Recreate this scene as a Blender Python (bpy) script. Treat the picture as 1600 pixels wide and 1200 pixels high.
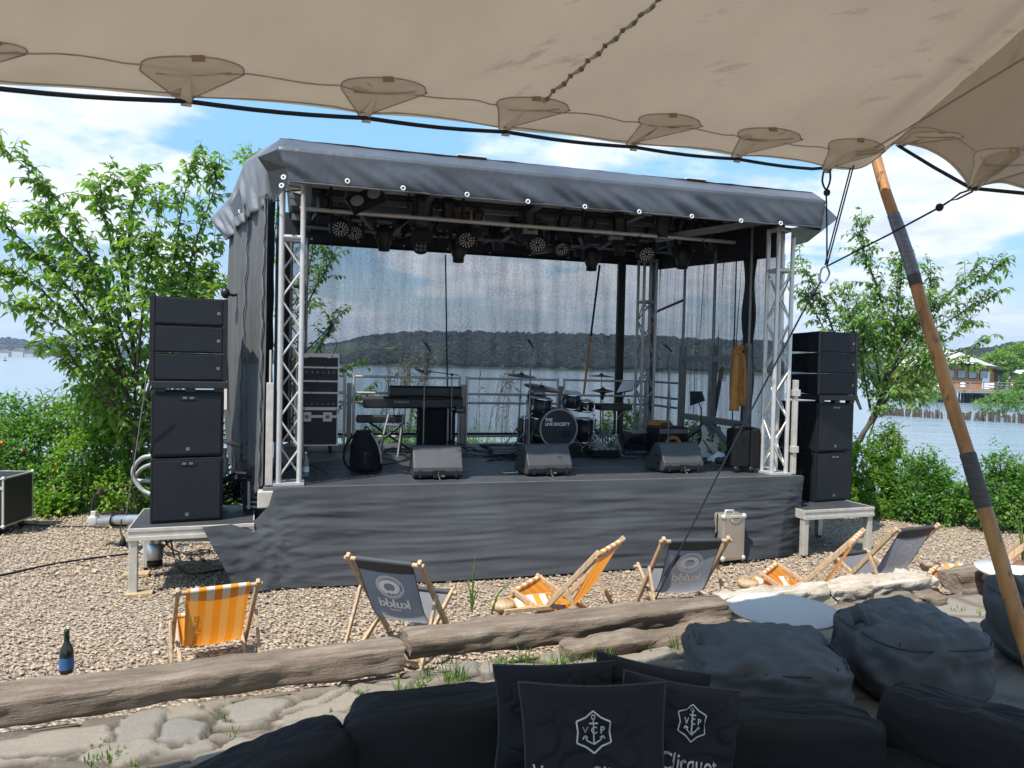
import bpy, bmesh, math, random
import numpy as np
from mathutils import Vector, Matrix, noise
from mathutils.bvhtree import BVHTree
random.seed(7); rng = np.random.default_rng(7)
R = math.radians
for o in list(bpy.data.objects): bpy.data.objects.remove(o)
SC = bpy.context.scene
COL = SC.collection

# ------------------------------------------------------------------ camera
F, CX, CY = 1142.0, 800.0, 600.0           # pinhole of the 1600 x 1200 photograph
TH, RO = R(1.455), R(1.32)                 # pitch down, roll
FW = Vector((0, math.cos(TH), -math.sin(TH)))
UP0 = Vector((0, math.sin(TH), math.cos(TH))); R0 = Vector((1, 0, 0))
RT = R0*math.cos(RO) + UP0*math.sin(RO)
UP = UP0*math.cos(RO) - R0*math.sin(RO)
CP = Vector((0, 0, 2.25))
cam_d = bpy.data.cameras.new('camera'); cam = bpy.data.objects.new('camera', cam_d); COL.objects.link(cam)
cam_d.sensor_width = 36; cam_d.lens = F/1600*36; cam_d.clip_end = 6000; cam_d.clip_start = 0.05
cam.matrix_world = Matrix(((RT.x, UP.x, -FW.x, CP.x), (RT.y, UP.y, -FW.y, CP.y), (RT.z, UP.z, -FW.z, CP.z), (0, 0, 0, 1)))
SC.camera = cam
SC.render.resolution_x = 1024; SC.render.resolution_y = 768

# ------------------------------------------------------------------ world and sun
SUN_EL, SUN_AZ = R(60), R(222)             # azimuth clockwise from +Y (the view), so 180 is behind the camera
w = bpy.data.worlds.new('World'); SC.world = w; w.use_nodes = True
nt = w.node_tree; nt.nodes.clear()
def N(nt, t, **k):
    n = nt.nodes.new(t)
    for a, b in k.items(): setattr(n, a, b)
    return n
def math_n(nt, op, a, b=None, c=None, clamp=False):
    n = N(nt, 'ShaderNodeMath', operation=op, use_clamp=clamp)
    for i, x in enumerate((a, b, c)):
        if x is None: continue
        if hasattr(x, 'is_output'): nt.links.new(x, n.inputs[i])
        else: n.inputs[i].default_value = x
    return n.outputs[0]
def mixc(nt, f, a, b, mode='MIX'):
    n = N(nt, 'ShaderNodeMix', data_type='RGBA', blend_type=mode)
    for s, x in ((n.inputs[0], f), (n.inputs[6], a), (n.inputs[7], b)):
        if hasattr(x, 'is_output'): nt.links.new(x, s)
        elif isinstance(x, (int, float)): s.default_value = x
        else: s.default_value = (*x, 1)
    return n.outputs[2]
def ramp(nt, f, stops, interp='LINEAR'):
    n = N(nt, 'ShaderNodeValToRGB'); cr = n.color_ramp; cr.interpolation = interp
    while len(cr.elements) < len(stops): cr.elements.new(0.5)
    for e, (p, c) in zip(cr.elements, stops):
        e.position = p; e.color = (*c, 1) if len(c) == 3 else c
    nt.links.new(f, n.inputs[0]); return n.outputs[0]
sky = N(nt, 'ShaderNodeTexSky', sky_type='NISHITA', sun_disc=False, sun_elevation=SUN_EL, sun_rotation=SUN_AZ)
sky.air_density = 1.0; sky.dust_density = 0.6; sky.ozone_density = 1.2
tc = N(nt, 'ShaderNodeTexCoord')
sep = N(nt, 'ShaderNodeSeparateXYZ'); nt.links.new(tc.outputs['Generated'], sep.inputs[0])
zc = math_n(nt, 'MAXIMUM', sep.outputs[2], 0.0)
den = math_n(nt, 'ADD', zc, 0.16)
cx = math_n(nt, 'DIVIDE', sep.outputs[0], den); cy = math_n(nt, 'DIVIDE', sep.outputs[1], den)
cmb = N(nt, 'ShaderNodeCombineXYZ'); nt.links.new(cx, cmb.inputs[0]); nt.links.new(cy, cmb.inputs[1]); cmb.inputs[2].default_value = 4.3
def wnoise(scale, detail, rough, off):
    m = N(nt, 'ShaderNodeMapping'); m.inputs['Location'].default_value = off; nt.links.new(cmb.outputs[0], m.inputs[0])
    n = N(nt, 'ShaderNodeTexNoise'); n.inputs['Scale'].default_value = scale; n.inputs['Detail'].default_value = detail
    n.inputs['Roughness'].default_value = rough; nt.links.new(m.outputs[0], n.inputs['Vector']); return n.outputs[0]
n1 = wnoise(1.15, 9, 0.56, (8.7, 1.2, 0)); n2 = wnoise(0.42, 3, 0.5, (7.4, 3.1, 0)); n3 = wnoise(3.2, 6, 0.6, (1, 5, 2))
cov = math_n(nt, 'ADD', math_n(nt, 'MULTIPLY', n1, 0.7), math_n(nt, 'MULTIPLY', n2, 0.5))
low = math_n(nt, 'MULTIPLY', math_n(nt, 'SUBTRACT', 0.42, zc, clamp=True), 0.25)   # thicker towards the horizon
cov = math_n(nt, 'ADD', cov, low)
cm = N(nt, 'ShaderNodeMapRange', interpolation_type='SMOOTHSTEP'); nt.links.new(cov, cm.inputs[0])
cm.inputs[1].default_value = 0.61; cm.inputs[2].default_value = 0.70
hz = N(nt, 'ShaderNodeMapRange', interpolation_type='SMOOTHSTEP'); nt.links.new(zc, hz.inputs[0])
hz.inputs[1].default_value = 0.0; hz.inputs[2].default_value = 0.16; hz.inputs[3].default_value = 0.72; hz.inputs[4].default_value = 0.0
cmask = math_n(nt, 'MAXIMUM', math_n(nt, 'MULTIPLY', cm.outputs[0], 0.93), hz.outputs[0])
ccol = ramp(nt, n3, [(0.30, (4.0, 4.5, 5.6)), (0.58, (6.4, 6.6, 6.9))])
ccol = mixc(nt, hz.outputs[0], ccol, (3.5, 4.3, 5.5))
tint = ramp(nt, zc, [(0.0, (.46, .54, .62)), (0.12, (.68, .80, .88)), (0.32, (1.10, 1.42, 1.36)), (0.6, (1.3, 1.6, 1.55))])
skyc = mixc(nt, 1.0, sky.outputs[0], tint, 'MULTIPLY')
wc = mixc(nt, cmask, skyc, ccol)
bg = N(nt, 'ShaderNodeBackground'); nt.links.new(wc, bg.inputs[0]); bg.inputs[1].default_value = 0.105
wo = N(nt, 'ShaderNodeOutputWorld'); nt.links.new(bg.outputs[0], wo.inputs[0])
sl = bpy.data.lights.new('sun', 'SUN'); sl.energy = 4.2; sl.angle = R(0.6); sl.color = (1, 0.95, 0.87)
so = bpy.data.objects.new('sun', sl); COL.objects.link(so)
sd = Vector((math.sin(SUN_AZ)*math.cos(SUN_EL), math.cos(SUN_AZ)*math.cos(SUN_EL), math.sin(SUN_EL)))
so.rotation_euler = sd.to_track_quat('Z', 'Y').to_euler(); so.location = (0, 0, 30)
SC.view_settings.view_transform = 'Standard'; SC.view_settings.look = 'None'
SC.view_settings.exposure = 0.82; SC.view_settings.gamma = 1
SC.render.engine = 'CYCLES'
SC.cycles.max_bounces = 8; SC.cycles.transparent_max_bounces = 24; SC.cycles.diffuse_bounces = 3; SC.cycles.glossy_bounces = 3
SC.cycles.caustics_reflective = False; SC.cycles.caustics_refractive = False
HAZE = 0.0003

# ------------------------------------------------------------------ coordinates
SL0 = Vector((-2.42, 7.3, 0)); YAW = R(15.8)
SU = Vector((math.cos(YAW), math.sin(YAW), 0)); SV = Vector((-math.sin(YAW), math.cos(YAW), 0)); UPZ = Vector((0, 0, 1))
def st(u, v, z): return SL0 + SU*u + SV*v + UPZ*z            # stage frame to world
def ray(px, py): return FW + RT*((px-CX)/F) - UP*((py-CY)/F)
def at(px, py, Y):
    d = ray(px, py); return CP + d*(Y/d.y)
def on_z(px, py, z):
    d = ray(px, py); return CP + d*((z-CP.z)/d.z)
def on_v(px, py, v):                                         # stage coordinates of a point in the plane v
    d = ray(px, py); t = ((SL0-CP).dot(SV)+v)/d.dot(SV); p = CP+d*t-SL0; return Vector((p.dot(SU), v, p.z))
def on_u(px, py, u):
    d = ray(px, py); t = ((SL0-CP).dot(SU)+u)/d.dot(SU); p = CP+d*t-SL0; return Vector((u, p.dot(SV), p.z))
def deck_at(px, py):
    p = on_z(px, py, 0.97)-SL0; return p.dot(SU), p.dot(SV)

# ------------------------------------------------------------------ things and meshes
def tag(o, label=None, cat=None, group=None, kind=None):
    if label: o['label'] = label
    if cat: o['category'] = cat
    if group: o['group'] = group
    if kind: o['kind'] = kind
    return o
def thing(name, label, cat, loc=(0, 0, 0), rz=0.0, group=None, rot=None):
    o = bpy.data.objects.new(name, None); COL.objects.link(o); o.empty_display_size = 0.1
    o.location = loc; o.rotation_euler = rot if rot else (0, 0, rz)
    return tag(o, label, cat, group)
def mat_of(o): return Matrix.LocRotScale(o.location, o.rotation_euler, None)
def inv_of(o): return mat_of(o).inverted()
def kids(o): return [c for c in bpy.data.objects if c.parent == o]
def dup(root, loc, rz=None, label=None, group=None, scale=None, rot=None, cat=None):
    r = root.copy(); COL.objects.link(r); r.location = loc
    if rz is not None: r.rotation_euler = (0, 0, rz)
    if rot is not None: r.rotation_euler = rot
    if scale: r.scale = scale
    if label: r['label'] = label
    if group: r['group'] = group
    def rec(a, b):
        for ch in KID.get(a.name, []):
            c = ch.copy(); COL.objects.link(c); c.parent = b
            KID.setdefault(b.name, []).append(c); rec(ch, c)
    rec(root, r)
    return r
KID = {}
class MB:
    def __init__(s, xf=None): s.v = []; s.f = []; s.sm = []; s.xf = xf
    def add(s, vs, fs, smooth=False, M=None):
        b = len(s.v)
        for p in vs:
            p = Vector(p)
            if M is not None: p = M @ p
            if s.xf is not None: p = s.xf @ p
            s.v.append(p)
        s.f += [tuple(b+i for i in f) for f in fs]; s.sm += [smooth]*len(fs); return s
    def box(s, x0, y0, z0, x1, y1, z1, M=None):
        vs = [(x0,y0,z0),(x1,y0,z0),(x1,y1,z0),(x0,y1,z0),(x0,y0,z1),(x1,y0,z1),(x1,y1,z1),(x0,y1,z1)]
        return s.add(vs, [(0,3,2,1),(4,5,6,7),(0,1,5,4),(1,2,6,5),(2,3,7,6),(3,0,4,7)], False, M)
    def bar(s, p0, p1, w_, h_=None, up=(0, 0, 1)):             # rectangular bar
        h_ = h_ or w_; p0 = Vector(p0); p1 = Vector(p1); d = (p1-p0)
        L = d.length; d.normalize(); up = Vector(up)
        if abs(d.dot(up)) > 0.98: up = Vector((0, 1, 0))
        x = d.cross(up).normalized(); y = x.cross(d).normalized()
        M = Matrix(((x.x, y.x, d.x, p0.x), (x.y, y.y, d.y, p0.y), (x.z, y.z, d.z, p0.z), (0, 0, 0, 1)))
        return s.box(-w_/2, -h_/2, 0, w_/2, h_/2, L, M)
    def tube(s, pts, r, n=8, cap=True, smooth=True):
        pts = [Vector(p) for p in pts]; m = len(pts)
        rs = r if isinstance(r, (list, tuple)) else [r]*m
        d0 = (pts[1]-pts[0]).normalized()
        a = Vector((0, 0, 1)) if abs(d0.z) < 0.9 else Vector((1, 0, 0))
        x = d0.cross(a).normalized(); vs = []
        for i, p in enumerate(pts):
            d = (pts[min(i+1, m-1)]-pts[max(i-1, 0)])
            if d.length < 1e-9: d = d0.copy()
            d.normalize(); x = (x-d*x.dot(d)).normalized(); y = d.cross(x)
            for k in range(n):
                t = 2*math.pi*k/n; vs.append(p+(x*math.cos(t)+y*math.sin(t))*rs[i])
        fs = [(i*n+k, i*n+(k+1) % n, (i+1)*n+(k+1) % n, (i+1)*n+k) for i in range(m-1) for k in range(n)]
        s.add(vs, fs, smooth)
        if cap: s.add([vs[k] for k in range(n)], [tuple(reversed(range(n)))]); s.add(vs[-n:], [tuple(range(n))])
        return s
    def lathe(s, prof, n=24, M=None, smooth=True):             # profile (r, z)
        vs = [(r*math.cos(2*math.pi*k/n), r*math.sin(2*math.pi*k/n), z) for r, z in prof for k in range(n)]
        fs = [(i*n+k, i*n+(k+1) % n, (i+1)*n+(k+1) % n, (i+1)*n+k) for i in range(len(prof)-1) for k in range(n)]
        return s.add(vs, fs, smooth, M)
    def ell(s, c, r, n=10, m=7, M=None):
        vs = []; r = r if hasattr(r, '__len__') else (r, r, r)
        for j in range(m+1):
            t = math.pi*j/m
            for k in range(n):
                a = 2*math.pi*k/n; vs.append((c[0]+r[0]*math.sin(t)*math.cos(a), c[1]+r[1]*math.sin(t)*math.sin(a), c[2]+r[2]*math.cos(t)))
        fs = [(j*n+k, (j+1)*n+k, (j+1)*n+(k+1) % n, j*n+(k+1) % n) for j in range(m) for k in range(n)]
        return s.add(vs, fs, True, M)
    def prism(s, poly, h0, h1, M=None, axis='z'):              # 2D polygon extruded
        n = len(poly)
        f = {'z': lambda a, b, h: (a, b, h), 'x': lambda a, b, h: (h, a, b), 'y': lambda a, b, h: (a, h, b)}[axis]
        vs = [f(a, b, h0) for a, b in poly]+[f(a, b, h1) for a, b in poly]
        fs = [tuple(range(n))[::-1], tuple(range(n, 2*n))]+[(i, (i+1) % n, n+(i+1) % n, n+i) for i in range(n)]
        return s.add(vs, fs, False, M)
    def grid(s, fn, nu, nv, smooth=True):
        vs = [fn(i/nu, j/nv) for j in range(nv+1) for i in range(nu+1)]
        fs = [(j*(nu+1)+i, j*(nu+1)+i+1, (j+1)*(nu+1)+i+1, (j+1)*(nu+1)+i) for j in range(nv) for i in range(nu)]
        return s.add(vs, fs, smooth)
    def build(s, name, mat, parent=None, bevel=0, solid=0, subsurf=0, fix=False, loc=None, seg=2):
        me = bpy.data.meshes.new(name); me.from_pydata([tuple(p) for p in s.v], [], s.f)
        me.polygons.foreach_set('use_smooth', s.sm)
        if fix or bevel:
            bm = bmesh.new(); bm.from_mesh(me)
            if fix: bmesh.ops.remove_doubles(bm, verts=bm.verts, dist=1e-5)
            bmesh.ops.recalc_face_normals(bm, faces=bm.faces); bm.to_mesh(me); bm.free()
        me.update(); o = bpy.data.objects.new(name, me); COL.objects.link(o)
        if isinstance(mat, (list, tuple)):
            for m_ in mat: me.materials.append(m_)
        else: me.materials.append(mat)
        if parent is not None: o.parent = parent; KID.setdefault(parent.name, []).append(o)
        if loc is not None: o.location = loc
        if solid: m = o.modifiers.new('s', 'SOLIDIFY'); m.thickness = solid; m.offset = 0
        if bevel: m = o.modifiers.new('b', 'BEVEL'); m.width = bevel; m.segments = seg; m.limit_method = 'ANGLE'; m.angle_limit = R(40)
        if subsurf: m = o.modifiers.new('u', 'SUBSURF'); m.levels = subsurf; m.render_levels = subsurf
        return o
def rotm(rx=0, ry=0, rz=0, loc=(0, 0, 0)):
    from mathutils import Euler
    return Matrix.Translation(loc) @ Euler((rx, ry, rz)).to_matrix().to_4x4()
def align(d, loc=(0, 0, 0), up=(0, 0, 1)):                     # local z along d
    d = Vector(d).normalized(); up = Vector(up)
    if abs(d.dot(up)) > 0.98: up = Vector((0, 1, 0))
    x = up.cross(d).normalized(); y = d.cross(x)
    return Matrix(((x.x, y.x, d.x, loc[0]), (x.y, y.y, d.y, loc[1]), (x.z, y.z, d.z, loc[2]), (0, 0, 0, 1)))
def text2d(body, size, mirror=False, align_x='CENTER', bold=0.0, shear=0.0):
    cu = bpy.data.curves.new('t', 'FONT'); cu.body = body; cu.size = size; cu.align_x = align_x; cu.align_y = 'CENTER'
    cu.offset = bold; cu.resolution_u = 3; cu.shear = shear
    o = bpy.data.objects.new('t', cu); COL.objects.link(o)
    dg = bpy.context.evaluated_depsgraph_get(); me = bpy.data.meshes.new_from_object(o.evaluated_get(dg))
    vs = [(-v.co.x if mirror else v.co.x, v.co.y) for v in me.vertices]; fs = [tuple(p.vertices) for p in me.polygons]
    bpy.data.objects.remove(o); bpy.data.curves.remove(cu); bpy.data.meshes.remove(me)
    return vs, fs
def ring2d(cx_, cy_, r0, r1, n=36, a0=0, a1=360, sx=1, sy=1):
    vs = []; fs = []
    for k in range(n+1):
        t = R(a0+(a1-a0)*k/n); c, s_ = math.cos(t), math.sin(t)
        vs += [(cx_+r0*c*sx, cy_+r0*s_*sy), (cx_+r1*c*sx, cy_+r1*s_*sy)]
    for k in range(n): fs.append((2*k, 2*k+1, 2*k+3, 2*k+2))
    return vs, fs
def cat_pts(pts, n=8):                                          # smooth polyline
    pts = [Vector(p) for p in pts]; out = []
    P = [pts[0]*2-pts[1]]+pts+[pts[-1]*2-pts[-2]]
    for i in range(1, len(P)-2):
        for k in range(n):
            t = k/n; a, b, c, d = P[i-1], P[i], P[i+1], P[i+2]
            out.append(0.5*((2*b)+(c-a)*t+(2*a-5*b+4*c-d)*t*t+(3*b-a-3*c+d)*t**3))
    out.append(pts[-1]); return out

# ------------------------------------------------------------------ materials
def base_mat(name):
    m = bpy.data.materials.new(name); m.use_nodes = True; nt = m.node_tree
    b = nt.nodes['Principled BSDF']; return m, nt, b
def noise_tex(nt, scale, detail=4, rough=0.55, vec=None, stretch=None, obj=True):
    t = N(nt, 'ShaderNodeTexCoord'); src = t.outputs['Object'] if obj else vec
    if stretch:
        mp = N(nt, 'ShaderNodeMapping'); mp.inputs['Scale'].default_value = stretch; nt.links.new(src, mp.inputs[0]); src = mp.outputs[0]
    n = N(nt, 'ShaderNodeTexNoise'); n.inputs['Scale'].default_value = scale; n.inputs['Detail'].default_value = detail
    n.inputs['Roughness'].default_value = rough; nt.links.new(src, n.inputs['Vector']); return n.outputs[0]
def bump(nt, b, h, strength=0.3, dist=0.01):
    n = N(nt, 'ShaderNodeBump'); n.inputs['Strength'].default_value = strength; n.inputs['Distance'].default_value = dist
    nt.links.new(h, n.inputs['Height']); nt.links.new(n.outputs[0], b.inputs['Normal']); return n
def M_(name, col, rough=0.6, metal=0.0, var=0.25, scale=6, bmp=0.0, bscale=None, stretch=None, spec=None, coat=0):
    m, nt, b = base_mat(name)
    n = noise_tex(nt, scale, 6, 0.6, stretch=stretch)
    lo = tuple(c*(1-var) for c in col); hi = tuple(min(1, c*(1+var)) for c in col)
    nt.links.new(ramp(nt, n, [(0.3, lo), (0.7, hi)]), b.inputs['Base Color'])
    rr = N(nt, 'ShaderNodeMapRange'); nt.links.new(n, rr.inputs[0]); rr.inputs[3].default_value = max(0.02, rough-0.08); rr.inputs[4].default_value = min(1, rough+0.08)
    nt.links.new(rr.outputs[0], b.inputs['Roughness']); b.inputs['Metallic'].default_value = metal
    if spec is not None: b.inputs['Specular IOR Level'].default_value = spec
    if coat: b.inputs['Coat Weight'].default_value = coat
    if bmp: bump(nt, b, noise_tex(nt, bscale or scale*6, 4, 0.6, stretch=stretch), bmp, 0.004)
    return m
MT = {}
MT['alu'] = M_('aluminium', (0.57, 0.555, 0.525), 0.4, 0.45, 0.08, 8)
MT['alu_dull'] = M_('dull_aluminium', (0.56, 0.52, 0.46), 0.5, 0.4, 0.12, 10, 0.1, 60)
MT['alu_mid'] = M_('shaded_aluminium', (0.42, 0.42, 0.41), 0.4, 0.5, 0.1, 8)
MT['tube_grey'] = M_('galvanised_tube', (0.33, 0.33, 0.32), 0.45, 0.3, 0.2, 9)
MT['alu_dark'] = M_('weathered_aluminium', (0.22, 0.22, 0.22), 0.45, 0.6, 0.15, 8)  # darker tone of the aluminium, shared by many fittings
MT['chrome'] = M_('chrome', (0.75, 0.75, 0.76), 0.14, 1.0, 0.03, 5)
MT['black_plastic'] = M_('black_plastic', (0.013, 0.014, 0.016), 0.5, 0, 0.3, 20, 0.15, 300)
MT['black_metal'] = M_('black_metal', (0.015, 0.015, 0.017), 0.38, 0.3, 0.3, 15)
MT['cabinet'] = M_('textured_black_cabinet', (0.009, 0.010, 0.012), 0.6, 0, 0.2, 12, 0.35, 260, None, 0.25)
MT['monitor'] = M_('textured_grey_black_cabinet', (0.046, 0.047, 0.050), 0.5, 0, 0.12, 10, 0.3, 240)
MT['black_cloth'] = M_('black_fabric', (0.009, 0.009, 0.010), 0.9, 0, 0.3, 14, 0.5, 90, None, 0.2)
MT['rubber'] = M_('cable_rubber', (0.01, 0.01, 0.011), 0.6, 0, 0.2, 10, spec=0.25)
MT['white'] = M_('white_plastic', (0.75, 0.75, 0.74), 0.4, 0, 0.04, 6)
MT['table_white'] = M_('matt_white_table_steel', (0.50, 0.48, 0.45), 0.6, 0, 0.05, 6)
MT['white_paint'] = M_('white_lacquered_steel', (0.52, 0.52, 0.51), 0.35, 0, 0.05, 6)
MT['print_white'] = M_('pale_print', (0.78, 0.78, 0.78), 0.7, 0, 0.05, 20)
MT['silver_print'] = M_('silver_lettering', (0.45, 0.45, 0.45), 0.4, 0.3, 0.05, 20)
MT['orange_wood'] = M_('warm_beech_wood', (0.42, 0.25, 0.12), 0.5, 0, 0.25, 8, 0.2, 40, (1, 1, 6))
MT['chair_wood'] = M_('weathered_chair_wood', (0.40, 0.28, 0.17), 0.62, 0, 0.35, 14, 0.3, 60, (3, 3, 1))
MT['brown_tolex'] = M_('brown_ply', (0.06, 0.035, 0.02), 0.5, 0, 0.2, 8)
MT['orange_cloth'] = M_('ochre_cloth', (0.42, 0.19, 0.045), 0.85, 0, 0.22, 9, 0.5, 60)
MT['orange_box'] = M_('orange_board', (0.45, 0.2, 0.06), 0.7, 0, 0.15, 5)
MT['paper'] = M_('sheet_paper', (0.68, 0.69, 0.70), 0.8, 0, 0.05, 5)
MT['glassy'] = M_('clear_bottle_plastic', (0.55, 0.6, 0.62), 0.12, 0, 0.05, 5)
MT['glassy'].node_tree.nodes['Principled BSDF'].inputs['Transmission Weight'].default_value = 0.7
MT['dark_glass'] = M_('dark_green_bottle_glass', (0.012, 0.02, 0.012), 0.12, 0, 0.1, 5)
MT['blue_label'] = M_('blue_bottle_label', (0.03, 0.09, 0.24), 0.5, 0, 0.1, 5)
MT['deck'] = None
def mat_deck():
    m, nt, b = base_mat('phenolic_stage_boards')
    n = noise_tex(nt, 1.6, 8, 0.65); n2 = noise_tex(nt, 14, 6, 0.6)
    c = ramp(nt, n, [(0.3, (0.026, 0.027, 0.031)), (0.55, (0.045, 0.046, 0.051)), (0.75, (0.085, 0.083, 0.08))])
    c = mixc(nt, math_n(nt, 'MULTIPLY', n2, 0.5), c, (0.05, 0.052, 0.058)); nt.links.new(c, b.inputs['Base Color'])
    rr = N(nt, 'ShaderNodeMapRange'); nt.links.new(n2, rr.inputs[0]); rr.inputs[3].default_value = 0.35; rr.inputs[4].default_value = 0.65
    nt.links.new(rr.outputs[0], b.inputs['Roughness']); bump(nt, b, noise_tex(nt, 220, 2), 0.15, 0.002)
    return m
MT['deck'] = mat_deck()
def mat_cloth(name, col, rough, sc, stretch, strength, dist=0.02, spec=0.3, hi=1.5, fine=300, ridged=False):
    m, nt, b = base_mat(name)
    n = noise_tex(nt, sc, 8, 0.6, stretch=stretch); n2 = noise_tex(nt, sc*3.3, 6, 0.6, stretch=(stretch[0]*1.3, stretch[1], stretch[2]*0.7))
    nd = noise_tex(nt, 1.3, 4, 0.5)
    nt.links.new(ramp(nt, nd, [(0.3, tuple(c*0.8 for c in col)), (0.7, tuple(c*hi*0.85 for c in col))]), b.inputs['Base Color'])
    b.inputs['Roughness'].default_value = rough; b.inputs['Specular IOR Level'].default_value = spec
    if ridged:
        for x_ in nt.nodes:
            if x_.type == 'TEX_NOISE' and x_.inputs['Scale'].default_value > 1.5: x_.noise_type = 'RIDGED_MULTIFRACTAL'
    h = math_n(nt, 'ADD', n, math_n(nt, 'MULTIPLY', n2, 0.35))
    if fine: h = math_n(nt, 'ADD', h, math_n(nt, 'MULTIPLY', noise_tex(nt, fine, 2), 0.04))
    bump(nt, b, h, strength, dist)
    return m
MT['skirt'] = mat_cloth('dark_stage_skirt_cloth', (0.046, 0.050, 0.056), 0.8, 2.6, (0.9, 0.9, 2.8), 0.22, 0.02, 0.25, 1.5, 300, True)
MT['vinyl'] = mat_cloth('grey_vinyl_tarpaulin', (0.062, 0.067, 0.077), 0.42, 1.6, (2.2, 1.0, 1.2), 0.5, 0.03, 0.5, 1.5, 0)
MT['vinyl_side'] = mat_cloth('silver_grey_vinyl', (0.12, 0.13, 0.148), 0.55, 2.0, (3.5, 3.5, 0.7), 0.8, 0.03, 0.4, 1.5, 0)  # tarpaulin vinyl made paler, light on the left gable put into its colour
def mat_mesh(name, col, transp, var=0.25, stretch=(1, 1, 1), sc=3.0):
    m, nt, b = base_mat(name)
    n = noise_tex(nt, sc, 5, 0.6, stretch=stretch); nf = noise_tex(nt, 55, 2, 0.7, stretch=(1.0, 1.0, 0.9))
    b.inputs['Roughness'].default_value = 0.8
    nt.links.new(ramp(nt, n, [(0.3, tuple(c*0.7 for c in col)), (0.7, tuple(c*1.3 for c in col))]), b.inputs['Base Color'])
    tr = N(nt, 'ShaderNodeBsdfTransparent'); tr.inputs[0].default_value = (1, 1, 1, 1)
    f = math_n(nt, 'ADD', math_n(nt, 'MULTIPLY', math_n(nt, 'SUBTRACT', n, 0.5), var), math_n(nt, 'MULTIPLY', math_n(nt, 'SUBTRACT', nf, 0.5), var*0.9))
    f = math_n(nt, 'ADD', f, transp, clamp=True)
    mx = N(nt, 'ShaderNodeMixShader'); nt.links.new(f, mx.inputs[0]); nt.links.new(b.outputs[0], mx.inputs[1]); nt.links.new(tr.outputs[0], mx.inputs[2])
    nt.links.new(mx.outputs[0], nt.nodes['Material Output'].inputs[0]); return m
MT['mesh_back'] = mat_mesh('sheer_black_backdrop_mesh', (0.010, 0.012, 0.017), 0.40, 0.60, (1.6, 1, 0.16), 3.2)
MT['mesh_side'] = mat_mesh('sheer_wrinkled_side_mesh', (0.014, 0.017, 0.022), 0.34, 0.6, (4.0, 4.0, 0.12), 3.5)
MT['mesh_left'] = mat_mesh('folded_double_mesh', (0.014, 0.016, 0.02), 0.10, 0.15, (3, 3, 0.2), 3)
MT['mesh_wing'] = mat_mesh('grey_windbreak_mesh', (0.075, 0.074, 0.074), 0.03, 0.08, (3, 3, 0.2), 3)
def mat_gravel():
    m, nt, b = base_mat('river_gravel')
    tcn = N(nt, 'ShaderNodeTexCoord')
    mp = N(nt, 'ShaderNodeMapping'); mp.inputs['Scale'].default_value = (1, 1.25, 1); nt.links.new(tcn.outputs['Object'], mp.inputs[0])
    nz = N(nt, 'ShaderNodeTexNoise'); nz.inputs['Scale'].default_value = 14; nt.links.new(mp.outputs[0], nz.inputs['Vector'])
    ad = N(nt, 'ShaderNodeMix', data_type='VECTOR'); ad.inputs[0].default_value = 0.04
    nt.links.new(mp.outputs[0], ad.inputs[4]); nt.links.new(nz.outputs['Color'], ad.inputs[5])
    v = N(nt, 'ShaderNodeTexVoronoi'); v.inputs['Scale'].default_value = 31; nt.links.new(ad.outputs[1], v.inputs['Vector'])
    sp = N(nt, 'ShaderNodeSeparateColor'); nt.links.new(v.outputs['Color'], sp.inputs[0])
    c = ramp(nt, sp.outputs[0], [(0.0, (0.15, 0.11, 0.075)), (0.25, (0.28, 0.21, 0.15)), (0.6, (0.37, 0.29, 0.21)), (0.85, (0.45, 0.37, 0.285)), (1.0, (0.58, 0.52, 0.44))])
    big = noise_tex(nt, 0.8, 5, 0.6)
    c = mixc(nt, math_n(nt, 'MULTIPLY', big, 0.35), c, (0.30, 0.235, 0.17))
    gap = ramp(nt, v.outputs['Distance'], [(0.45, (1, 1, 1)), (0.72, (0.45, 0.42, 0.4))])
    c = mixc(nt, 1.0, c, gap, 'MULTIPLY'); nt.links.new(c, b.inputs['Base Color']); b.inputs['Roughness'].default_value = 0.85
    h = math_n(nt, 'SUBTRACT', 1.0, v.outputs['Distance']); bump(nt, b, h, 1.0, 0.03); return m
MT['gravel'] = mat_gravel()
def mat_pebble():
    m, nt, b = base_mat('loose_pebble_stone')
    n = noise_tex(nt, 19, 1, 0.5); n2 = noise_tex(nt, 60, 4, 0.6)
    c = ramp(nt, n, [(0.3, (0.25, 0.175, 0.11)), (0.45, (0.34, 0.25, 0.165)), (0.6, (0.405, 0.31, 0.21)), (0.72, (0.50, 0.41, 0.31))])
    c = mixc(nt, math_n(nt, 'MULTIPLY', n2, 0.4), c, (0.28, 0.22, 0.16)); nt.links.new(c, b.inputs['Base Color']); b.inputs['Roughness'].default_value = 0.75
    return m
MT['pebble'] = mat_pebble()
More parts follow.
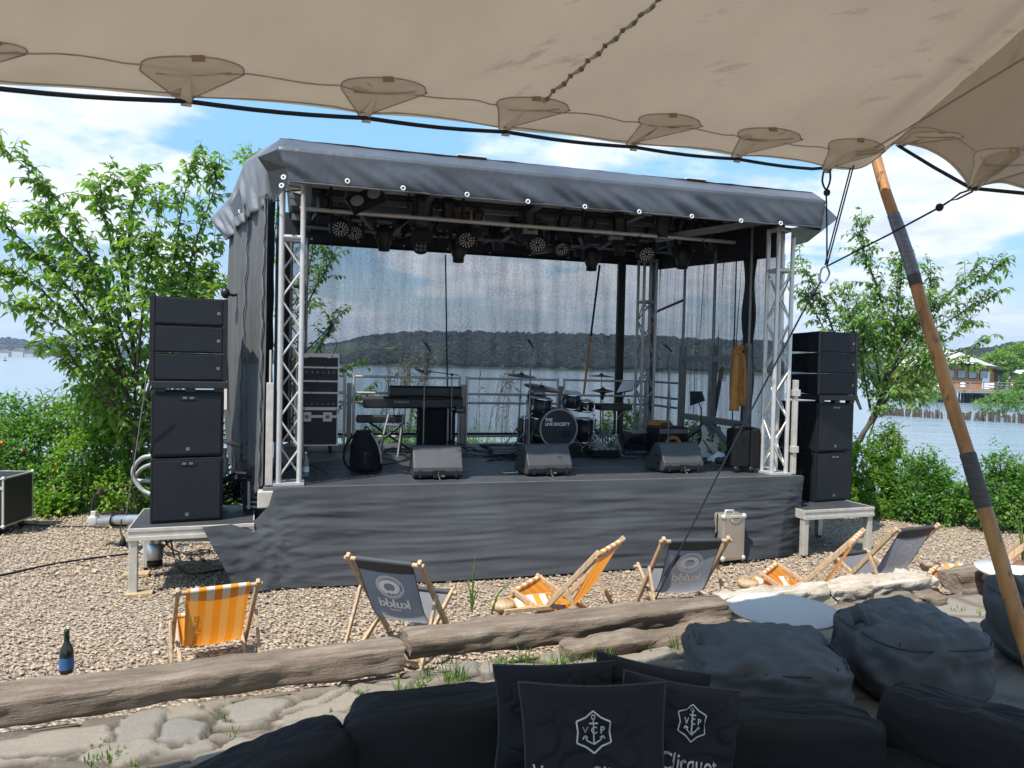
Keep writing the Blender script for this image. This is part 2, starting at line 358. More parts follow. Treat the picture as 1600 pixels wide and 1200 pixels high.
def mat_paving(name, scale, c0, c1, joint, flat=0.3, rnd=1.0):
    m, nt, b = base_mat(name)
    tcn = N(nt, 'ShaderNodeTexCoord')
    mp = N(nt, 'ShaderNodeMapping'); mp.inputs['Scale'].default_value = (1, 1.9, 1); mp.inputs['Rotation'].default_value = (0, 0, 0.25); nt.links.new(tcn.outputs['Object'], mp.inputs[0])
    nz = N(nt, 'ShaderNodeTexNoise'); nz.inputs['Scale'].default_value = 3.5; nz.inputs['Detail'].default_value = 4; nt.links.new(mp.outputs[0], nz.inputs['Vector'])
    ad = N(nt, 'ShaderNodeMix', data_type='VECTOR'); ad.inputs[0].default_value = 0.07
    nt.links.new(mp.outputs[0], ad.inputs[4]); nt.links.new(nz.outputs['Color'], ad.inputs[5])
    v = N(nt, 'ShaderNodeTexVoronoi', feature='DISTANCE_TO_EDGE'); v.inputs['Scale'].default_value = scale; v.inputs['Randomness'].default_value = rnd
    v2 = N(nt, 'ShaderNodeTexVoronoi'); v2.inputs['Scale'].default_value = scale; v2.inputs['Randomness'].default_value = rnd
    nt.links.new(ad.outputs[1], v.inputs['Vector']); nt.links.new(ad.outputs[1], v2.inputs['Vector'])
    sp = N(nt, 'ShaderNodeSeparateColor'); nt.links.new(v2.outputs['Color'], sp.inputs[0])
    c = ramp(nt, sp.outputs[0], [(0.0, c0), (1.0, c1)]); n2 = noise_tex(nt, 9, 8, 0.7)
    c = mixc(nt, math_n(nt, 'MULTIPLY', n2, 0.6), c, tuple(x*0.6 for x in c0))
    j = ramp(nt, v.outputs['Distance'], [(0.0, (0, 0, 0)), (0.09, (1, 1, 1))])
    c = mixc(nt, j, joint, c); nt.links.new(c, b.inputs['Base Color']); b.inputs['Roughness'].default_value = 0.85
    h = math_n(nt, 'ADD', math_n(nt, 'MULTIPLY', j, 1.0), math_n(nt, 'MULTIPLY', n2, flat)); bump(nt, b, h, 0.9, 0.025); return m
MT['flagstone'] = mat_paving('rough_flagstones', 3.9, (0.13, 0.112, 0.09), (0.27, 0.235, 0.195), (0.08, 0.068, 0.05), 0.8)
def mat_stone():
    m, nt, b = base_mat('uneven_natural_flagstones')
    a = N(nt, 'ShaderNodeAttribute', attribute_name='stone'); sp = N(nt, 'ShaderNodeSeparateColor'); nt.links.new(a.outputs['Color'], sp.inputs[0])
    c = ramp(nt, sp.outputs[0], [(0.0, (0.10, 0.085, 0.065)), (0.35, (0.19, 0.16, 0.125)), (0.7, (0.29, 0.25, 0.20)), (1.0, (0.19, 0.185, 0.175))])
    n2 = noise_tex(nt, 7, 10, 0.72); n3 = noise_tex(nt, 40, 6, 0.7)
    c = mixc(nt, math_n(nt, 'MULTIPLY', n2, 0.7), c, (0.13, 0.11, 0.085))
    c = mixc(nt, ramp(nt, n3, [(0.55, (0, 0, 0)), (0.75, (.5, .5, .5))]), c, (0.34, 0.30, 0.25))
    c = mixc(nt, sp.outputs[1], mixc(nt, n3, (0.035, 0.03, 0.02), (0.10, 0.08, 0.055)), c); nt.links.new(c, b.inputs['Base Color']); b.inputs['Roughness'].default_value = 0.88
    bump(nt, b, math_n(nt, 'ADD', n2, math_n(nt, 'MULTIPLY', n3, 0.4)), 0.8, 0.02); return m
MT['stone'] = mat_stone()
MT['slab'] = mat_paving('smooth_sand_slabs', 1.1, (0.20, 0.175, 0.145), (0.265, 0.235, 0.195), (0.12, 0.10, 0.08), 0.15)
def mat_water():
    m, nt, b = base_mat('lake_water')
    b.inputs['Base Color'].default_value = (0.20, 0.27, 0.33, 1); b.inputs['Roughness'].default_value = 0.16; b.inputs['IOR'].default_value = 1.333
    b.inputs['Specular IOR Level'].default_value = 0.9
    n = noise_tex(nt, 0.9, 8, 0.6, stretch=(0.10, 0.55, 1)); n2 = noise_tex(nt, 0.05, 5, 0.6, stretch=(0.12, 1.2, 1)); n3 = noise_tex(nt, 4.0, 4, 0.6, stretch=(0.12, 0.8, 1))
    h = math_n(nt, 'ADD', n, math_n(nt, 'MULTIPLY', n3, 0.25)); h = math_n(nt, 'MULTIPLY', h, math_n(nt, 'ADD', 0.35, n2))
    bump(nt, b, h, 0.75, 0.35)
    return m
MT['water'] = mat_water()
def mat_leaf(name, c0, c1, c2, trans=0.45, sc=2.5, gloss=0.4):
    m, nt, b = base_mat(name)
    n = noise_tex(nt, sc, 3, 0.6); n2 = noise_tex(nt, sc*9, 2, 0.5)
    f = math_n(nt, 'ADD', math_n(nt, 'MULTIPLY', n, 0.5), math_n(nt, 'MULTIPLY', n2, 0.5))
    c = ramp(nt, f, [(0.36, c0), (0.5, c1), (0.64, c2)]); nt.links.new(c, b.inputs['Base Color']); b.inputs['Roughness'].default_value = gloss
    t = N(nt, 'ShaderNodeBsdfTranslucent'); tc_ = mixc(nt, 1.0, c, (1.3, 1.5, 0.55), 'MULTIPLY'); nt.links.new(tc_, t.inputs[0])
    mx = N(nt, 'ShaderNodeMixShader'); mx.inputs[0].default_value = trans
    nt.links.new(b.outputs[0], mx.inputs[1]); nt.links.new(t.outputs[0], mx.inputs[2]); nt.links.new(mx.outputs[0], nt.nodes['Material Output'].inputs[0]); return m
MT['leaf'] = mat_leaf('cherry_leaf', (0.075, 0.15, 0.025), (0.16, 0.28, 0.04), (0.28, 0.40, 0.07), 0.52)
MT['leaf_r'] = mat_leaf('young_tree_leaf', (0.07, 0.145, 0.035), (0.15, 0.27, 0.06), (0.23, 0.34, 0.09), 0.5)
MT['leaf_shrub'] = mat_leaf('shrub_leaf', (0.06, 0.14, 0.015), (0.15, 0.28, 0.03), (0.30, 0.43, 0.06), 0.52, 1.6)
MT['leaf_rose'] = mat_leaf('rose_leaf', (0.05, 0.125, 0.025), (0.11, 0.235, 0.04), (0.22, 0.36, 0.07), 0.5, 1.8)
MT['leaf_bright'] = mat_leaf('willow_leaf', (0.10, 0.19, 0.03), (0.17, 0.29, 0.045), (0.24, 0.36, 0.07), 0.4, 0.4)
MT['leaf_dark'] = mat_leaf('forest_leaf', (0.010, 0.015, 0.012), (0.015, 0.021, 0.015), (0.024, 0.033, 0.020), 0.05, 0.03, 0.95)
MT['grass'] = mat_leaf('grass_blade', (0.06, 0.13, 0.025), (0.12, 0.22, 0.04), (0.22, 0.30, 0.08), 0.4, 3)
MT['reed'] = mat_leaf('dry_reed', (0.20, 0.17, 0.11), (0.29, 0.25, 0.18), (0.36, 0.32, 0.24), 0.3, 3)
MT['bark'] = M_('tree_bark', (0.075, 0.055, 0.045), 0.85, 0, 0.35, 12, 0.8, 40)
MT['hip'] = M_('orange_rose_hip', (0.6, 0.14, 0.05), 0.5, 0, 0.2, 5)
def mat_timber(name, a, b_, c_):
    m, nt, b = base_mat(name)
    n = noise_tex(nt, 3.0, 8, 0.7, stretch=(0.6, 4, 7)); n2 = noise_tex(nt, 16, 6, 0.7)
    c = ramp(nt, n, [(0.3, a), (0.5, b_), (0.72, c_)]); c = mixc(nt, math_n(nt, 'MULTIPLY', n2, 0.5), c, a)
    nt.links.new(c, b.inputs['Base Color']); b.inputs['Roughness'].default_value = 0.9
    bump(nt, b, math_n(nt, 'ADD', n, math_n(nt, 'MULTIPLY', n2, 0.5)), 0.9, 0.03); return m
MT['timber'] = mat_timber('weathered_timber', (0.09, 0.065, 0.045), (0.22, 0.17, 0.125), (0.38, 0.33, 0.27))
MT['stone_edge'] = mat_timber('bleached_mineral_crusted_timber', (0.30, 0.24, 0.17), (0.50, 0.44, 0.36), (0.68, 0.65, 0.60))
def mat_pole():
    m, nt, b = base_mat('varnished_eucalyptus_pole')
    n = noise_tex(nt, 2.2, 6, 0.6, stretch=(4, 4, 1)); n2 = noise_tex(nt, 7, 3, 0.6, stretch=(2.5, 2.5, 1))
    c = ramp(nt, n, [(0.3, (0.26, 0.105, 0.028)), (0.55, (0.43, 0.20, 0.06)), (0.75, (0.52, 0.29, 0.11))])
    k = ramp(nt, n2, [(0.585, (0, 0, 0)), (0.66, (1, 1, 1))]); c = mixc(nt, k, c, (0.12, 0.07, 0.045))
    nt.links.new(c, b.inputs['Base Color']); b.inputs['Roughness'].default_value = 0.42; bump(nt, b, n2, 0.4, 0.01); return m
MT['pole'] = mat_pole()
MT['tape'] = M_('grey_duct_tape', (0.16, 0.16, 0.17), 0.35, 0.2, 0.35, 10, 0.5, 22, (1, 1, 4))
MT['tape_dark'] = M_('dark_rubber_wrap', (0.055, 0.05, 0.045), 0.6, 0, 0.4, 8, 0.6, 20, (1, 1, 5))
def mat_canopy(k=1.0, g=1.0, b_=1.0):
    m, nt, b = base_mat('stretch_tent_fabric')
    n = noise_tex(nt, 1.2, 6, 0.6); n2 = noise_tex(nt, 90, 3, 0.6); n3 = noise_tex(nt, 1.9, 7, 0.7, stretch=(1.6, 5.0, 1)); n4 = noise_tex(nt, 0.9, 2, 0.5)
    c = ramp(nt, n, [(0.3, (0.48*k, 0.385*k*g, 0.28*k*b_)), (0.7, (0.575*k, 0.47*k*g, 0.345*k*b_))])
    s = math_n(nt, 'MULTIPLY', ramp(nt, n3, [(0.575, (0, 0, 0)), (0.68, (1, 1, 1))]), ramp(nt, n4, [(0.50, (0, 0, 0)), (0.58, (1, 1, 1))]))
    c = mixc(nt, math_n(nt, 'MULTIPLY', s, 0.42), c, (0.20, 0.16, 0.125)); nt.links.new(c, b.inputs['Base Color'])
    b.inputs['Roughness'].default_value = 0.85; b.inputs['Specular IOR Level'].default_value = 0.15
    bump(nt, b, math_n(nt, 'ADD', n3, math_n(nt, 'MULTIPLY', n2, 0.05)), 0.35, 0.02)
    t = N(nt, 'ShaderNodeBsdfTranslucent'); nt.links.new(c, t.inputs[0])
    mx = N(nt, 'ShaderNodeMixShader'); mx.inputs[0].default_value = 0.22
    nt.links.new(b.outputs[0], mx.inputs[1]); nt.links.new(t.outputs[0], mx.inputs[2]); nt.links.new(mx.outputs[0], nt.nodes['Material Output'].inputs[0]); return m
MT['canopy'] = mat_canopy()
MT['patch'] = mat_canopy(1.6, 1.08, 1.2); MT['patch'].name = 'reinforced_patch_fabric'; MT['patch'].node_tree.nodes['Mix Shader'].inputs[0].default_value = 0.34
MT['seam'] = M_('stitched_seam', (0.38, 0.32, 0.25), 0.9, 0, 0.2, 20)
MT['tabs'] = M_('canopy_tab_fabric', (0.52, 0.44, 0.345), 0.85, 0, 0.15, 9, 0.4, 30)
MT['patch_tag'] = M_('ochre_webbing_tag', (0.40, 0.27, 0.13), 0.9, 0, 0.2, 20)
MT['crimp_shadow'] = M_('crimped_seam_shadow_cloth', (0.20, 0.165, 0.13), 0.9, 0, 0.2, 20)  # dark dashes painting the shadow in the seam's folds
MT['rope'] = M_('dark_rope', (0.012, 0.014, 0.022), 0.8, 0, 0.3, 30, 0.6, 120)
MT['steel'] = M_('galvanised_steel', (0.42, 0.44, 0.46), 0.42, 0.8, 0.15, 10)
def mat_sling(name, c0, c1, stripes, trans=0.35):
    m, nt, b = base_mat(name)
    t_ = N(nt, 'ShaderNodeTexCoord'); s = N(nt, 'ShaderNodeSeparateXYZ'); nt.links.new(t_.outputs['Object'], s.inputs[0])
    if stripes:
        f = math_n(nt, 'FRACT', math_n(nt, 'ADD', math_n(nt, 'MULTIPLY', s.outputs[0], stripes), 10.25)); f = math_n(nt, 'GREATER_THAN', f, 0.5)
        c = mixc(nt, f, c0, c1)
    else:
        c = ramp(nt, noise_tex(nt, 3, 4), [(0.3, c0), (0.7, c1)])
    nt.links.new(c, b.inputs['Base Color']); b.inputs['Roughness'].default_value = 0.8; b.inputs['Specular IOR Level'].default_value = 0.2
    bump(nt, b, noise_tex(nt, 500, 2), 0.2, 0.002)
    t = N(nt, 'ShaderNodeBsdfTranslucent'); nt.links.new(c, t.inputs[0]); mx = N(nt, 'ShaderNodeMixShader'); mx.inputs[0].default_value = trans
    nt.links.new(b.outputs[0], mx.inputs[1]); nt.links.new(t.outputs[0], mx.inputs[2]); nt.links.new(mx.outputs[0], nt.nodes['Material Output'].inputs[0]); return m
MT['sling_grey'] = mat_sling('grey_deckchair_canvas', (0.28, 0.29, 0.32), (0.35, 0.36, 0.39), 0, 0.65)
MT['sling_orange'] = mat_sling('orange_striped_canvas', (0.80, 0.27, 0.02), (0.80, 0.36, 0.075), 8.7, 0.55)
MT['sling_check'] = mat_sling('orange_white_canvas', (0.85, 0.33, 0.04), (0.74, 0.70, 0.62), 8.7, 0.3)
MT['hem_dark'] = M_('dark_canvas_hem', (0.035, 0.038, 0.045), 0.7, 0, 0.2, 10)
MT['beanbag'] = mat_cloth('anthracite_beanbag_nylon', (0.085, 0.086, 0.088), 0.65, 2.2, (1, 1, 1), 0.45, 0.03, 0.3, 1.5, 400, True)
MT['sofa'] = mat_cloth('black_outdoor_upholstery', (0.012, 0.012, 0.013), 0.75, 3.0, (1, 1, 1.6), 0.6, 0.02, 0.3, 1.6, 500)
MT['pillow'] = mat_cloth('black_pillow_canvas', (0.011, 0.011, 0.014), 0.8, 4.0, (1, 1, 1), 0.5, 0.015, 0.3, 1.6, 600)
MT['pier_wood'] = M_('grey_pier_boards', (0.22, 0.20, 0.18), 0.85, 0, 0.3, 1.5, 0.4, 8)
MT['hut_wood'] = M_('orange_stained_cladding', (0.36, 0.15, 0.05), 0.7, 0, 0.3, 1.0, 0.4, 6, (6, 6, 1))
MT['hut_dark'] = M_('dark_stained_cladding', (0.06, 0.045, 0.04), 0.7, 0, 0.3, 1.0)
MT['membrane'] = M_('cream_roof_membrane', (0.40, 0.41, 0.35), 0.6, 0, 0.04, 0.5)
MT['pane'] = M_('window_glass', (0.30, 0.36, 0.42), 0.12, 0, 0.3, 1)
MT['stake'] = M_('old_oak_stake', (0.075, 0.058, 0.045), 0.9, 0, 0.4, 5, 0.7, 12)
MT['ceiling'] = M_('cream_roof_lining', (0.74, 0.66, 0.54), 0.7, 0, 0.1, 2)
MT['ceiling_dark'] = M_('grey_roof_lining', (0.03, 0.032, 0.035), 0.7, 0, 0.15, 2)  # near-black stands in for shade on the rear roof underside
MT['band'] = M_('black_roof_valance', (0.008, 0.009, 0.012), 0.6, 0, 0.2, 2)
MT['suitcase'] = M_('champagne_aluminium_shell', (0.52, 0.47, 0.40), 0.38, 0.7, 0.06, 6)
MT['sail'] = M_('white_sail_fabric', (0.8, 0.8, 0.8), 0.7, 0, 0.03, 2)
MT['red_roof'] = M_('red_tile_roof', (0.16, 0.10, 0.085), 0.8, 0, 0.2, 1)
MT['render_wall'] = M_('pale_render', (0.42, 0.41, 0.39), 0.8, 0, 0.08, 1)
MT['soil'] = M_('dark_soil', (0.10, 0.075, 0.05), 0.95, 0, 0.3, 3, 0.6, 20)
# ------------------------------------------------------------------ numpy meshes
def np_mesh(name, V, Fc, mat, smooth=False, parent=None):
    me = bpy.data.meshes.new(name); V = np.asarray(V, dtype=np.float32); Fc = np.asarray(Fc, dtype=np.int32); k = Fc.shape[1]
    me.vertices.add(len(V)); me.vertices.foreach_set('co', V.ravel())
    me.loops.add(Fc.size); me.loops.foreach_set('vertex_index', Fc.ravel())
    me.polygons.add(len(Fc)); me.polygons.foreach_set('loop_start', np.arange(0, Fc.size, k, dtype=np.int32)); me.polygons.foreach_set('loop_total', np.full(len(Fc), k, dtype=np.int32))
    me.polygons.foreach_set('use_smooth', np.full(len(Fc), smooth)); me.update(); me.validate(); me.materials.append(mat)
    o = bpy.data.objects.new(name, me); COL.objects.link(o)
    if parent is not None: o.parent = parent; KID.setdefault(parent.name, []).append(o)
    return o
def unit(a): return a/np.maximum(np.linalg.norm(a, axis=-1, keepdims=True), 1e-9)
def leaves(name, P, D, L, W, mat, parent=None, droop=0.25, fold=0.18):
    P = np.asarray(P); D = unit(np.asarray(D)); n = len(P); L = np.broadcast_to(L, n)[:, None]; W = np.broadcast_to(W, n)[:, None]
    up = unit(np.array([0, 0, 1.0])+rng.normal(0, 0.45, (n, 3))); S = unit(np.cross(D, up)); Nn = unit(np.cross(S, D))
    mid = P+D*L*0.5+Nn*L*0.05; tip = P+D*L-Nn*L*droop
    l = P+D*L*0.42+S*W*0.5+Nn*(W*fold); r = P+D*L*0.42-S*W*0.5+Nn*(W*fold)
    V = np.stack([P, l, mid, r, tip], 1).reshape(-1, 3); b = (np.arange(n)*5)[:, None]
    Fc = np.concatenate([b+np.array([[0, 2, 1, 1]])[:, :3], b+np.array([[0, 3, 2]]), b+np.array([[1, 2, 4]]), b+np.array([[2, 3, 4]])], 0)
    return np_mesh(name, V, Fc, mat, False, parent)

# ------------------------------------------------------------------ ground, water
def shore(x): return 13.6+0.5*math.sin(x*0.35)
def gz(x, y):
    t = max(0.0, min(1.0, (y-shore(x))/3.2)); z = -1.7*(t*t*(3-2*t))
    return z+0.02*noise.noise((x*0.5, y*0.5, 0))-0.01
def lin(a, b, n): return [a+(b-a)*i/n for i in range(n+1)]
g = MB(); g.grid(lambda u, v: (-60+130*u, -8+27*v, gz(-60+130*u, -8+27*v)), 260, 90)
tag(g.build('ground', MT['gravel']), kind='structure')
wt = MB(); wt.grid(lambda u, v: (-1550+3100*u, 14+1460*v, -1.0), 4, 4, False)
tag(wt.build('water', MT['water']), kind='structure')
# loose pebbles that give the gravel its relief
n = 85000
px_ = rng.uniform(-7.5, 9.0, n); py_ = 5.0+6.8*rng.random(n)**1.15
keep = (np.abs(px_) < py_*0.78)
px_, py_ = px_[keep], py_[keep]; n = len(px_)
sz = rng.gamma(4, 0.0020, n)+0.0035; ang = rng.uniform(0, 6.28, n)
oct_ = np.array([[1, 0, 0], [0.3, 0.75, 0.1], [-0.6, 0.6, 0], [-1, -0.1, 0.05], [-0.3, -0.8, 0], [0.6, -0.6, 0.1], [0.1, 0.05, 0.55], [-0.1, 0, -0.5]])
loc = oct_[None]*sz[:, None, None]*(1+rng.normal(0, 0.16, (n, 8, 3))); tl = rng.normal(0, 0.25, (n, 2))
x = loc[..., 0]*np.cos(ang)[:, None]-loc[..., 1]*np.sin(ang)[:, None]; y = loc[..., 0]*np.sin(ang)[:, None]+loc[..., 1]*np.cos(ang)[:, None]
z = loc[..., 2]+x*tl[:, :1]+y*tl[:, 1:]
V = np.stack([x+px_[:, None], y+py_[:, None], z+0.004+sz[:, None]*0.2], -1).reshape(-1, 3)
fo = np.array([[0, 1, 6], [1, 2, 6], [2, 3, 6], [3, 4, 6], [4, 5, 6], [5, 0, 6]])
o = np_mesh('pebbles', V, ((np.arange(n)*8)[:, None, None]+fo[None]).reshape(-1, 3), MT['pebble'], False)
tag(o, 'loose beige river pebbles spread over the yard before the stage', 'gravel', kind='stuff')

# ------------------------------------------------------------------ terrace and timber edge
TZ = 0.33
EA = on_z(-160, 1098, 0.5); EB = on_z(1440, 897, 0.5); ED = (EB-EA).normalized(); EN = Vector((ED.y, -ED.x, 0))   # EN towards the camera
def ep(s, d, z): p = EA+ED*s+EN*d; return Vector((p.x, p.y, z))
EL = (EB-EA).length
def edge_s(px, z=0.5):
    d = ray(px, 0); # crossing of the edge line in plan
    a, b = Vector((d.x, d.y)), Vector((ED.x, ED.y)); q = Vector((EA.x, EA.y)); det = a.x*(-b.y)+b.x*a.y
    return (a.x*(q.y)-a.y*(q.x))/det if abs(det) > 1e-9 else 0
def stone_h(s, d):
    q = Vector((s*3.3, d*5.6, 0)); q += Vector((noise.noise(q*.45), noise.noise(q*.45+Vector((9, 2, 0))), 0))*.9+Vector((noise.noise(q*2.2), noise.noise(q*2.2+Vector((3, 7, 0))), 0))*.16
    ds, ps = noise.voronoi(q); e = ds[1]-ds[0]; k = min(1.0, max(0.0, (e-.035)/.06)); c = ps[0]
    r = noise.cell(Vector((c.x*31.7, c.y*17.3, 0)))*.5+.5; tl = (q.x-c.x)*(r-.5)*.03+(q.y-c.y)*(noise.cell(Vector((c.y*11, c.x*7, 1))))*.012
    return (-.020+.024*k*k*(3-2*k)+(r-.5)*.014*k+tl*k*1.6+.003*noise.noise(q*5)+.0025*noise.noise(q*13)), abs(r) % 1.0, k
NS, ND = 420, 210; SS, DD = 8.6, 4.0
Vt = []; At = []
for j in range(ND+1):
    for i in range(NS+1):
        s_, d_ = -2.2+SS*i/NS, .12+DD*(j/ND); h_, r_, k_ = stone_h(s_, d_); Vt.append(tuple(ep(s_, d_, TZ+h_))); At.append((r_, k_, 0, 1))
Ft = [(j*(NS+1)+i, (j+1)*(NS+1)+i, (j+1)*(NS+1)+i+1, j*(NS+1)+i+1) for j in range(ND) for i in range(NS)]
o = np_mesh('stone_terrace', Vt, Ft, MT['stone'], True); ca = o.data.color_attributes.new('stone', 'FLOAT_COLOR', 'POINT'); ca.data.foreach_set('color', np.array(At, dtype=np.float32).ravel()); tag(o, kind='structure')
t = MB(); t.grid(lambda u, v: (lambda s, d: ep(s, d, TZ-.004))(6.3+8*u, 0.12+9*v), 20, 20); t.grid(lambda u, v: ep(-6+14*u, 4.0+6*v, TZ-.004), 10, 6)
tag(t.build('terrace_base', MT['slab']), kind='structure')
t = MB(); s0, s1 = 3.3, 12
t.grid(lambda u, v: (lambda s, d: ep(s, d, TZ+0.022))(s0+(s1-s0)*u, 1.25+5.5*v-(0.55 if u > .35 else 0.0)), 20, 8)
tag(t.build('slab_path', MT['slab']), kind='structure')
def rough_beam(name, a, b, w_, h_, mat, label, seed, rough=0.02, group=None, chip=0.0):
    a = Vector(a); b = Vector(b); d = b-a; L = d.length; d.normalize(); s = d.cross(UPZ).normalized(); u_ = s.cross(d)
    nl = max(8, int(L/0.045)); cs = []; k = 7
    for (x0, y0), (x1, y1) in (((-1, -1), (1, -1)), ((1, -1), (1, 1)), ((1, 1), (-1, 1)), ((-1, 1), (-1, -1))):
        for i in range(k): cs.append((x0+(x1-x0)*i/k, y0+(y1-y0)*i/k))
    vs = []; m = len(cs)
    for j in range(nl+1):
        t_ = j/nl*L; e = 1.0 if 0 < j < nl else 0.93
        for (x_, y_) in cs:
            c = (abs(x_)**9+abs(y_)**9)**(1/9); x2, y2 = x_/c*0.5*w_*e, y_/c*0.5*h_*e
            p = Vector((t_, x2*6, y2*6))
            q = rough*(noise.noise(Vector((t_*2.2+seed, x2*9, y2*9)))+0.6*noise.noise(Vector((t_*8+seed, x2*30, y2*30)))+chip*noise.noise(Vector((t_*18, x2*50+seed, y2*40))))
            r_ = 1+q/max(w_, h_)*4
            vs.append(a+d*(t_+(rough*2*noise.noise(Vector((seed, x2*20, y2*20))) if j in (0, nl) else 0))+s*x2*r_+u_*(y2*r_))
    fs = [(j*m+i, j*m+(i+1) % m, (j+1)*m+(i+1) % m, (j+1)*m+i) for j in range(nl) for i in range(m)]
    mid = (a+b)/2; az = math.atan2(d.y, d.x); Rz = Matrix.Rotation(-az, 3, 'Z'); vs = [Rz @ (v-mid) for v in vs]; mb = MB(); mb.add(vs, fs, True); mb.add(vs[:m], [tuple(range(m))[::-1]]); mb.add(vs[-m:], [tuple(range(m))])
    o = mb.build(name, mat); o.location = mid; o.rotation_euler = (0, 0, az); return tag(o, label, 'timber', group)
gp = 'old timbers edging the terrace'
sA, sB, sC, sD, sE = 0, 3.4, 5.6, 6.75, EL
rough_beam('timber_beam', ep(-2.0, 0, .425), ep(2.55, 0.02, .425), .25, .15, MT['timber'], 'long weathered timber at the left end of the terrace edge', 1, .013, gp)
rough_beam('timber_beam', ep(2.6, -0.04, .45), ep(5.05, 0.0, .44), .24, .15, MT['timber'], 'cracked timber behind the grass tufts, left of the round table', 5, .015, gp)
rough_beam('timber_beam', ep(5.10, -0.10, .40), ep(6.15, -0.08, .41), .22, .18, MT['stone_edge'], 'short crusted timber right behind the white round table', 9, .028, gp, .6)
rough_beam('timber_beam', ep(6.18, -0.08, .405), ep(7.25, -0.06, .42), .26, .15, MT['stone_edge'], 'bleached crumbling timber in front of the folded orange chair', 14, .026, gp, .8)
rough_beam('timber_beam', ep(7.28, -0.06, .42), ep(EL+0.05, -0.03, .44), .27, .15, MT['stone_edge'], 'brightest crusted timber between the rightmost grey chair and the pole', 23, .028, gp, .8)
rough_beam('timber_beam', ep(3.6, .24, .33), ep(5.0, .20, .34), .16, .15, MT['timber'], 'lower dark timber lying beside the left grass tufts', 31, .02, gp)
rough_beam('timber_beam', ep(5.05, .22, .33), ep(6.9, .20, .34), .17, .14, MT['timber'], 'lower brown timber behind the table and beanbags', 37, .02, gp)
rough_beam('timber_beam', ep(6.95, .20, .34), ep(EL-0.05, .22, .35), .16, .13, MT['timber'], 'lower pale timber ending beside the wooden pole', 41, .02, gp)
rough_beam('timber_beam', ep(EL+.35, .0, .40), ep(EL+3.5, .05, .40), .24, .18, MT['timber'], 'timber to the right of the leaning pole', 47, .02, gp)
# soil fill under the edge so the terrace step is closed
t = MB(); t.grid(lambda u, v: ep(-4+18*u, 0.16-0.05*v, TZ-0.003-0.36*v), 40, 3); tag(t.build('terrace_step', MT['soil']), kind='structure')
# grass tufts along the timbers
def tuft(P, nb, h, spread, label=None):
    B = []; 
    for _ in range(nb):
        a = random.uniform(0, 6.28); r = random.uniform(0, spread); b0 = P+Vector((math.cos(a)*r, math.sin(a)*r, 0)); hh = h*random.uniform(.5, 1.1)
        l = Vector((math.cos(a), math.sin(a), 0))*hh*random.uniform(.1, .7); s = Vector((-math.sin(a), math.cos(a), 0))*0.004
        B.append([b0-s, b0+s, b0+l*0.4+Vector((0, 0, hh*.6))+s*.8, b0+l*0.4+Vector((0, 0, hh*.6))-s*.8]); B.append([B[-1][3], B[-1][2], b0+l+Vector((0, 0, hh)), b0+l+Vector((0, 0, hh))-s*.1])
    return B
def grass(name, spots, label):
    B = []
    for (P, nb, h, sp) in spots: B += tuft(P, nb, h, sp)
    V = np.array([[tuple(p) for p in q] for q in B]).reshape(-1, 3); Fc = np.arange(len(V)).reshape(-1, 4)
    return tag(np_mesh(name, V, Fc, MT['grass']), label, 'grass', kind='stuff')
sp = [(ep(random.uniform(2.2, 4.9), random.gauss(.27, .09), TZ), random.randint(6, 22), random.uniform(.04, .13), .05) for _ in range(38)]
sp += [(ep(random.uniform(0.5, 3.4), random.gauss(.5, .25), TZ), random.randint(6, 14), random.uniform(.02, .05), .05) for _ in range(26)]
sp += [(ep(random.uniform(6, 8.4), random.gauss(.42, .08), TZ), random.randint(5, 14), random.uniform(.03, .08), .05) for _ in range(16)]
grass('grass_tufts', sp, 'green grass tufts growing along the terrace timbers')
# ------------------------------------------------------------------ far shores
ico = bmesh.new(); bmesh.ops.create_icosphere(ico, subdivisions=2, radius=1); IV = np.array([tuple(v.co) for v in ico.verts]); IF = np.array([[v.index for v in f.verts] for f in ico.faces]); ico.free()
def blobs(name, C, Rr, mat, parent=None, flat=0.8, rough=0.22, smooth=False):
    C = np.asarray(C, float); Rr = np.asarray(Rr, float); n = len(C)
    d = 1+rng.normal(0, rough, (n, len(IV), 1)); V = C[:, None]+IV[None]*Rr[:, None, None]*d*np.array([1, 1, flat])
    Fc = (np.arange(n)*len(IV))[:, None, None]+IF[None]
    return np_mesh(name, V.reshape(-1, 3), Fc.reshape(-1, 3), mat, smooth, parent)
WZ = -1.0
def ridge(profile, D, name, label, n, rad, mat, depth=60, kind='stuff'):
    C = []; Q = []
    xs = [p[0] for p in profile]
    for _ in range(n):
        px = random.uniform(xs[0], xs[-1]); py = np.interp(px, xs, [p[1] for p in profile])
        top = at(px, py, D).z; d = D+random.uniform(-depth*.5, depth*.5)
        f = random.random()**0.8; r = rad*random.uniform(.55, 1.25)
        P = at(px, py, D); k = (d-D)/depth+0.5
        z = WZ+(top-WZ-r*.7)*(0.12+0.88*min(1, k*1.15))*random.uniform(.93, 1.03)
        C.append((P.x*(d/D), d, max(z, WZ+r*.3))); Q.append(r)
    o = blobs(name, C, Q, mat); return tag(o, label, 'forest', kind=kind)
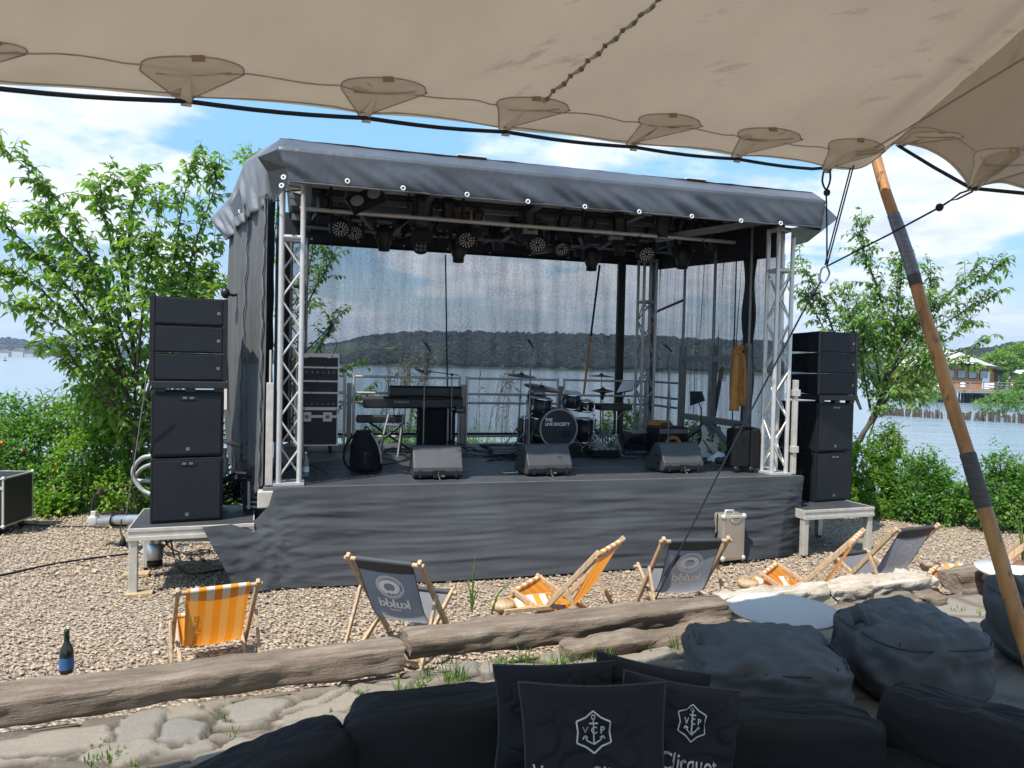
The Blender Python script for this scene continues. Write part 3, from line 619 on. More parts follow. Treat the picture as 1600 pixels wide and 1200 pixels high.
# terrain body of each shore so that no gap shows between crowns
def hill(name, profile, D, depth):
    m = MB(); k = 60
    def f(u, v):
        px = profile[0][0]+(profile[-1][0]-profile[0][0])*u; py = np.interp(px, [p[0] for p in profile], [p[1] for p in profile]); P = at(px, py, D)
        h = max(0.2, (P.z-WZ)*0.80); return (P.x*(1+depth*v/D), D-depth*.55+depth*1.1*v, WZ-.3+h*math.sin(min(1, v*1.15)*math.pi/2)**1.0*(1 if v < .9 else .9))
    m.grid(f, k, 8); return tag(m.build(name, MT['hillsoil']), kind='structure')
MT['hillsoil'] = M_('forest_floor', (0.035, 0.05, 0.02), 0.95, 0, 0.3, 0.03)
PC = [(330, 562), (400, 553), (440, 545), (480, 539), (540, 531), (565, 523), (600, 518), (635, 514), (720, 513), (800, 515), (890, 516), (972, 519), (1030, 521), (1080, 524), (1140, 527), (1200, 528), (1260, 535), (1330, 548), (1400, 560)]
hill('wooded_hill', PC, 640, 150)
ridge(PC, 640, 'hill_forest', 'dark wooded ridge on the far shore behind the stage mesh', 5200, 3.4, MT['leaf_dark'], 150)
PL = [(-250, 540), (-100, 532), (0, 528), (25, 526), (45, 533), (95, 529), (110, 528), (130, 538), (180, 538), (250, 541), (330, 545), (400, 552)]
hill('left_shore', PL, 900, 80)
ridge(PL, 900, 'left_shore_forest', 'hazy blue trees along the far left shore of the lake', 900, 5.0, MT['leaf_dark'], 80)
PR = [(1380, 556), (1430, 546), (1480, 544), (1510, 541), (1545, 540), (1575, 533), (1600, 528), (1660, 530), (1750, 535), (1900, 545)]
hill('right_shore', PR, 260, 60)
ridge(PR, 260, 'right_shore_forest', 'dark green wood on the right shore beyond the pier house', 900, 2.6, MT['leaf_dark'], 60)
# houses and boats on the far left shore
for i, (px, py, wd, hh) in enumerate(((6, 547, 16, 5), (30, 548, 12, 7), (47, 549, 9, 5), (120, 549, 13, 4))):
    P = at(px, py, 840); t = thing('shore_house', ['low pale house at the far left edge of the lake shore', 'tallest of the pale houses on the far left shore', 'small pale house right of the taller one on the far shore', 'pale house on the far shore behind the left tree tips'][i], 'house', (P.x, 840, WZ), R(8*i))
    MB().box(-wd/2, -4, 0, wd/2, 4, hh).build('wall', MT['render_wall'], t)
    MB().prism([(-wd/2-.5, hh), (wd/2+.5, hh), (0, hh+3.2)], -4.5, 4.5, None, 'y').build('roof', MT['red_roof'], t)
for i, (px, L) in enumerate(((64, 9), (82, 7), (110, 6))):
    P = on_z(px, 553+0.023*px+5.0, WZ); P = at(px, 558, 620); t = thing('motor_boat', ['largest white motor boat off the far left shore', 'middle white motor boat off the far left shore', 'smallest white motor boat near the left tree branches'][i], 'boat', (P.x, 620, WZ), R(10+15*i))
    MB().prism([(-L/2, 0), (L/2-1.5, 0), (L/2, 1.2), (-L/2, 1.0)], -1.1, 1.1, None, 'y').build('hull', MT['white_paint'], t)
    MB().prism([(-L*.2, 1.02), (L*.2, 1.15), (L*.1, 2.1), (-L*.18, 2.1)], -.8, .8, None, 'y').build('cabin', MT['white_paint'], t)
P = at(8, 556, 330); t = thing('buoy', 'tiny dark buoy on the water at the far left', 'buoy', (P.x, 330, WZ))
MB().lathe([(0, -.3), (.7, -.2), (.7, .3), (.15, .6), (.12, 2.0), (0, 2.05)], 10).build('float', MT['black_metal'], t)
# ------------------------------------------------------------------ groyne of stakes
P0 = on_z(1368, 648, WZ); P1 = on_z(1640, 664, WZ); i = 0
stake0 = None
def pdist(a, b): return (a-b).length
nst = 84
for k in range(nst):
    f = k/(nst-1); f2 = f
    if 0.30 < (f*3.1) % 1 < 0.36: continue
    P = P0.lerp(P1, f2); h = random.uniform(.45, .66)*(1.12 if f > .6 else 1)
    if stake0 is None or k in (22, 44):
        m = MB(); rr = random.uniform(.07, .095)
        m.tube([(0, 0, -.4), (0.01, 0, .3), (.03, .01, 1.0)], [rr, rr, rr*.85], 9); stake0 = m.build('wooden_stake', MT['stake']); o = stake0
    else: o = stake0.copy(); COL.objects.link(o)
    o.location = (P.x+random.gauss(0, .05), P.y+random.gauss(0, .15), WZ); o.rotation_euler = (random.gauss(0, .08), random.gauss(-.12, .09), random.uniform(0, 6.28))
    s = random.uniform(.8, 1.2); o.scale = (s, s, h)
    tag(o, 'dark weathered stake in the row standing in the water', 'stake', 'row of old stakes in the water')
# small bushes growing on the groyne
def leafy_blob(name, label, cat, C, Rx, n, L, W, mat, group=None, stem=None, shell=0.55, up=0.3, loc=None):
    t = thing(name, label, cat, loc or C[0], 0, group); Lc = np.array(loc or C[0])
    C = np.array(C, float); Rx = np.array(Rx, float); w_ = Rx.prod(1)**.67; idx = rng.choice(len(C), n, p=w_/w_.sum())
    d = unit(rng.normal(0, 1, (n, 3))); rad = shell+(1-shell)*rng.random(n)**.6
    nz = np.array([noise.noise(Vector(tuple(q*2.1+C[i]*1.7))) for q, i in zip(d, idx)])
    P = C[idx]+d*Rx[idx]*(rad*(1+0.48*nz))[:, None]
    D = unit(d*0.8+rng.normal(0, .6, (n, 3))+np.array([0, 0, up]))
    if cat == 'shrub':
        ns = n//70; ii = rng.integers(0, n, ns*3); ii = ii[d[ii, 2] > .25][:ns]; Q = []; E = []
        for q in ii:
            ln = rng.uniform(.10, .34); le = rng.normal(0, .3, 2)
            for k in range(11): f = k/10; Q.append(P[q]+np.array([le[0]*ln*f, le[1]*ln*f, ln*f])); E.append([rng.normal(0, .8), rng.normal(0, .8), rng.uniform(-.1, .8)])
        P = np.concatenate([P, np.array(Q)]); D = np.concatenate([D, np.array(E)]); n = len(P)
    leaves('foliage', P-Lc, D, L*rng.uniform(.5, 1.35, n), W*rng.uniform(.6, 1.3, n), mat, t)
    m = MB()
    for c, r in zip(C, Rx):
        for k in range(stem or 3):
            a = random.uniform(0, 6.28); e = Vector(c)+Vector((math.cos(a)*r[0]*.6, math.sin(a)*r[1]*.6, r[2]*random.uniform(.2, .8)))-Vector(Lc)
            b = Vector((c[0]+random.gauss(0, .1)*r[0]-Lc[0], c[1]-Lc[1]+random.gauss(0, .1)*r[1], 0)); m.tube([b, (b+e)/2+Vector((random.gauss(0, .05), random.gauss(0, .05), 0)), e], [.02*max(1, r[0]), .014*max(1, r[0]), .006*max(1, r[0])], 5)
    m.build('stems', MT['bark'], t); return t
P = on_z(1450, 648, WZ); leafy_blob('groyne_bush', 'small sapling growing on the stakes left of the pole', 'bush', [(P.x, P.y, WZ+1.5), (P.x-.7, P.y, WZ+1.9), (P.x+.9, P.y, WZ+1.8)], [(1.1, .8, .6), (.8, .6, .4), (.9, .6, .45)], 420, .28, .12, MT['leaf_r'], loc=(P.x, P.y, WZ))
P = on_z(1560, 652, WZ); leafy_blob('groyne_bush', 'wide green bush growing on the stakes right of the pole', 'bush', [(P.x, P.y, WZ+1.1), (P.x-1.2, P.y, WZ+.9), (P.x+1.8, P.y, WZ+1.3), (P.x+.4, P.y, WZ+1.7)], [(1.3, 1, .8), (.8, .8, .5), (1.4, 1, .8), (1.0, .8, .5)], 1500, .28, .12, MT['leaf_r'], loc=(P.x, P.y, WZ))
# ------------------------------------------------------------------ pier with domed restaurant
DP = 92.0
def pp(px, py, D=DP): return at(px, py, D)
t = thing('pier', 'grey wooden pier on dark piles below the domed house', 'pier', (pp(1500, 610).x, DP, WZ)); X0 = t.location.x
a = pp(1418, 607).x-X0; b = a+34; dz = pp(1500, 608).z-WZ
MB().box(a, -5, dz-.35, b, 7, dz).build('deck', MT['pier_wood'], t)
m = MB(); random.seed(3)
x_ = a+.4
while x_ < b:
    for yy in (-4.6, -1, 3):
        if random.random() < .8: m.tube([(x_+random.gauss(0, .1), yy, -.6), (x_, yy, dz-.3)], random.choice((.1, .12, .2)), 7)
    x_ += random.choice((.5, .8, 1.2))
m.box(a+.3, -2, .2, a+3.2, 4, dz-.36); m.box(a+9.2, -1, -.1, a+11.2, 4, dz-.36); m.build('pile', MT['black_metal'], t)
m = MB(); x_ = a
while x_ < a+15:
    m.bar((x_, -4.9, dz), (x_, -4.9, dz+1.0), .09, .09); x_ += 1.6
for zz in (.35, .65, .98): m.box(a, -4.94, dz+zz-.04, a+15, -4.88, dz+zz+.04)
m.build('railing', MT['pier_wood'], t)
m = MB()
for q in (1.0, 3.8, 7.2, 9.8, 12.6):
    for e in (.3, .62): m.lathe([(.16, e), (.3, e+.05), (.3, e+.2), (.16, e+.25)], 10, Matrix.Translation((a+q*1.02, -4.95, dz)))
m.build('wrap', MT['white'], t)
h = thing('domed_house', 'orange timber restaurant with cream domed roof on the pier', 'building', (pp(1497, 600).x, DP+1.5, WZ+dz)); hx = h.location.x
hl = pp(1440, 600).x-hx; hr = pp(1541, 600).x-hx; wt_ = pp(1500, 573).z-(WZ+dz)
MB().box(hl, -3, 0, hr, 6, wt_).build('wall', MT['hut_wood'], h)
m = MB(); top = pp(1488, 545).z-(WZ+dz)
m.grid(lambda u, v: ((lambda s: ((hl-.5)+(hr-hl+1.0)*u, -3.8+10.6*v, wt_+.02+(top-wt_)*max(0, math.sin(u*math.pi))**.8*(0.12+.88*math.sin(v*math.pi)**.8)))(0)), 28, 12)
m.build('roof', MT['membrane'], h)
MB().box(hl-.5, -3.85, wt_-.14, hr+.5, -3.7, wt_+.08).build('eave', MT['hut_dark'], h)
for k in range(5):
    x_ = hl+.7+k*(hr-hl-1.2)/5; f = MB().box(x_, -3.05, wt_*.48, x_+1.1, -2.99, wt_*.86).build('window', MT['hut_dark'], h)
    MB().box(x_+.1, -3.08, wt_*.51, x_+1.0, -3.055, wt_*.83).build('pane', MT['pane'], f)
MB().box(hr-1.5, -3.06, .1, hr-.6, -3.0, wt_*.8).build('door', MT['sail'], h)
c = thing('pier_cabin', 'dark brown cabin beside the domed house on the pier', 'cabin', (pp(1553, 600).x, DP+1, WZ+dz)); cw = pp(1566, 600).x-pp(1541, 600).x; ch = pp(1553, 580).z-(WZ+dz)
MB().box(-cw/2+.1, -2.6, 0, cw/2, 4, ch).build('wall', MT['hut_dark'], c); MB().box(-cw/2-.1, -3, ch, cw/2+.3, 4.3, ch+.18).build('roof', MT['black_metal'], c)
MB().box(-.6, -2.66, .9, .1, -2.61, ch*.8).build('window', MT['pane'], c); MB().box(.35, -2.66, .1, .95, -2.61, ch*.75).build('door', MT['sail'], c)
s = thing('shade_sail', 'white triangular shade sail at the right end of the pier', 'sunshade', (pp(1600, 583).x, DP-1, WZ+dz)); sx = s.location.x
q = [pp(1578, 579, DP-1), pp(1640, 577, DP+2), pp(1640, 590, DP-3), pp(1603, 587, DP-3)]
MB().add([v-s.location for v in q], [(0, 1, 2, 3)]).build('sheet', MT['sail'], s, solid=.05)
m = MB(); m.tube([(1.8, 0, 0), (1.8, 0, q[0].z-s.location.z+.3)], .06, 6); m.build('post', MT['alu'], s)
t = thing('pier_fence', 'brown slatted fence on the pier below the white sail', 'fence', (pp(1578, 605, DP-2).x, DP-2, WZ+dz)); m = MB()
for zz in (.2, .45, .7, .95, 1.2): m.box(0, -.03, zz, 7, .03, zz+.14)
m.build('slats', MT['hut_wood'], t); m = MB(); [m.bar((q_, .05, 0), (q_, .05, 1.5), .1) for q_ in (0, 1.7, 3.4, 5.1, 6.9)]; m.build('post', MT['hut_dark'], t)
def far_tree(label, px, py_top, py_base, D, wpx, n, mat=None, L=.6, name='shore_tree'):
    b = at(px, py_base, D); top = at(px, py_top, D); H = top.z-b.z; wd = wpx/F*D
    C = []; Q = []
    for k in range(16):
        a = random.uniform(0, 6.28); f = random.uniform(.32, .9); r = math.sin(f*math.pi)**.6*wd*.33
        C.append((b.x+math.cos(a)*r, D+math.sin(a)*r, b.z+H*f)); q = wd*random.uniform(.14, .24); Q.append((q, q, q*.9))
    t = leafy_blob(name, label, 'tree', C, Q, n, L, L*.45, mat or MT['leaf_bright'], loc=(b.x, D, b.z), stem=1)
    MB().tube([(0, 0, -1.5), (0, 0, H*.5), (.2, 0, H*.8)], [wd*.035, wd*.025, wd*.01], 8).build('trunk', MT['bark'], t)
random.seed(11)
far_tree('bright green willow right behind the dark pier cabin', 1578, 545, 602, 108, 62, 5200)
far_tree('yellow green willow at the right edge beyond the pier', 1622, 541, 605, 112, 70, 4200)
far_tree('light green willow left of the tall one behind the cabin', 1548, 557, 602, 116, 40, 2600)
far_tree('slim bright climbing tree between cabin and white sail', 1567, 574, 612, 90.5, 15, 1500, None, .35)
far_tree('green bush overhanging the water at the right pier end', 1606, 588, 628, 84, 42, 3000, MT['leaf_r'], .4)
# ------------------------------------------------------------------ near trees
def grow(name, label, base, trunk, limbs, L, W, mat, twig=(.35, .75), dens=7.0, leaf_step=.065, seed=1, fill=None, cat='tree', group=None, start=.25, taper=.035):
    random.seed(seed)
    t = thing(name, label, cat, tuple(base), 0, group); o = Vector(base)
    m = MB(); tp = cat_pts([p-o for p in trunk], 6); m.tube(tp, [taper*(1-.45*i/(len(tp)-1)) for i in range(len(tp))], 9); m.build('trunk', MT['bark'], t)
    m = MB(); P = []; D = []
    def leafs(pts, step):
        acc = 0; side = 1
        for a, b in zip(pts[:-1], pts[1:]):
            d = b-a; l = d.length
            if l < 1e-6: continue
            d.normalize(); acc += l
            while acc > step:
                acc -= step; side = -side; q = b-d*acc
                s = d.cross(UPZ); s = s.normalized() if s.length > .05 else Vector((1, 0, 0))
                dr = s*side*random.uniform(.45, 1.0)+d*random.uniform(.2, .9)+Vector((0, 0, -random.uniform(.15, 1.0)))+Vector((random.gauss(0, .2), random.gauss(0, .2), random.gauss(0, .15)))
                P.append(tuple(q)); D.append(tuple(dr))
    for lb in limbs:
        pts = cat_pts([Vector(p)-o for p in lb['p']], 7); n_ = len(pts); r0 = lb.get('r', .022)
        m.tube(pts, [r0*(1-i/(n_-1))+.0025 for i in range(n_)], 6)
        leafs(pts[int(n_*.45):], leaf_step)
        tot = sum((b-a).length for a, b in zip(pts[:-1], pts[1:])); nt_ = int(tot*dens*lb.get('d', 1)*(1-start))
        for k in range(nt_):
            f = start+(1-start)*random.random()**.85; i = min(n_-2, int(f*(n_-1))); q = pts[i].lerp(pts[i+1], random.random()); d = (pts[i+1]-pts[i]).normalized()
            rd = Vector((random.gauss(0, 1), random.gauss(0, .8), random.gauss(.35, .7))); e = (d*.75+rd*.62).normalized()
            ln = random.uniform(*twig)*(1.15-f*.5)*lb.get('t', 1); sag = Vector((0, 0, -.12*ln)); mid = q+e*ln*.5+Vector((0, 0, .03)); end = q+e*ln+sag
            tw = cat_pts([q, mid, end], 3); m.tube(tw, [.007, .006, .005, .0045, .004, .003, .002][:len(tw)]+[.002]*max(0, len(tw)-7), 4, cap=False)
            leafs(tw, leaf_step*.8)
            if random.random() < .6:
                e2 = (e+Vector((random.gauss(0, .6), random.gauss(0, .6), random.gauss(.1, .5)))).normalized(); tw2 = [mid, mid+e2*ln*.3, mid+e2*ln*.6+sag*.5]; m.tube(tw2, [.004, .003, .002], 4, cap=False); leafs(tw2, leaf_step*.8)
    m.build('branches', MT['bark'], t)
    if fill:
        for (c, r, n_) in fill:
            c = Vector(c)-o
            for _ in range(n_):
                v = Vector((random.gauss(0, 1), random.gauss(0, 1), random.gauss(0, 1))).normalized()*random.uniform(.3, 1)**.5; P.append(tuple(c+Vector((v.x*r[0], v.y*r[1], v.z*r[2])))); D.append((random.gauss(0, .7), random.gauss(-.1, .7), random.gauss(-.45, .4)))
    P = np.array(P); D = np.array(D); n_ = len(P)
    leaves('crown', P, D, L*rng.uniform(.65, 1.2, n_), W*rng.uniform(.7, 1.15, n_), mat, t)
    print(name, 'leaves', n_); return t
def pl(*a): return [at(x, y, d) for x, y, d in a]
b = on_z(222, 800, 0.0); b = Vector((b.x, 10.4, -.02))
limbs = [dict(p=pl((205, 640, 10.3), (170, 520, 10.2), (140, 400, 10), (80, 300, 9.8), (0, 228, 9.6)), r=.03),
 dict(p=pl((200, 600, 10.3), (130, 480, 10), (60, 400, 9.8), (0, 350, 9.6), (-60, 330, 9.5)), r=.026),
 dict(p=pl((190, 590, 10.3), (120, 510, 9.9), (60, 450, 9.7), (8, 422, 9.6)), r=.02),
 dict(p=pl((190, 620, 10.2), (130, 540, 9.8), (60, 488, 9.6), (-10, 472, 9.5)), r=.02),
 dict(p=pl((205, 560, 10.4), (150, 430, 10.3), (100, 370, 10.2), (66, 333, 10.2)), r=.018),
 dict(p=pl((210, 560, 10.4), (190, 430, 10.4), (165, 350, 10.3), (160, 300, 10.3), (205, 285, 10.3)), r=.018),
 dict(p=pl((215, 600, 10.4), (200, 450, 10.5), (205, 340, 10.5), (220, 262, 10.5)), r=.026),
 dict(p=pl((220, 620, 10.5), (262, 470, 10.6), (280, 350, 10.6), (302, 238, 10.6)), r=.028),
 dict(p=pl((225, 640, 10.5), (280, 500, 10.7), (300, 400, 10.7), (330, 310, 10.7), (342, 272, 10.7)), r=.024),
 dict(p=pl((225, 640, 10.5), (290, 540, 10.8), (320, 460, 10.8), (338, 380, 10.9)), r=.02),
 dict(p=pl((200, 600, 10.3), (160, 470, 10.0), (110, 420, 9.9), (70, 400, 9.8)), r=.018),
 dict(p=pl((212, 600, 10.2), (225, 470, 10.0), (240, 380, 10), (250, 300, 10)), r=.02, d=1.1),
 dict(p=pl((180, 640, 10.2), (130, 590, 10.0), (90, 555, 9.9), (66, 540, 9.9)), r=.014, d=.8),
 dict(p=pl((190, 650, 10.1), (150, 600, 9.9), (120, 570, 9.8), (125, 520, 9.8)), r=.014),
 dict(p=pl((222, 640, 10.2), (250, 560, 10.0), (300, 500, 10.1), (340, 440, 10.3)), r=.02),
 dict(p=pl((200, 660, 10.2), (170, 600, 10.0), (160, 540, 10.0), (180, 480, 10.0)), r=.018)]
grow('cherry_tree', 'spreading cherry tree with drooping leaves behind the left speaker stack', b,
     [b, b+Vector((-.04, 0, .7)), at(212, 640, 10.4), at(208, 580, 10.4)], limbs, .150, .070, MT['leaf'], (.3, .62), 12.5, .055, 5,
     fill=[(at(205, 470, 10.4), (1.1, .7, .8), 1200), (at(215, 620, 10.5), (.7, .5, .8), 700), (at(160, 600, 10.6), (.5, .4, .5), 500), (at(290, 480, 10.9), (.55, .4, .9), 500)])
b2 = Vector((at(455, 760, 13.6).x, 13.6, -.1))
grow('cherry_tree', 'second cherry tree behind the stage seen through the back mesh at left', b2,
     [b2, b2+Vector((0, 0, 1.0)), at(460, 560, 13.6)],
     [dict(p=pl((460, 600, 13.6), (440, 420, 13.6), (410, 300, 13.5), (388, 240, 13.4)), r=.03),
      dict(p=pl((460, 580, 13.6), (480, 480, 13.6), (505, 430, 13.5), (520, 400, 13.5)), r=.022),
      dict(p=pl((460, 620, 13.6), (500, 540, 13.5), (530, 490, 13.5)), r=.02),
      dict(p=pl((460, 620, 13.6), (470, 500, 13.4), (485, 410, 13.4), (492, 380, 13.3)), r=.02),
      dict(p=pl((460, 650, 13.6), (510, 590, 13.5), (560, 570, 13.5)), r=.018),
      dict(p=pl((460, 660, 13.6), (520, 640, 13.6), (580, 610, 13.6)), r=.016),
      dict(p=pl((460, 620, 13.6), (420, 520, 13.6), (380, 430, 13.6)), r=.02)], .13, .06, MT['leaf'], (.35, .7), 11, .06, 8)
b3 = Vector((at(1330, 790, 12.2).x, 12.2, -.05))
limbs = [dict(p=pl((1345, 690, 12.2), (1395, 560, 12.2), (1370, 450, 12.2), (1352, 400, 12.2), (1346, 350, 12.2)), r=.026),
 dict(p=pl((1345, 640, 12.2), (1310, 540, 12.2), (1280, 460, 12.2), (1250, 410, 12.2)), r=.02, d=.8),
 dict(p=pl((1345, 640, 12.2), (1300, 540, 12.4), (1275, 490, 12.4), (1256, 452, 12.4)), r=.018, d=.8),
 dict(p=pl((1380, 600, 12.2), (1400, 500, 12.1), (1408, 440, 12.1), (1410, 408, 12.1)), r=.02),
 dict(p=pl((1385, 580, 12.2), (1440, 500, 12.0), (1510, 450, 11.9), (1568, 412, 11.8)), r=.022, t=.75, d=.9),
 dict(p=pl((1385, 590, 12.2), (1430, 520, 12.0), (1480, 460, 11.9), (1526, 418, 11.8)), r=.02, t=.8),
 dict(p=pl((1385, 590, 12.2), (1440, 530, 12.2), (1500, 490, 12.1), (1550, 465, 12)), r=.018, t=.8),
 dict(p=pl((1380, 620, 12.2), (1430, 560, 12), (1480, 530, 11.9), (1516, 505, 11.8)), r=.018, t=.8),
 dict(p=pl((1375, 640, 12.2), (1420, 580, 12), (1470, 570, 11.9), (1538, 570, 11.8)), r=.018, t=.75, d=1.1),
 dict(p=pl((1470, 560, 11.9), (1510, 545, 11.8), (1546, 528, 11.8)), r=.01, t=.5, d=.7),
 dict(p=pl((1365, 660, 12.2), (1395, 610, 12), (1430, 600, 11.9)), r=.014),
 dict(p=pl((1355, 690, 12.2), (1370, 650, 12), (1378, 640, 11.9)), r=.012), dict(p=pl((1370, 640, 12.2), (1390, 620, 11.9), (1420, 625, 11.8)), r=.012, d=1.4), dict(p=pl((1365, 600, 12.2), (1350, 540, 11.9), (1345, 500, 11.8)), r=.014, d=1.4),
 dict(p=pl((1360, 640, 12.2), (1345, 560, 12), (1330, 500, 12), (1315, 455, 12)), r=.018),
 dict(p=pl((1375, 600, 12.4), (1360, 520, 12.5), (1340, 480, 12.6)), r=.016),
 dict(p=pl((1385, 590, 12.2), (1410, 530, 12.3), (1450, 480, 12.3), (1455, 430, 12.3)), r=.016)]
grow('plum_tree', 'slender leaning tree with light green leaves behind the right speaker stack', b3,
     [b3, at(1338, 700, 12.2), at(1372, 640, 12.2), at(1395, 560, 12.2)], limbs, .115, .05, MT['leaf_r'], (.3, .62), 17.0, .052, 6,
     fill=[(at(1400, 560, 12.3), (.85, .6, .75), 2200), (at(1370, 500, 12.4), (.6, .5, .6), 700)], taper=.05)
# ------------------------------------------------------------------ shrub border
def shrub(label, pts, n, L, W, mat, D0, group='shrubs on the lake bank'):
    C = []; Q = []
    for (px, py, D, r) in pts: p = at(px, py, D); C.append(tuple(p)); Q.append((r, r*.9, r*.85))
    return leafy_blob('shrub', label, 'shrub', C, Q, n, L, W, mat, group, loc=(C[0][0], D0, -.02), shell=.5, up=.35, stem=5)
random.seed(21)
shrub('bright green shrub rising at the foot of the left tree', [(180, 700, 10.9, .55), (150, 650, 11.0, .42), (130, 720, 10.8, .5), (200, 760, 10.6, .45), (160, 620, 11, .28), (210, 660, 10.9, .4), (100, 660, 11.1, .35), (130, 770, 10.6, .4)], 9000, .085, .042, MT['leaf_shrub'], 10.8)
shrub('rose shrub with orange hips behind the flight case', [(60, 700, 11.0, .5), (20, 690, 11.1, .5), (90, 760, 10.7, .45), (40, 760, 10.7, .45), (-40, 700, 11.1, .6), (0, 740, 10.8, .5), (70, 660, 11.2, .34), (15, 648, 11.3, .34), (-50, 760, 10.8, .5)], 10500, .075, .042, MT['leaf_rose'], 10.9)
shrub('dark green shrub between the left speakers and the stage', [(250, 760, 10.7, .5), (290, 770, 10.9, .5), (330, 750, 11.3, .5), (240, 690, 10.9, .45), (300, 700, 11.3, .5), (350, 780, 11.0, .4)], 6000, .08, .042, MT['leaf_rose'], 10.8)
shrub('low leafy shrub spilling onto the gravel at left', [(50, 792, 10.25, .22), (80, 796, 10.2, .2), (20, 794, 10.3, .2), (100, 790, 10.25, .17)], 1900, .075, .045, MT['leaf_shrub'], 10.2)
shrub('light green shrub just right of the right speakers', [(1370, 770, 11.7, .45), (1350, 730, 11.9, .4), (1400, 740, 11.7, .4), (1380, 705, 11.9, .28), (1365, 800, 11.4, .3), (1395, 690, 12.0, .2), (1330, 790, 11.9, .35), (1290, 800, 12.1, .4)], 7500, .075, .04, MT['leaf_shrub'], 11.7)
shrub('rounded green shrub in the middle of the right bank', [(1440, 768, 11.3, .42), (1452, 740, 11.3, .28), (1480, 782, 11.1, .36), (1425, 792, 11.2, .3), (1460, 800, 11.0, .3), (1505, 785, 11.2, .24)], 5600, .075, .04, MT['leaf_rose'], 11.2)
shrub('deep green shrub at the right edge behind the pole', [(1532, 788, 10.9, .36), (1570, 768, 10.9, .4), (1605, 765, 10.9, .45), (1560, 730, 11.0, .25), (1640, 760, 10.9, .5), (1545, 800, 10.6, .3), (1600, 800, 10.6, .35)], 6200, .075, .04, MT['leaf_rose'], 10.9)
shrub('tangled shrub behind the stage seen below the railing', [(980, 670, 14.2, .5), (950, 690, 14.2, .45), (1010, 690, 14.3, .5), (640, 700, 14.0, .4), (670, 660, 14.1, .35), (600, 700, 14.0, .4), (820, 708, 14.0, .3), (740, 708, 14.0, .3), (1080, 700, 14.3, .5), (1150, 705, 14.1, .45)], 5200, .09, .045, MT['leaf_shrub'], 14.1)
for o_ in [x for x in bpy.data.objects if x.name.startswith('shrub') and x.parent is None and 'rose shrub' in x.get('label', '')]:
    fo_ = [c for c in KID[o_.name] if c.name.startswith('foliage')][0]; vv = fo_.data.vertices; m = MB(); k_ = 0
    while k_ < 34:
        p_ = vv[random.randrange(len(vv))].co
        if p_.y < -.1: m.ell(p_+Vector((0, -.03, 0)), (.026, .024, .026), 8, 6); k_ += 1
    tag(m.build('rose_hips', MT['hip'], o_), kind='stuff')
# taller shoots and reeds
def shoots(label, spots, name='tall_shoots', mat=None, lw=(.16, .018)):
    t = thing(name, label, 'plant', tuple(spots[0][0]), 0); o = spots[0][0]; m = MB(); P = []; D = []
    for (p, h, lean) in spots:
        m = MB(); q = p-o; top = q+Vector((lean, random.gauss(0, .05), h)); pts = cat_pts([q, q.lerp(top, .5)+Vector((-lean*.15, 0, .05)), top], 4); m.tube(pts, [.006]*(len(pts)-1)+[.002], 4); m.build('stem', MT['reed'], t)
        for a, b_ in zip(pts[2:-1], pts[3:]):
            for s in (1, -1): P.append(tuple(a)); D.append((s*random.uniform(.3, .9), random.gauss(0, .5), random.uniform(.3, 1.0)))
    leaves('foliage', P, D, lw[0]*rng.uniform(.7, 1.4, len(P)), lw[1], mat or MT['grass'], t, .3); return t
random.seed(5)
shoots('thin reed stalks sticking out above the left shrubs', [(at(62, 650, 10.9), .35, .1), (at(66, 655, 10.9), .42, .22), (at(150, 610, 10.9), .45, -.3), (at(120, 640, 10.8), .3, .05)])
shoots('leafy shoots standing above the right shrubs', [(at(1558, 740, 10.8), .32, .02), (at(1400, 700, 11.6), .4, .05), (at(1385, 700, 11.6), .35, -.06), (at(1590, 735, 10.8), .2, .05)])
def reeds(label, px, py, D, n, h):
    t = thing('reed_clump', label, 'reeds', tuple(at(px, py, D))); m = MB(); P = []; Dd = []
    for k in range(n):
        b_ = Vector((random.gauss(0, .22), random.gauss(0, .15), 0)); hh = h*random.uniform(.7, 1.1); ln = random.gauss(.16, .14)*hh; top = b_+Vector((ln, 0, hh)); m.tube(cat_pts([b_, b_.lerp(top, .55)+Vector((-ln*.2, 0, 0)), top], 3), .006, 4)
        for f in (.4, .55, .7): P.append(tuple(b_.lerp(top, f))); Dd.append((random.gauss(.3, .6), random.gauss(0, .4), .7))
        for q in range(7): P.append(tuple(top-Vector((ln*.03*q, 0, .03*q)))); Dd.append((random.gauss(.5, .3), random.gauss(0, .3), random.gauss(.0, .5)))
    m.build('stem', MT['reed'], t); leaves('plume', P, Dd, .2*rng.uniform(.6, 1.2, len(P)), .022, MT['reed'], t, .4); return t
reeds('tall dry reeds behind the keyboards seen through the mesh', 628, 680, 14.3, 14, 1.7); reeds('dry reeds behind the drum kit seen through the mesh', 775, 700, 14.5, 9, 1.5); reeds('short reeds left of the keyboards seen through the mesh', 605, 690, 14.3, 8, 1.3)
grass('bank_grass', [(Vector((random.uniform(-3, 4.5), random.uniform(13.2, 14.2), .0)), 44, random.uniform(.95, 1.3), .2) for _ in range(190)], 'bright grass on the bank behind the stage deck')
def tall_blades(label, px, py, D, hs, name='grass_plant'):
    P = on_z(px, py, 0.33); P = Vector((at(px, py, D).x, D, at(px, py, D).z)); B = []
    t = thing(name, label, 'grass plant', tuple(P)); 
    for dx, h in hs: m = MB(); m.tube(cat_pts([(0, 0, 0), (dx*.3, 0, h*.6), (dx, 0, h)], 4), [.007, .007, .007, .007, .006, .006, .004, .003, .001], 4); m.build('blade', MT['grass'], t)
tall_blades('single long grass blade in front of the stage skirt', 737, 955, 5.3, ((.02, .42), (-.04, .22), (.06, .18)))
tall_blades('arching pale grass stem beside the long blade', 768, 960, 5.35, ((.16, .26), (.05, .12)))
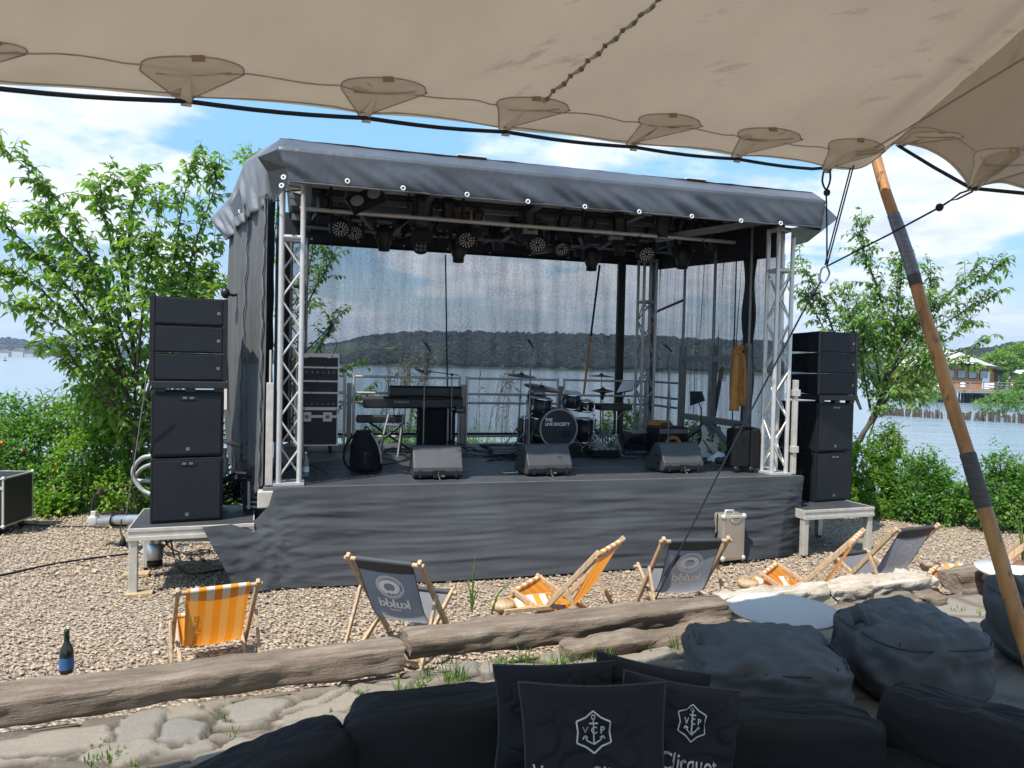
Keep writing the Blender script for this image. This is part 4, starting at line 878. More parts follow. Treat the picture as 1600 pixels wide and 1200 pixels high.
tall_blades('long green grass blades at the right edge by the pole', 1598, 880, 6.6, ((-.15, .46), (-.2, .62), (-.06, .5), (.05, .55)))
# ------------------------------------------------------------------ mobile stage
random.seed(2)
stg = thing('mobile_stage', 'open trailer stage with grey tarpaulin roof, mesh walls and lattice corner towers by the lake', 'stage', tuple(SL0), YAW)
DZ = 0.97
def wr(p, s, a, seed=0): return a*(noise.noise(Vector((p[0]*s[0]+seed, p[1]*s[1], p[2]*s[2])))+.5*noise.noise(Vector((p[0]*s[0]*2.3+seed, p[1]*s[1]*2.3, p[2]*s[2]*2.3+3))))
m = MB(); m.box(-.05, .0, DZ-.05, 6.25, 4.0, DZ); m.build('deck', MT['deck'], stg, bevel=.004)
m = MB()
for v in (1.0, 2.0, 3.0): m.box(-.03, v-.004, DZ+.0005, 6.2, v+.004, DZ+.0035)
for u in (1.5, 3.05, 4.6): m.box(u-.004, .02, DZ+.0005, u+.004, 3.98, DZ+.0032)
m.box(-.05, -.03, DZ-.06, 6.25, -.001, DZ+.006)
m.build('deck_joints', MT['alu_dark'], stg)
m = MB()
for u in (0.1, 3.0, 6.0): m.box(u-.05, .15, .35, u+.05, 3.9, DZ-.06)
for v in (.2, 2.0, 3.8): m.box(0, v-.05, .45, 6.15, v+.05, DZ-.07)
m.build('chassis', MT['alu_dark'], stg)
wheel = None
for u in (2.6, 3.5):
    o = MB().lathe([(.0, -.1), (.2, -.1), (.3, -.09), (.33, -.05), (.33, .05), (.3, .09), (.2, .1), (0, .1)], 22, Matrix.Translation((u, 3.2, .33)) @ rotm(R(90))).build('wheel', MT['rubber'], stg)
# roof: front valance, sloped band, roof sheet, flared gables
RU0, RU1 = 0.12, 6.30
VX0 = (on_v(455, 279, -.42).x, on_v(433, 234, -.43).x); VX1 = (on_v(1282, 361, -.42).x, on_v(1289, 322, -.43).x)
VXR = (on_v(437, 216, -.08).x, on_v(1270, 308, -.08).x)
def val(u, t):                                               # t 0 bottom, 1 fold
    xa = VX0[0]+(VX0[1]-VX0[0])*t; xb = VX1[0]+(VX1[1]-VX1[0])*t; uu = xa+(xb-xa)*u; z = 3.932+.308*t-.012*math.sin(u*math.pi)
    s = noise.noise(Vector((uu*4.2+z*5, z*1.2, 0)))-.9*abs(noise.noise(Vector((uu*4.5+z*6.5, z*1.2, 4))))
    return Vector((uu, -.42-.02*t+.055*s*math.sin(min(1, t*1.1+.12)*math.pi), z+.006*noise.noise(Vector((uu*4, 0, 1)))))
def band(u, t):
    a = val(u, 1); f = math.sin(min(1, t)*math.pi)*.015*noise.noise(Vector((u*40, t*3, 2)))
    return Vector((a.x*(1-t)+(VXR[0]+(VXR[1]-VXR[0])*u)*t, -.44+.36*t, a.z+.19*t+f-.012*math.sin(u*9)*t))
m = MB(); m.grid(val, 170, 12); m.build('front_valance', MT['vinyl'], stg, solid=.004)
hm = MB(); hm.tube([val(u/80, 0)+Vector((0, 0, .004)) for u in range(81)], .011, 6); hm.build('valance_hem', MT['vinyl'], stg)
m = MB(); m.grid(band, 110, 6); m.grid(lambda u, t: Vector((VXR[0]+(VXR[1]-VXR[0])*u, -.08+4.5*t, 4.43+.10*math.sin(t*math.pi)+.008*noise.noise(Vector((u*30, t*12, 0))))), 60, 16); m.build('roof_tarpaulin', MT['vinyl'], stg, solid=.004)
m = MB()
for px, wd in ((738, .32), (1090, .26)):
    c = on_v(px, 255, -.1).x; m.box(c-wd/2, -.11, 4.438, c+wd/2, .3, 4.449)
m.build('roof_tape', MT['white'], stg)
# right flared end
def tri_sheet(corners, nu, nv, amp, seed):
    a, b, c, d = [Vector(x) for x in corners]
    nrm = (b-a).cross(d-a).normalized()
    def f(u, v):
        p = a*(1-u)*(1-v)+b*u*(1-v)+c*u*v+d*(1-u)*v
        s = noise.noise(Vector((u*5+seed, v*1.2, 0)))+.5*noise.noise(Vector((u*13+seed, v*2.0, 3)))
        return p+nrm*amp*s*math.sin(min(1, .15+v)*math.pi/1.15)*min(1, 6*u+.2)*min(1, 6*(1-u)+.2)
    return f
# left gable: upper edge from the front corner up along the ridge to the back tip, lower edge hangs in front of the wing mesh
GF = Vector((RU0, -.43, 4.24)); 
gA = on_v(440, 216, -.08); gT = on_v(328, 343, 1.3); gB = on_v(356, 376, 1.1); gC = on_v(424, 316, .12); gM = on_v(384, 250, .75); gF = on_v(403, 246, -.25)
def gab(u, v):
    top = [gA, gM, on_v(361, 306, 1.05), gT]; bot = [gC, on_v(400, 330, .32), on_v(374, 352, .75), gB]
    def pick(L, t): t = t*(len(L)-1); i = min(int(t), len(L)-2); return L[i].lerp(L[i+1], t-i)
    p = pick(top, u).lerp(pick(bot, u), v)
    return p+Vector((-.06, -.06, 0))*(noise.noise(Vector((u*9, v*.8, 1)))+.6*noise.noise(Vector((u*22, v*1.3, 6))))*min(1, v*2.5)
m = MB(); m.grid(gab, 54, 14); m.build('gable_cover', MT['vinyl_side'], stg, solid=.004)
m = MB(); m.add([gF, on_v(433, 234, -.43), on_v(452, 262, -.42), on_v(457, 282, -.41), on_v(440, 300, -.2), on_v(427, 316, .06), on_v(418, 268, -.1)], [(0, 1, 2, 6), (6, 2, 3, 4, 5)])
m.add([gF, gA, on_v(433, 234, -.43)], [(0, 1, 2)]); m.build('corner_flap', MT['vinyl'], stg, solid=.006)
m = MB(); q = [on_v(366, 325, .7), on_v(380, 300, .65), on_v(385, 335, .6), on_v(372, 342, .65)]; m.add([p+Vector((-.03, -.12, 0)) for p in q], [(0, 1, 2, 3)]); m.build('corner_flap', MT['vinyl'], stg, solid=.006)
rF = on_v(1289, 322, -.43); rT = on_u(1309, 341, 6.95) if False else on_v(1309, 341, .25); rB = on_v(1240, 384, .55); rC = on_v(1282, 361, -.42); rA = on_v(1270, 308, -.08)
m = MB(); m.add([rF, rT, rC], [(0, 1, 2)]); m.add([rC, rT, on_v(1262, 378, .5), rB, on_v(1236, 357, -.40)], [(0, 1, 2, 3, 4)]); m.add([rA, rT, rF], [(0, 1, 2)])
m.add([rA, on_v(1262, 330, 2.8), on_v(1285, 352, 1.6), rT], [(0, 1, 2, 3)]); m.build('gable_cover', MT['vinyl'], stg, solid=.005)
# eyelets
ey = [(543, 283), (630, 294), (730, 304), (825, 315), (914, 323), (999, 331), (1081, 338), (1158, 345), (1220, 349)]
for (x, y) in ey:
    p = on_v(x, y, -.47); MB().lathe([(.012, 0), (.014, .006), (.024, .006), (.026, 0)], 12, Matrix.Translation(p) @ rotm(R(90))).build('eyelet', MT['white'], stg)
    MB().lathe([(.0, -.001), (.0125, -.001)], 10, Matrix.Translation(p) @ rotm(R(90))).build('eyelet_hole', MT['band'], stg)
for (x, y) in ((443, 277), (440, 290), (376, 330)):
    p = on_v(x, y, -.46 if x > 400 else .5); MB().lathe([(.012, 0), (.014, .006), (.024, .006), (.026, 0)], 12, Matrix.Translation(p) @ rotm(R(80), 0, R(-20))).build('eyelet', MT['white'], stg)
# ceiling
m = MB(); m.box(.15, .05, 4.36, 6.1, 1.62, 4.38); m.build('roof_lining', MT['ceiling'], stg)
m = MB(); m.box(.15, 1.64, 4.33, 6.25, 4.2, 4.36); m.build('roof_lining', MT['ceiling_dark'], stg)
m = MB()
for v, h in ((.1, .05), (1.85, .07), (2.15, .10), (3.2, .09)): m.box(.12, v-.03, 4.33-h, 6.25, v+.03, 4.325)
for u in (.35, 1.75, 3.1, 4.5, 5.9): m.box(u-.03, 0, 4.21, u+.03, 4.05, 4.24)
for u in (.9, 2.4, 3.9, 5.3):
    m.bar((u, 1.9, 4.24), (u+.32, 2.35, 3.98), .05, .03); m.bar((u+.9, 1.9, 4.24), (u+.55, 2.35, 3.98), .05, .03)
m.bar((3.6, 2.9, 3.95), (4.9, 2.7, 4.18), .05); m.bar((5.0, 1.6, 4.05), (6.15, .5, 4.2), .08)
m.build('roof_beams', MT['alu_dark'], stg)
m = MB(); m.box(.0, 4.02, 4.04, 6.2, 4.05, 4.50); m.add([(6.165, .35, 4.45), (6.165, 4.0, 4.45), (6.165, 4.0, 3.97), (6.165, .35, 3.71)], [(0, 1, 2, 3)]); m.build('inner_valance', MT['band'], stg)
m = MB()
for x, y in ((487, 373), (560, 378), (631, 384), (700, 389), (765, 395), (828, 399), (888, 403), (937, 406)): m.ell(on_v(x, y, 4.0), .016, 8, 5)
m.build('eyelet_hole', MT['white'], stg)
# light bars
LB1 = [on_v(458, 318, 1.3), on_v(1140, 384, 1.3)]; zb1 = (LB1[0].z+LB1[1].z)/2
LB2 = [on_v(470, 330, 2.4), on_v(1020, 384, 2.4)]; zb2 = (LB2[0].z+LB2[1].z)/2
m = MB(); m.tube([(.25, 1.3, zb1), (6.05, 1.3, zb1)], .025, 10); m.build('light_bar', MT['alu'], stg)
m = MB(); m.tube([(.25, 2.6, zb1+.02), (6.05, 2.6, zb1+.02)], .025, 10); m.build('light_bar', MT['alu_dark'], stg)
m = MB()
for u in (.6, 2.2, 3.8, 5.4):
    for v in (1.3, 2.6): MB().bar((u, v, zb1), (u, v, 4.33), .035).build('bar_hanger', MT['black_metal'], stg)
# lattice towers
def tower(u, v, w_, d_, z0, z1, zlat, r=.0275, mat='alu', base=True, flip=0):
    m = MB(); c = [(0, 0), (w_, 0), (w_, d_), (0, d_)]
    for (a, b) in c: m.tube([(u+a, v+b, z0+.02), (u+a, v+b, z1)], r, 10)
    o = m.build('truss_tower', MT[mat], stg)
    m = MB(); nz = max(1, round((zlat-z0-.1)/.30)); hz = (zlat-z0-.1)/nz
    for f in range(4):
        (a0, b0), (a1, b1) = c[f], c[(f+1) % 4]
        for i in range(nz):
            za, zb = z0+.08+i*hz, z0+.08+(i+1)*hz
            if (i+f+flip) % 2: za, zb = zb, za
            m.tube([(u+a0, v+b0, za), (u+a1, v+b1, zb)], .0115, 6)
        m.tube([(u+a0, v+b0, zlat), (u+a1, v+b1, zlat)], r*.85, 8)
    m.build('lattice', MT[mat], o)
    m = MB(); m.tube([(u+a, v+b, z1-.02) for a, b in c+[c[0]]], r*.85, 8, cap=False); m.build('end_ring', MT[mat], o)
    if base: MB().box(u-.05, v-.05, z0+.004, u+w_+.05, v+d_+.05, z0+.03).build('base_plate', MT[mat], o)
    return o
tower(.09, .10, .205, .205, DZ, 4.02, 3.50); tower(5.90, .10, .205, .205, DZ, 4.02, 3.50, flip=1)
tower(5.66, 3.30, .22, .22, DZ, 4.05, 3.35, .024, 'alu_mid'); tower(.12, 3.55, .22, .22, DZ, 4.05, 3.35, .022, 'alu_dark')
m = MB(); m.box(-.035, .06, DZ+.01, .035, .11, 2.02); m.tube([(.0, .085, 2.0), (0, .085, 2.35)], .012, 8); m.build('corner_post', MT['alu_dull'], stg, bevel=.004)
m = MB(); m.box(6.17, .06, DZ+.01, 6.225, .12, 2.15); m.box(6.15, .04, 1.25, 6.24, .14, 1.33); m.box(6.15, .04, 1.95, 6.24, .14, 2.03); m.build('corner_post', MT['alu_dull'], stg, bevel=.004)
m = MB(); m.box(-.10, -.05, DZ-.20, .06, .10, DZ-.03); m.build('corner_socket', MT['alu_dull'], stg, bevel=.01)
# right side frame posts and crossbars
for px, zt, w_ in ((1065, 4.2, .055), (1112, 4.2, .05), (1168, 4.2, .055)):
    v = on_u(px, 620, 6.10).y; m = MB(); m.tube([(6.1, v, 2.5), (6.1, v, zt)], .022, 8); m.build('side_post', MT['alu_dark'], stg)
    m = MB(); m.box(6.06, v-.045, DZ+.004, 6.14, v+.045, 2.62); m.build('side_post', MT['alu_dark'], stg, bevel=.004)
va, vb = on_u(1065, 600, 6.1).y, on_u(1168, 600, 6.1).y
m = MB()
for za in (2.42, 1.52): m.box(6.07, vb, za-.05, 6.12, va, za+.04)
m.bar((6.09, va+.05, DZ+.1), (6.09, (va+vb)/2, 1.5), .06); m.bar((6.09, (va+vb)/2, 1.5), (6.09, vb+.1, DZ+.05), .06)
m.build('side_brace', MT['alu_dark'], stg)
MB().tube([on_u(1070, 468, 6.12), on_u(1030, 485, 6.12), on_u(1022, 490, 6.1)], .022, 8).build('side_brace', MT['black_metal'], stg)
# mesh walls
def bw(u, v):
    x = .1+6.03*u; z = 1.13+2.95*v; return Vector((x, 4.0+.018*noise.noise(Vector((x*1.2, 0, z*2.2))), z))
m = MB(); m.grid(bw, 60, 30); m.build('back_mesh', MT['mesh_back'], stg)
m = MB(); m.box(.1, 4.035, 1.065, 6.1, 4.05, 1.128); m.build('mesh_bottom_batten', MT['band'], stg)
m = MB(); m.box(5.50, 3.96, 1.1, 5.63, 4.03, 4.1); m.build('mesh_border', MT['band'], stg)
m = MB(); m.grid(lambda u, v: Vector((.03+.02*noise.noise(Vector((u*9, v, 0))), .34+3.66*u, 1.0+3.0*v)), 30, 10); m.build('side_mesh', MT['mesh_left'], stg)
MB().box(-.12, 3.97, 1.0, .12, 4.03, 4.1).build('mesh_border', MT['band'], stg)
def sw(u, v):
    y = .32+3.66*u; z = 1.0+(2.74+.30*u)*v
    a = .075*noise.noise(Vector((y*5.5+.3*z, 0, z*.25)))+.04*noise.noise(Vector((y*14, 2, z*.35)))
    return Vector((6.19+a, y, z))
m = MB(); m.grid(sw, 110, 26); m.build('side_mesh', MT['mesh_side'], stg)
m = MB()
v1, v2 = on_u(1190, 500, 6.12).y, on_u(1159, 500, 6.12).y
m.grid(lambda u, v: Vector((6.135+.02*math.sin(v*20+u*3), v1+(v2-v1)*(u*.6+.4)+.04*noise.noise(Vector((u, v*3, 0)))*0+.06*(1-v)*0, 1.0+2.82*v)), 6, 24)
m.build('mesh_border', MT['band'], stg, solid=.01)
MB().box(6.10, 3.76, 1.0, 6.14, 4.0, 4.05).build('mesh_border', MT['band'], stg)
m = MB(); p0 = on_v(696, 398, 3.97); p1 = on_v(699, 606, 3.97); m.tube([p0, p1], .012, 5); m.tube([on_u(1151, 398, 6.08), on_u(1146, 560, 6.08), on_u(1143, 740, 6.08)], .009, 5); m.build('cord', MT['rubber'], stg)
m = MB(); a, b_ = on_v(937, 414, 3.9), on_v(912, 616, 3.9); m.bar(a, a.lerp(b_, .55), .035, .008); m.build('tension_strap', MT['rubber'], stg)
m = MB(); m.bar(a.lerp(b_, .551), b_, .035, .008); m.build('tension_strap', MT['orange_box'], stg)
# left wing mesh (outside, from the front tower back to the drawbar end)
wq = on_v(357, 560, 1.15); wa, wb = (-.05, .12), (wq.x, 1.15)
def wing(u, v):
    x = wa[0]+(wb[0]-wa[0])*u; y = wa[1]+(wb[1]-wa[1])*u
    zb = 0.98+.32*max(0, (u-.5)*2)+(-.25*math.sin(u*3.0) if u < .6 else -.2*math.sin(1.8)); z = zb+(3.93-zb)*v
    a = .03*noise.noise(Vector((u*4.5, 1, z*.3)))+.02*noise.noise(Vector((u*13, 1, z*.6)))
    return Vector((x-a*.8-.10*(1-v)*u*math.sin(v*3), y-a*.5, z))
m = MB(); m.grid(wing, 54, 40); m.build('wing_mesh', MT['mesh_wing'], stg)
for f, w_, z0, z1 in ((.47, .009, 1.2, 3.85), (.06, .012, .85, 3.9)):
    m = MB(); pts = [wing(f+.012*math.sin(k*.9), k/60)+Vector((-.012, -.022, 0)) for k in range(61)]
    m.tube([p+Vector((.005*math.sin(k*2.1), 0, 0)) for k, p in enumerate(pts)], [w_*(.7+.5*abs(math.sin(k*1.7))) for k in range(61)], 5); m.build('mesh_seam', MT['vinyl_side'], stg)
m = MB(); m.grid(lambda u, v: Vector((.02-.10*u, .16+.3*u, .9+3.0*v))+Vector((.004*math.sin(v*40), 0, 0)), 4, 40); m.build('mesh_border', MT['band'], stg)
MB().box(wb[0]-.01, wb[1]+.02, 1.3, wb[0]+.03, wb[1]+.08, 3.9).build('mesh_border', MT['band'], stg)
# front skirt
def sk(px, py, z): return on_z(px, py, z)
tops = [sk(317, 822, .64), sk(360, 818, .64), at(399, 812, 7.22), at(420, 790, 7.24), at(427, 766, 7.25)]+[st(u, -.035, DZ-.0) for u in (.35, 1, 2, 3, 4, 5, 5.6, 6.1, 6.27)]+[st(6.33, .35, DZ-.02)]
bots = [sk(372, 926, .02), sk(395, 922, .02), sk(420, 922, .02), sk(440, 919, .02), sk(470, 918, .02)]+[sk(520, 915, .02), sk(600, 913, .02), sk(740, 905, .02), sk(860, 898, .02), sk(985, 889, .02), sk(1110, 880, .02), sk(1170, 875, .02), sk(1215, 871, .02), sk(1247, 862, .02)]+[st(6.5, .5, .02)]
def pick(L, t):
    t = t*(len(L)-1); i = min(int(t), len(L)-2); return L[i].lerp(L[i+1], t-i)
def skf(u, v):
    p = pick(tops, u).lerp(pick(bots, u), v); s = u*7.0; z = p.z
    e = min(1, v*5)*(.55+.45*min(1, (1-v)*4))
    left = max(0, 1-u/.42)
    a = .018*noise.noise(Vector((s*.9, z*4.5, 0)))+.022*noise.noise(Vector((s*1.5+z*1.5, z*10, 3)))+.016*noise.noise(Vector((s*2.5-z*4, z*16, 5)))
    a += left*.055*noise.noise(Vector((s*2.6+z*2.2, z*3.0-s*.8, 8)))
    a += .02*noise.noise(Vector((s*3.2+z*4, z*4, 11)))*max(0, (u-.75)*4)
    fl = .02*noise.noise(Vector((s*2.2, 0, 9)))*max(0, (v-.9)*10)
    a -= .016*abs(noise.noise(Vector((s*1.1, z*9, 20))))+.012*abs(noise.noise(Vector((s*2.6+z*2, z*17, 24))))
    return p-SV*(a*e*.62+fl+.05*max(0, 1-u/.22))+UPZ*(0.02*left*math.sin(s*9)*max(0, v-.85)*6*.5)
m = MB(); m.grid(skf, 380, 110); o = m.build('stage_skirt', MT['skirt']); tag(o, 'dark creased cloth skirt hanging in front of the stage down to the gravel', 'skirt')
m = MB()
# ------------------------------------------------------------------ safety rail at the back
rl = thing('safety_railing', 'tubular aluminium guard rail along the back edge of the stage', 'railing', tuple(st(0, 3.9, DZ)), YAW)
def rb(px, py): p = on_v(px, py, 3.9); return Vector((p.x, 0, p.z-DZ))
zt, zm, zl, z0_ = 1.055, .80, .655, .115
segs = ((.22, .93), (1.07, 2.74), (2.86, 4.42), (4.53, 6.02))
for a, b in segs:
    [MB().tube([(a, 0, z), (b, 0, z)], .019, 8).build('rail', MT['alu'], rl) for z in (zt, zm, zl, z0_)]
    for q in (a, b): MB().tube([(q, 0, 0), (q, 0, zt+.03)], .021, 8).build('rail_post', MT['alu'], rl)
for q in (1.0, 2.80, 4.475): MB().box(q-.035, -.02, -.05, q+.035, .04, .95).build('rail_post', MT['alu_dark'], rl)
[MB().tube([(6.1, -1.0, z), (6.1, -.05, z)], .018, 8).build('rail', MT['alu_dark'], rl) for z in (zt, zm, zl)]
# ------------------------------------------------------------------ lighting fixtures
def g_(u, v, z): return tuple(st(u, v, z))
def led_head(first=[None], at_=None, label='', yaw=0, s=1.0):
    if first[0] is None:
        t = thing('moving_head_light', label, 'stage light', at_, YAW+yaw, 'moving LED washlights under the stage roof')
        MB().box(-.13, -.09, -.10, .13, .09, -.02).build('base', MT['black_plastic'], t, bevel=.015)
        m = MB(); m.box(-.02, -.02, -.02, .02, .02, .06); m.lathe([(.026, -.03), (.036, -.03), (.036, .03), (.026, .03)], 12, Matrix.Translation((0, 0, .06)) @ rotm(0, R(90))); m.build('clamp', MT['black_metal'], t)
        for sx in (-1, 1): MB().prism([(-.03, -.10), (.03, -.10), (.045, -.28), (.02, -.34), (-.02, -.34), (-.045, -.28)], sx*.125-.018, sx*.125+.018, None, 'x').build('yoke_arm', MT['black_plastic'], t, bevel=.008)
        M = align((0, -.80, -.60), (0, 0, -.26)); h = MB().lathe([(0, -.12), (.07, -.12), (.10, -.08), (.115, -.02), (.118, .055), (.108, .06), (.108, .045), (0, .045)], 24, M).build('head', MT['black_plastic'], t)
        MB().lathe([(0, .0465), (.106, .0465)], 20, M).build('lens_plate', MT['rubber'], h)
        m = MB()
        for r, n in ((.034, 6), (.062, 10), (.092, 15)):
            for k in range(n): a = 6.283*k/n; m.lathe([(0, .062), (.009, .059), (.0115, .047)], 7, M @ Matrix.Translation((r*math.cos(a), r*math.sin(a), 0)))
        m.build('lens', MT['white'], h); first[0] = t; return t  # beads plain white, the reflection of the lenses put into the colour
    return dup(first[0], at_, YAW+yaw, label, scale=(s, s, s))
led = [(532, 358, 2.15, 'pale-dotted round washlight nearest the left tower'), (554, 366, 2.5, 'second dotted washlight from the left tower, lower and dimmer'), (732, 374, 2.15, 'dotted washlight right of the light hanging over the mesh cord'), (843, 381, 2.15, 'dotted washlight hanging above the drum kit'), (880, 391, 2.5, 'dimmer dotted washlight just right of the one above the drums'), (1013, 396, 2.1, 'dotted washlight in front of the back right tower')]
for i, (px, py, v, lb) in enumerate(led):
    p = on_v(px, py, v-.1); led_head(at_=g_(p.x, v, p.z+.30), label=lb, yaw=R(random.uniform(-14, 8)), s=(.95 if 'dim' in lb else 1.05))
m = MB(); m.tube([(0, 0, 0), (1, 0, 0)], .01)
def beam_head(at_, label, first=[None], pitch=0, yaw=0):
    if first[0] is None:
        t = thing('spot_light', label, 'stage light', at_, YAW+yaw, 'dark moving spotlights hanging nose down')
        MB().box(-.14, -.10, -.09, .14, .10, 0).build('base', MT['black_plastic'], t, bevel=.015)
        m = MB(); m.box(-.02, -.02, 0, .02, .02, .09); m.build('clamp', MT['black_metal'], t)
        for sx in (-1, 1): MB().prism([(-.04, -.09), (.04, -.09), (.05, -.26), (.02, -.32), (-.02, -.32), (-.05, -.26)], sx*.13-.018, sx*.13+.018, None, 'x').build('yoke_arm', MT['black_plastic'], t, bevel=.008)
        h = MB().lathe([(0, .12), (.06, .12), (.095, .08), (.10, 0), (.10, -.12), (.082, -.14), (.078, -.22), (.066, -.22), (.06, -.20), (0, -.20)], 20, Matrix.Translation((0, 0, -.26)) @ rotm(R(pitch))).build('head', MT['black_plastic'], t)
        MB().lathe([(0, -.19), (.055, -.195)], 16, Matrix.Translation((0, 0, -.26))).build('lens', MT['black_metal'], h); first[0] = t; return t
    return dup(first[0], at_, YAW+yaw, label)
for px, py, v, lb in ((716, 410, 2.6, 'nose-down spotlight poking below the black band above the mesh cord'), (924, 423, 2.6, 'nose-down spotlight beside the orange strap'), (1066, 420, 1.9, 'nose-down spotlight at the right side wall'), (600, 392, 2.4, 'big round spotlight silhouette left of the centre lamps'), (1034, 372, 1.3, 'spotlight on the front bar near the right tower')):
    p = on_v(px, py, v); beam_head(g_(p.x, v, p.z+.48), lb, yaw=R(random.uniform(-30, 30)))
for px, py, v, lb in ((486, 352, 2.7, 'dark spotlight tucked in the back left roof corner'), (628, 368, 2.9, 'dark spotlight between the big round one and the nine-lens par'), (778, 388, 2.9, 'dark spotlight against the black band left of the drum washlights'), (812, 380, 2.0, 'dark spotlight left of the washlight over the drums'), (905, 398, 2.9, 'dark spotlight between the dim washlight and the one by the strap'), (968, 396, 2.3, 'dark spotlight left of the back right tower'), (1110, 392, 1.6, 'dark spotlight near the right side posts')):
    p = on_v(px, py, v); beam_head(g_(p.x, v, p.z+.46), lb, yaw=R(random.uniform(-40, 40)))
def par9(at_, label):
    t = thing('par_light', label, 'stage light', at_, YAW); M = align((0, -.85, -.5), (0, 0, -.24))
    h = MB().lathe([(0, -.12), (.08, -.12), (.12, -.05), (.125, .05), (.115, .05), (.115, .04), (0, .04)], 20, M).build('head', MT['black_plastic'], t)
    m = MB(); [m.lathe([(0, .05), (.018, .048), (.024, .042)], 10, M @ Matrix.Translation((i*.06, j*.06, 0))) for i in (-1, 0, 1) for j in (-1, 0, 1)]; m.build('lens', MT['alu_dark'], h)
    m = MB(); m.tube([(-.14, 0, -.24), (-.14, 0, -.04), (0, 0, 0), (.14, 0, -.04), (.14, 0, -.24)], .009, 6); m.build('bracket', MT['black_metal'], t); return t
p = on_v(659, 381, 2.5); par9(g_(p.x, 2.6, p.z+.24), 'black par can with nine lenses in a square, left of centre')
def frontlight(at_, label, s=1, yaw=0, first=[None]):
    if first[0] is None:
        t = thing('fresnel_light', label, 'stage light', at_, YAW+yaw, 'big black floodlights clamped to the front bar')
        M = align((0, .55, -.83), (0, 0, -.12)); h = MB().lathe([(0, -.2), (.10, -.2), (.13, -.14), (.135, .10), (.155, .12), (.155, .20), (.14, .20), (.13, .14), (0, .13)], 18, M).build('housing', MT['black_metal'], t)
        m = MB(); [m.add([(-.12, 0, .2), (.12, 0, .2), (.15, .11, .33), (-.15, .11, .33)], [(0, 1, 2, 3)], False, M @ Matrix.Rotation(R(90*k), 4, 'Z') @ Matrix.Translation((0, .13, 0))) for k in range(4)]; m.build('barndoor', MT['black_metal'], h, solid=.004)
        m = MB(); m.tube([(-.18, 0, -.12), (-.18, 0, .06), (-.05, 0, .12), (.05, 0, .12), (.18, 0, .06), (.18, 0, -.12)], .012, 6); m.box(-.03, -.03, .10, .03, .03, .18); m.build('bracket', MT['black_metal'], t)
        first[0] = t; return t
    return dup(first[0], at_, YAW+yaw, label, scale=(s, s, s))
for px, py, lb, s in ((660, 326, 'widest black floodlight under the valance, left of centre', 1.0), (700, 330, 'narrow floodlight directly right of the widest one', .85), (827, 343, 'floodlight on the front bar above the drum kit', .95), (968, 352, 'floodlight on the front bar right of the drums', 1.0), (1092, 362, 'floodlight at the right end of the front bar', .95), (1064, 356, 'smaller floodlight left of the one at the bar end', .7), (505, 322, 'floodlight at the left end of the front bar', .8), (745, 345, 'floodlight right of the narrow one at the centre', .8), (880, 350, 'floodlight between the two over and right of the drums', .85), (920, 354, 'second floodlight between the drums and the right tower', .75)):
    p = on_v(px, py, 1.5); frontlight(g_(p.x, 1.5, p.z+.10), lb, s*.72, R(random.uniform(-25, 25)))
p = on_v(572, 312, 1.3); t = thing('blinder_light', 'tilted flat black blinder panel under the left part of the roof', 'stage light', g_(p.x, 1.3, p.z), YAW)
MB().box(-.22, -.05, -.11, .22, .05, .11, rotm(R(-30), R(-28))).build('housing', MT['black_metal'], t, bevel=.01); m = MB(); [m.lathe([(0, -.052), (.07, -.056), (.08, -.05)], 14, rotm(R(-30), R(-28)) @ Matrix.Translation((x, 0, 0)) @ rotm(R(90)) @ Matrix.Scale(-1, 4, (0, 0, 1))) for x in (-.11, .11)]; m.build('lens', MT['pane'], t)
m = MB(); m.tube([(-.25, 0, 0), (-.2, 0, .16), (.2, 0, .16), (.25, 0, 0)], .01, 6); m.build('bracket', MT['alu_dark'], t)
for px, py, lb in ((828, 359, 'small grey power box on the bar over the drums'), (962, 368, 'small grey power box on the bar right of the drums'), (745, 338, 'small grey power box behind the valance at centre')):
    p = on_v(px, py, 1.5); t = thing('power_box', lb, 'power box', g_(p.x, 1.5, p.z), YAW); MB().box(-.10, -.04, -.06, .10, .04, .06).build('body', MT['alu_dark'], t, bevel=.008); MB().box(-.05, -.05, -.02, .05, -.041, .03).build('socket', MT['black_plastic'], t)
def cable(name, label, pts, r=.006, cat='cable', group=None, mat='rubber', n=6, seg=6):
    P = cat_pts(pts, seg); c = P[len(P)//2]; m = MB(); m.tube([p-c for p in P], r, n); o = m.build(name, MT[mat]); o.location = c; return tag(o, label, cat, group)
random.seed(4)
for k in range(16):
    u = .4+k*.36; v = random.choice((1.3, 2.6, 1.8)); a = st(u, v, zb1); b = st(u+random.uniform(.3, .8), v+random.uniform(-.2, .2), zb1+random.uniform(-.02, .1))
    cable('power_cable', 'thin black cable looping between the lights under the roof', [a, a.lerp(b, .3)-UPZ*random.uniform(.06, .2), a.lerp(b, .7)-UPZ*random.uniform(.06, .22), b], .006, group='cables looped along the roof bars')
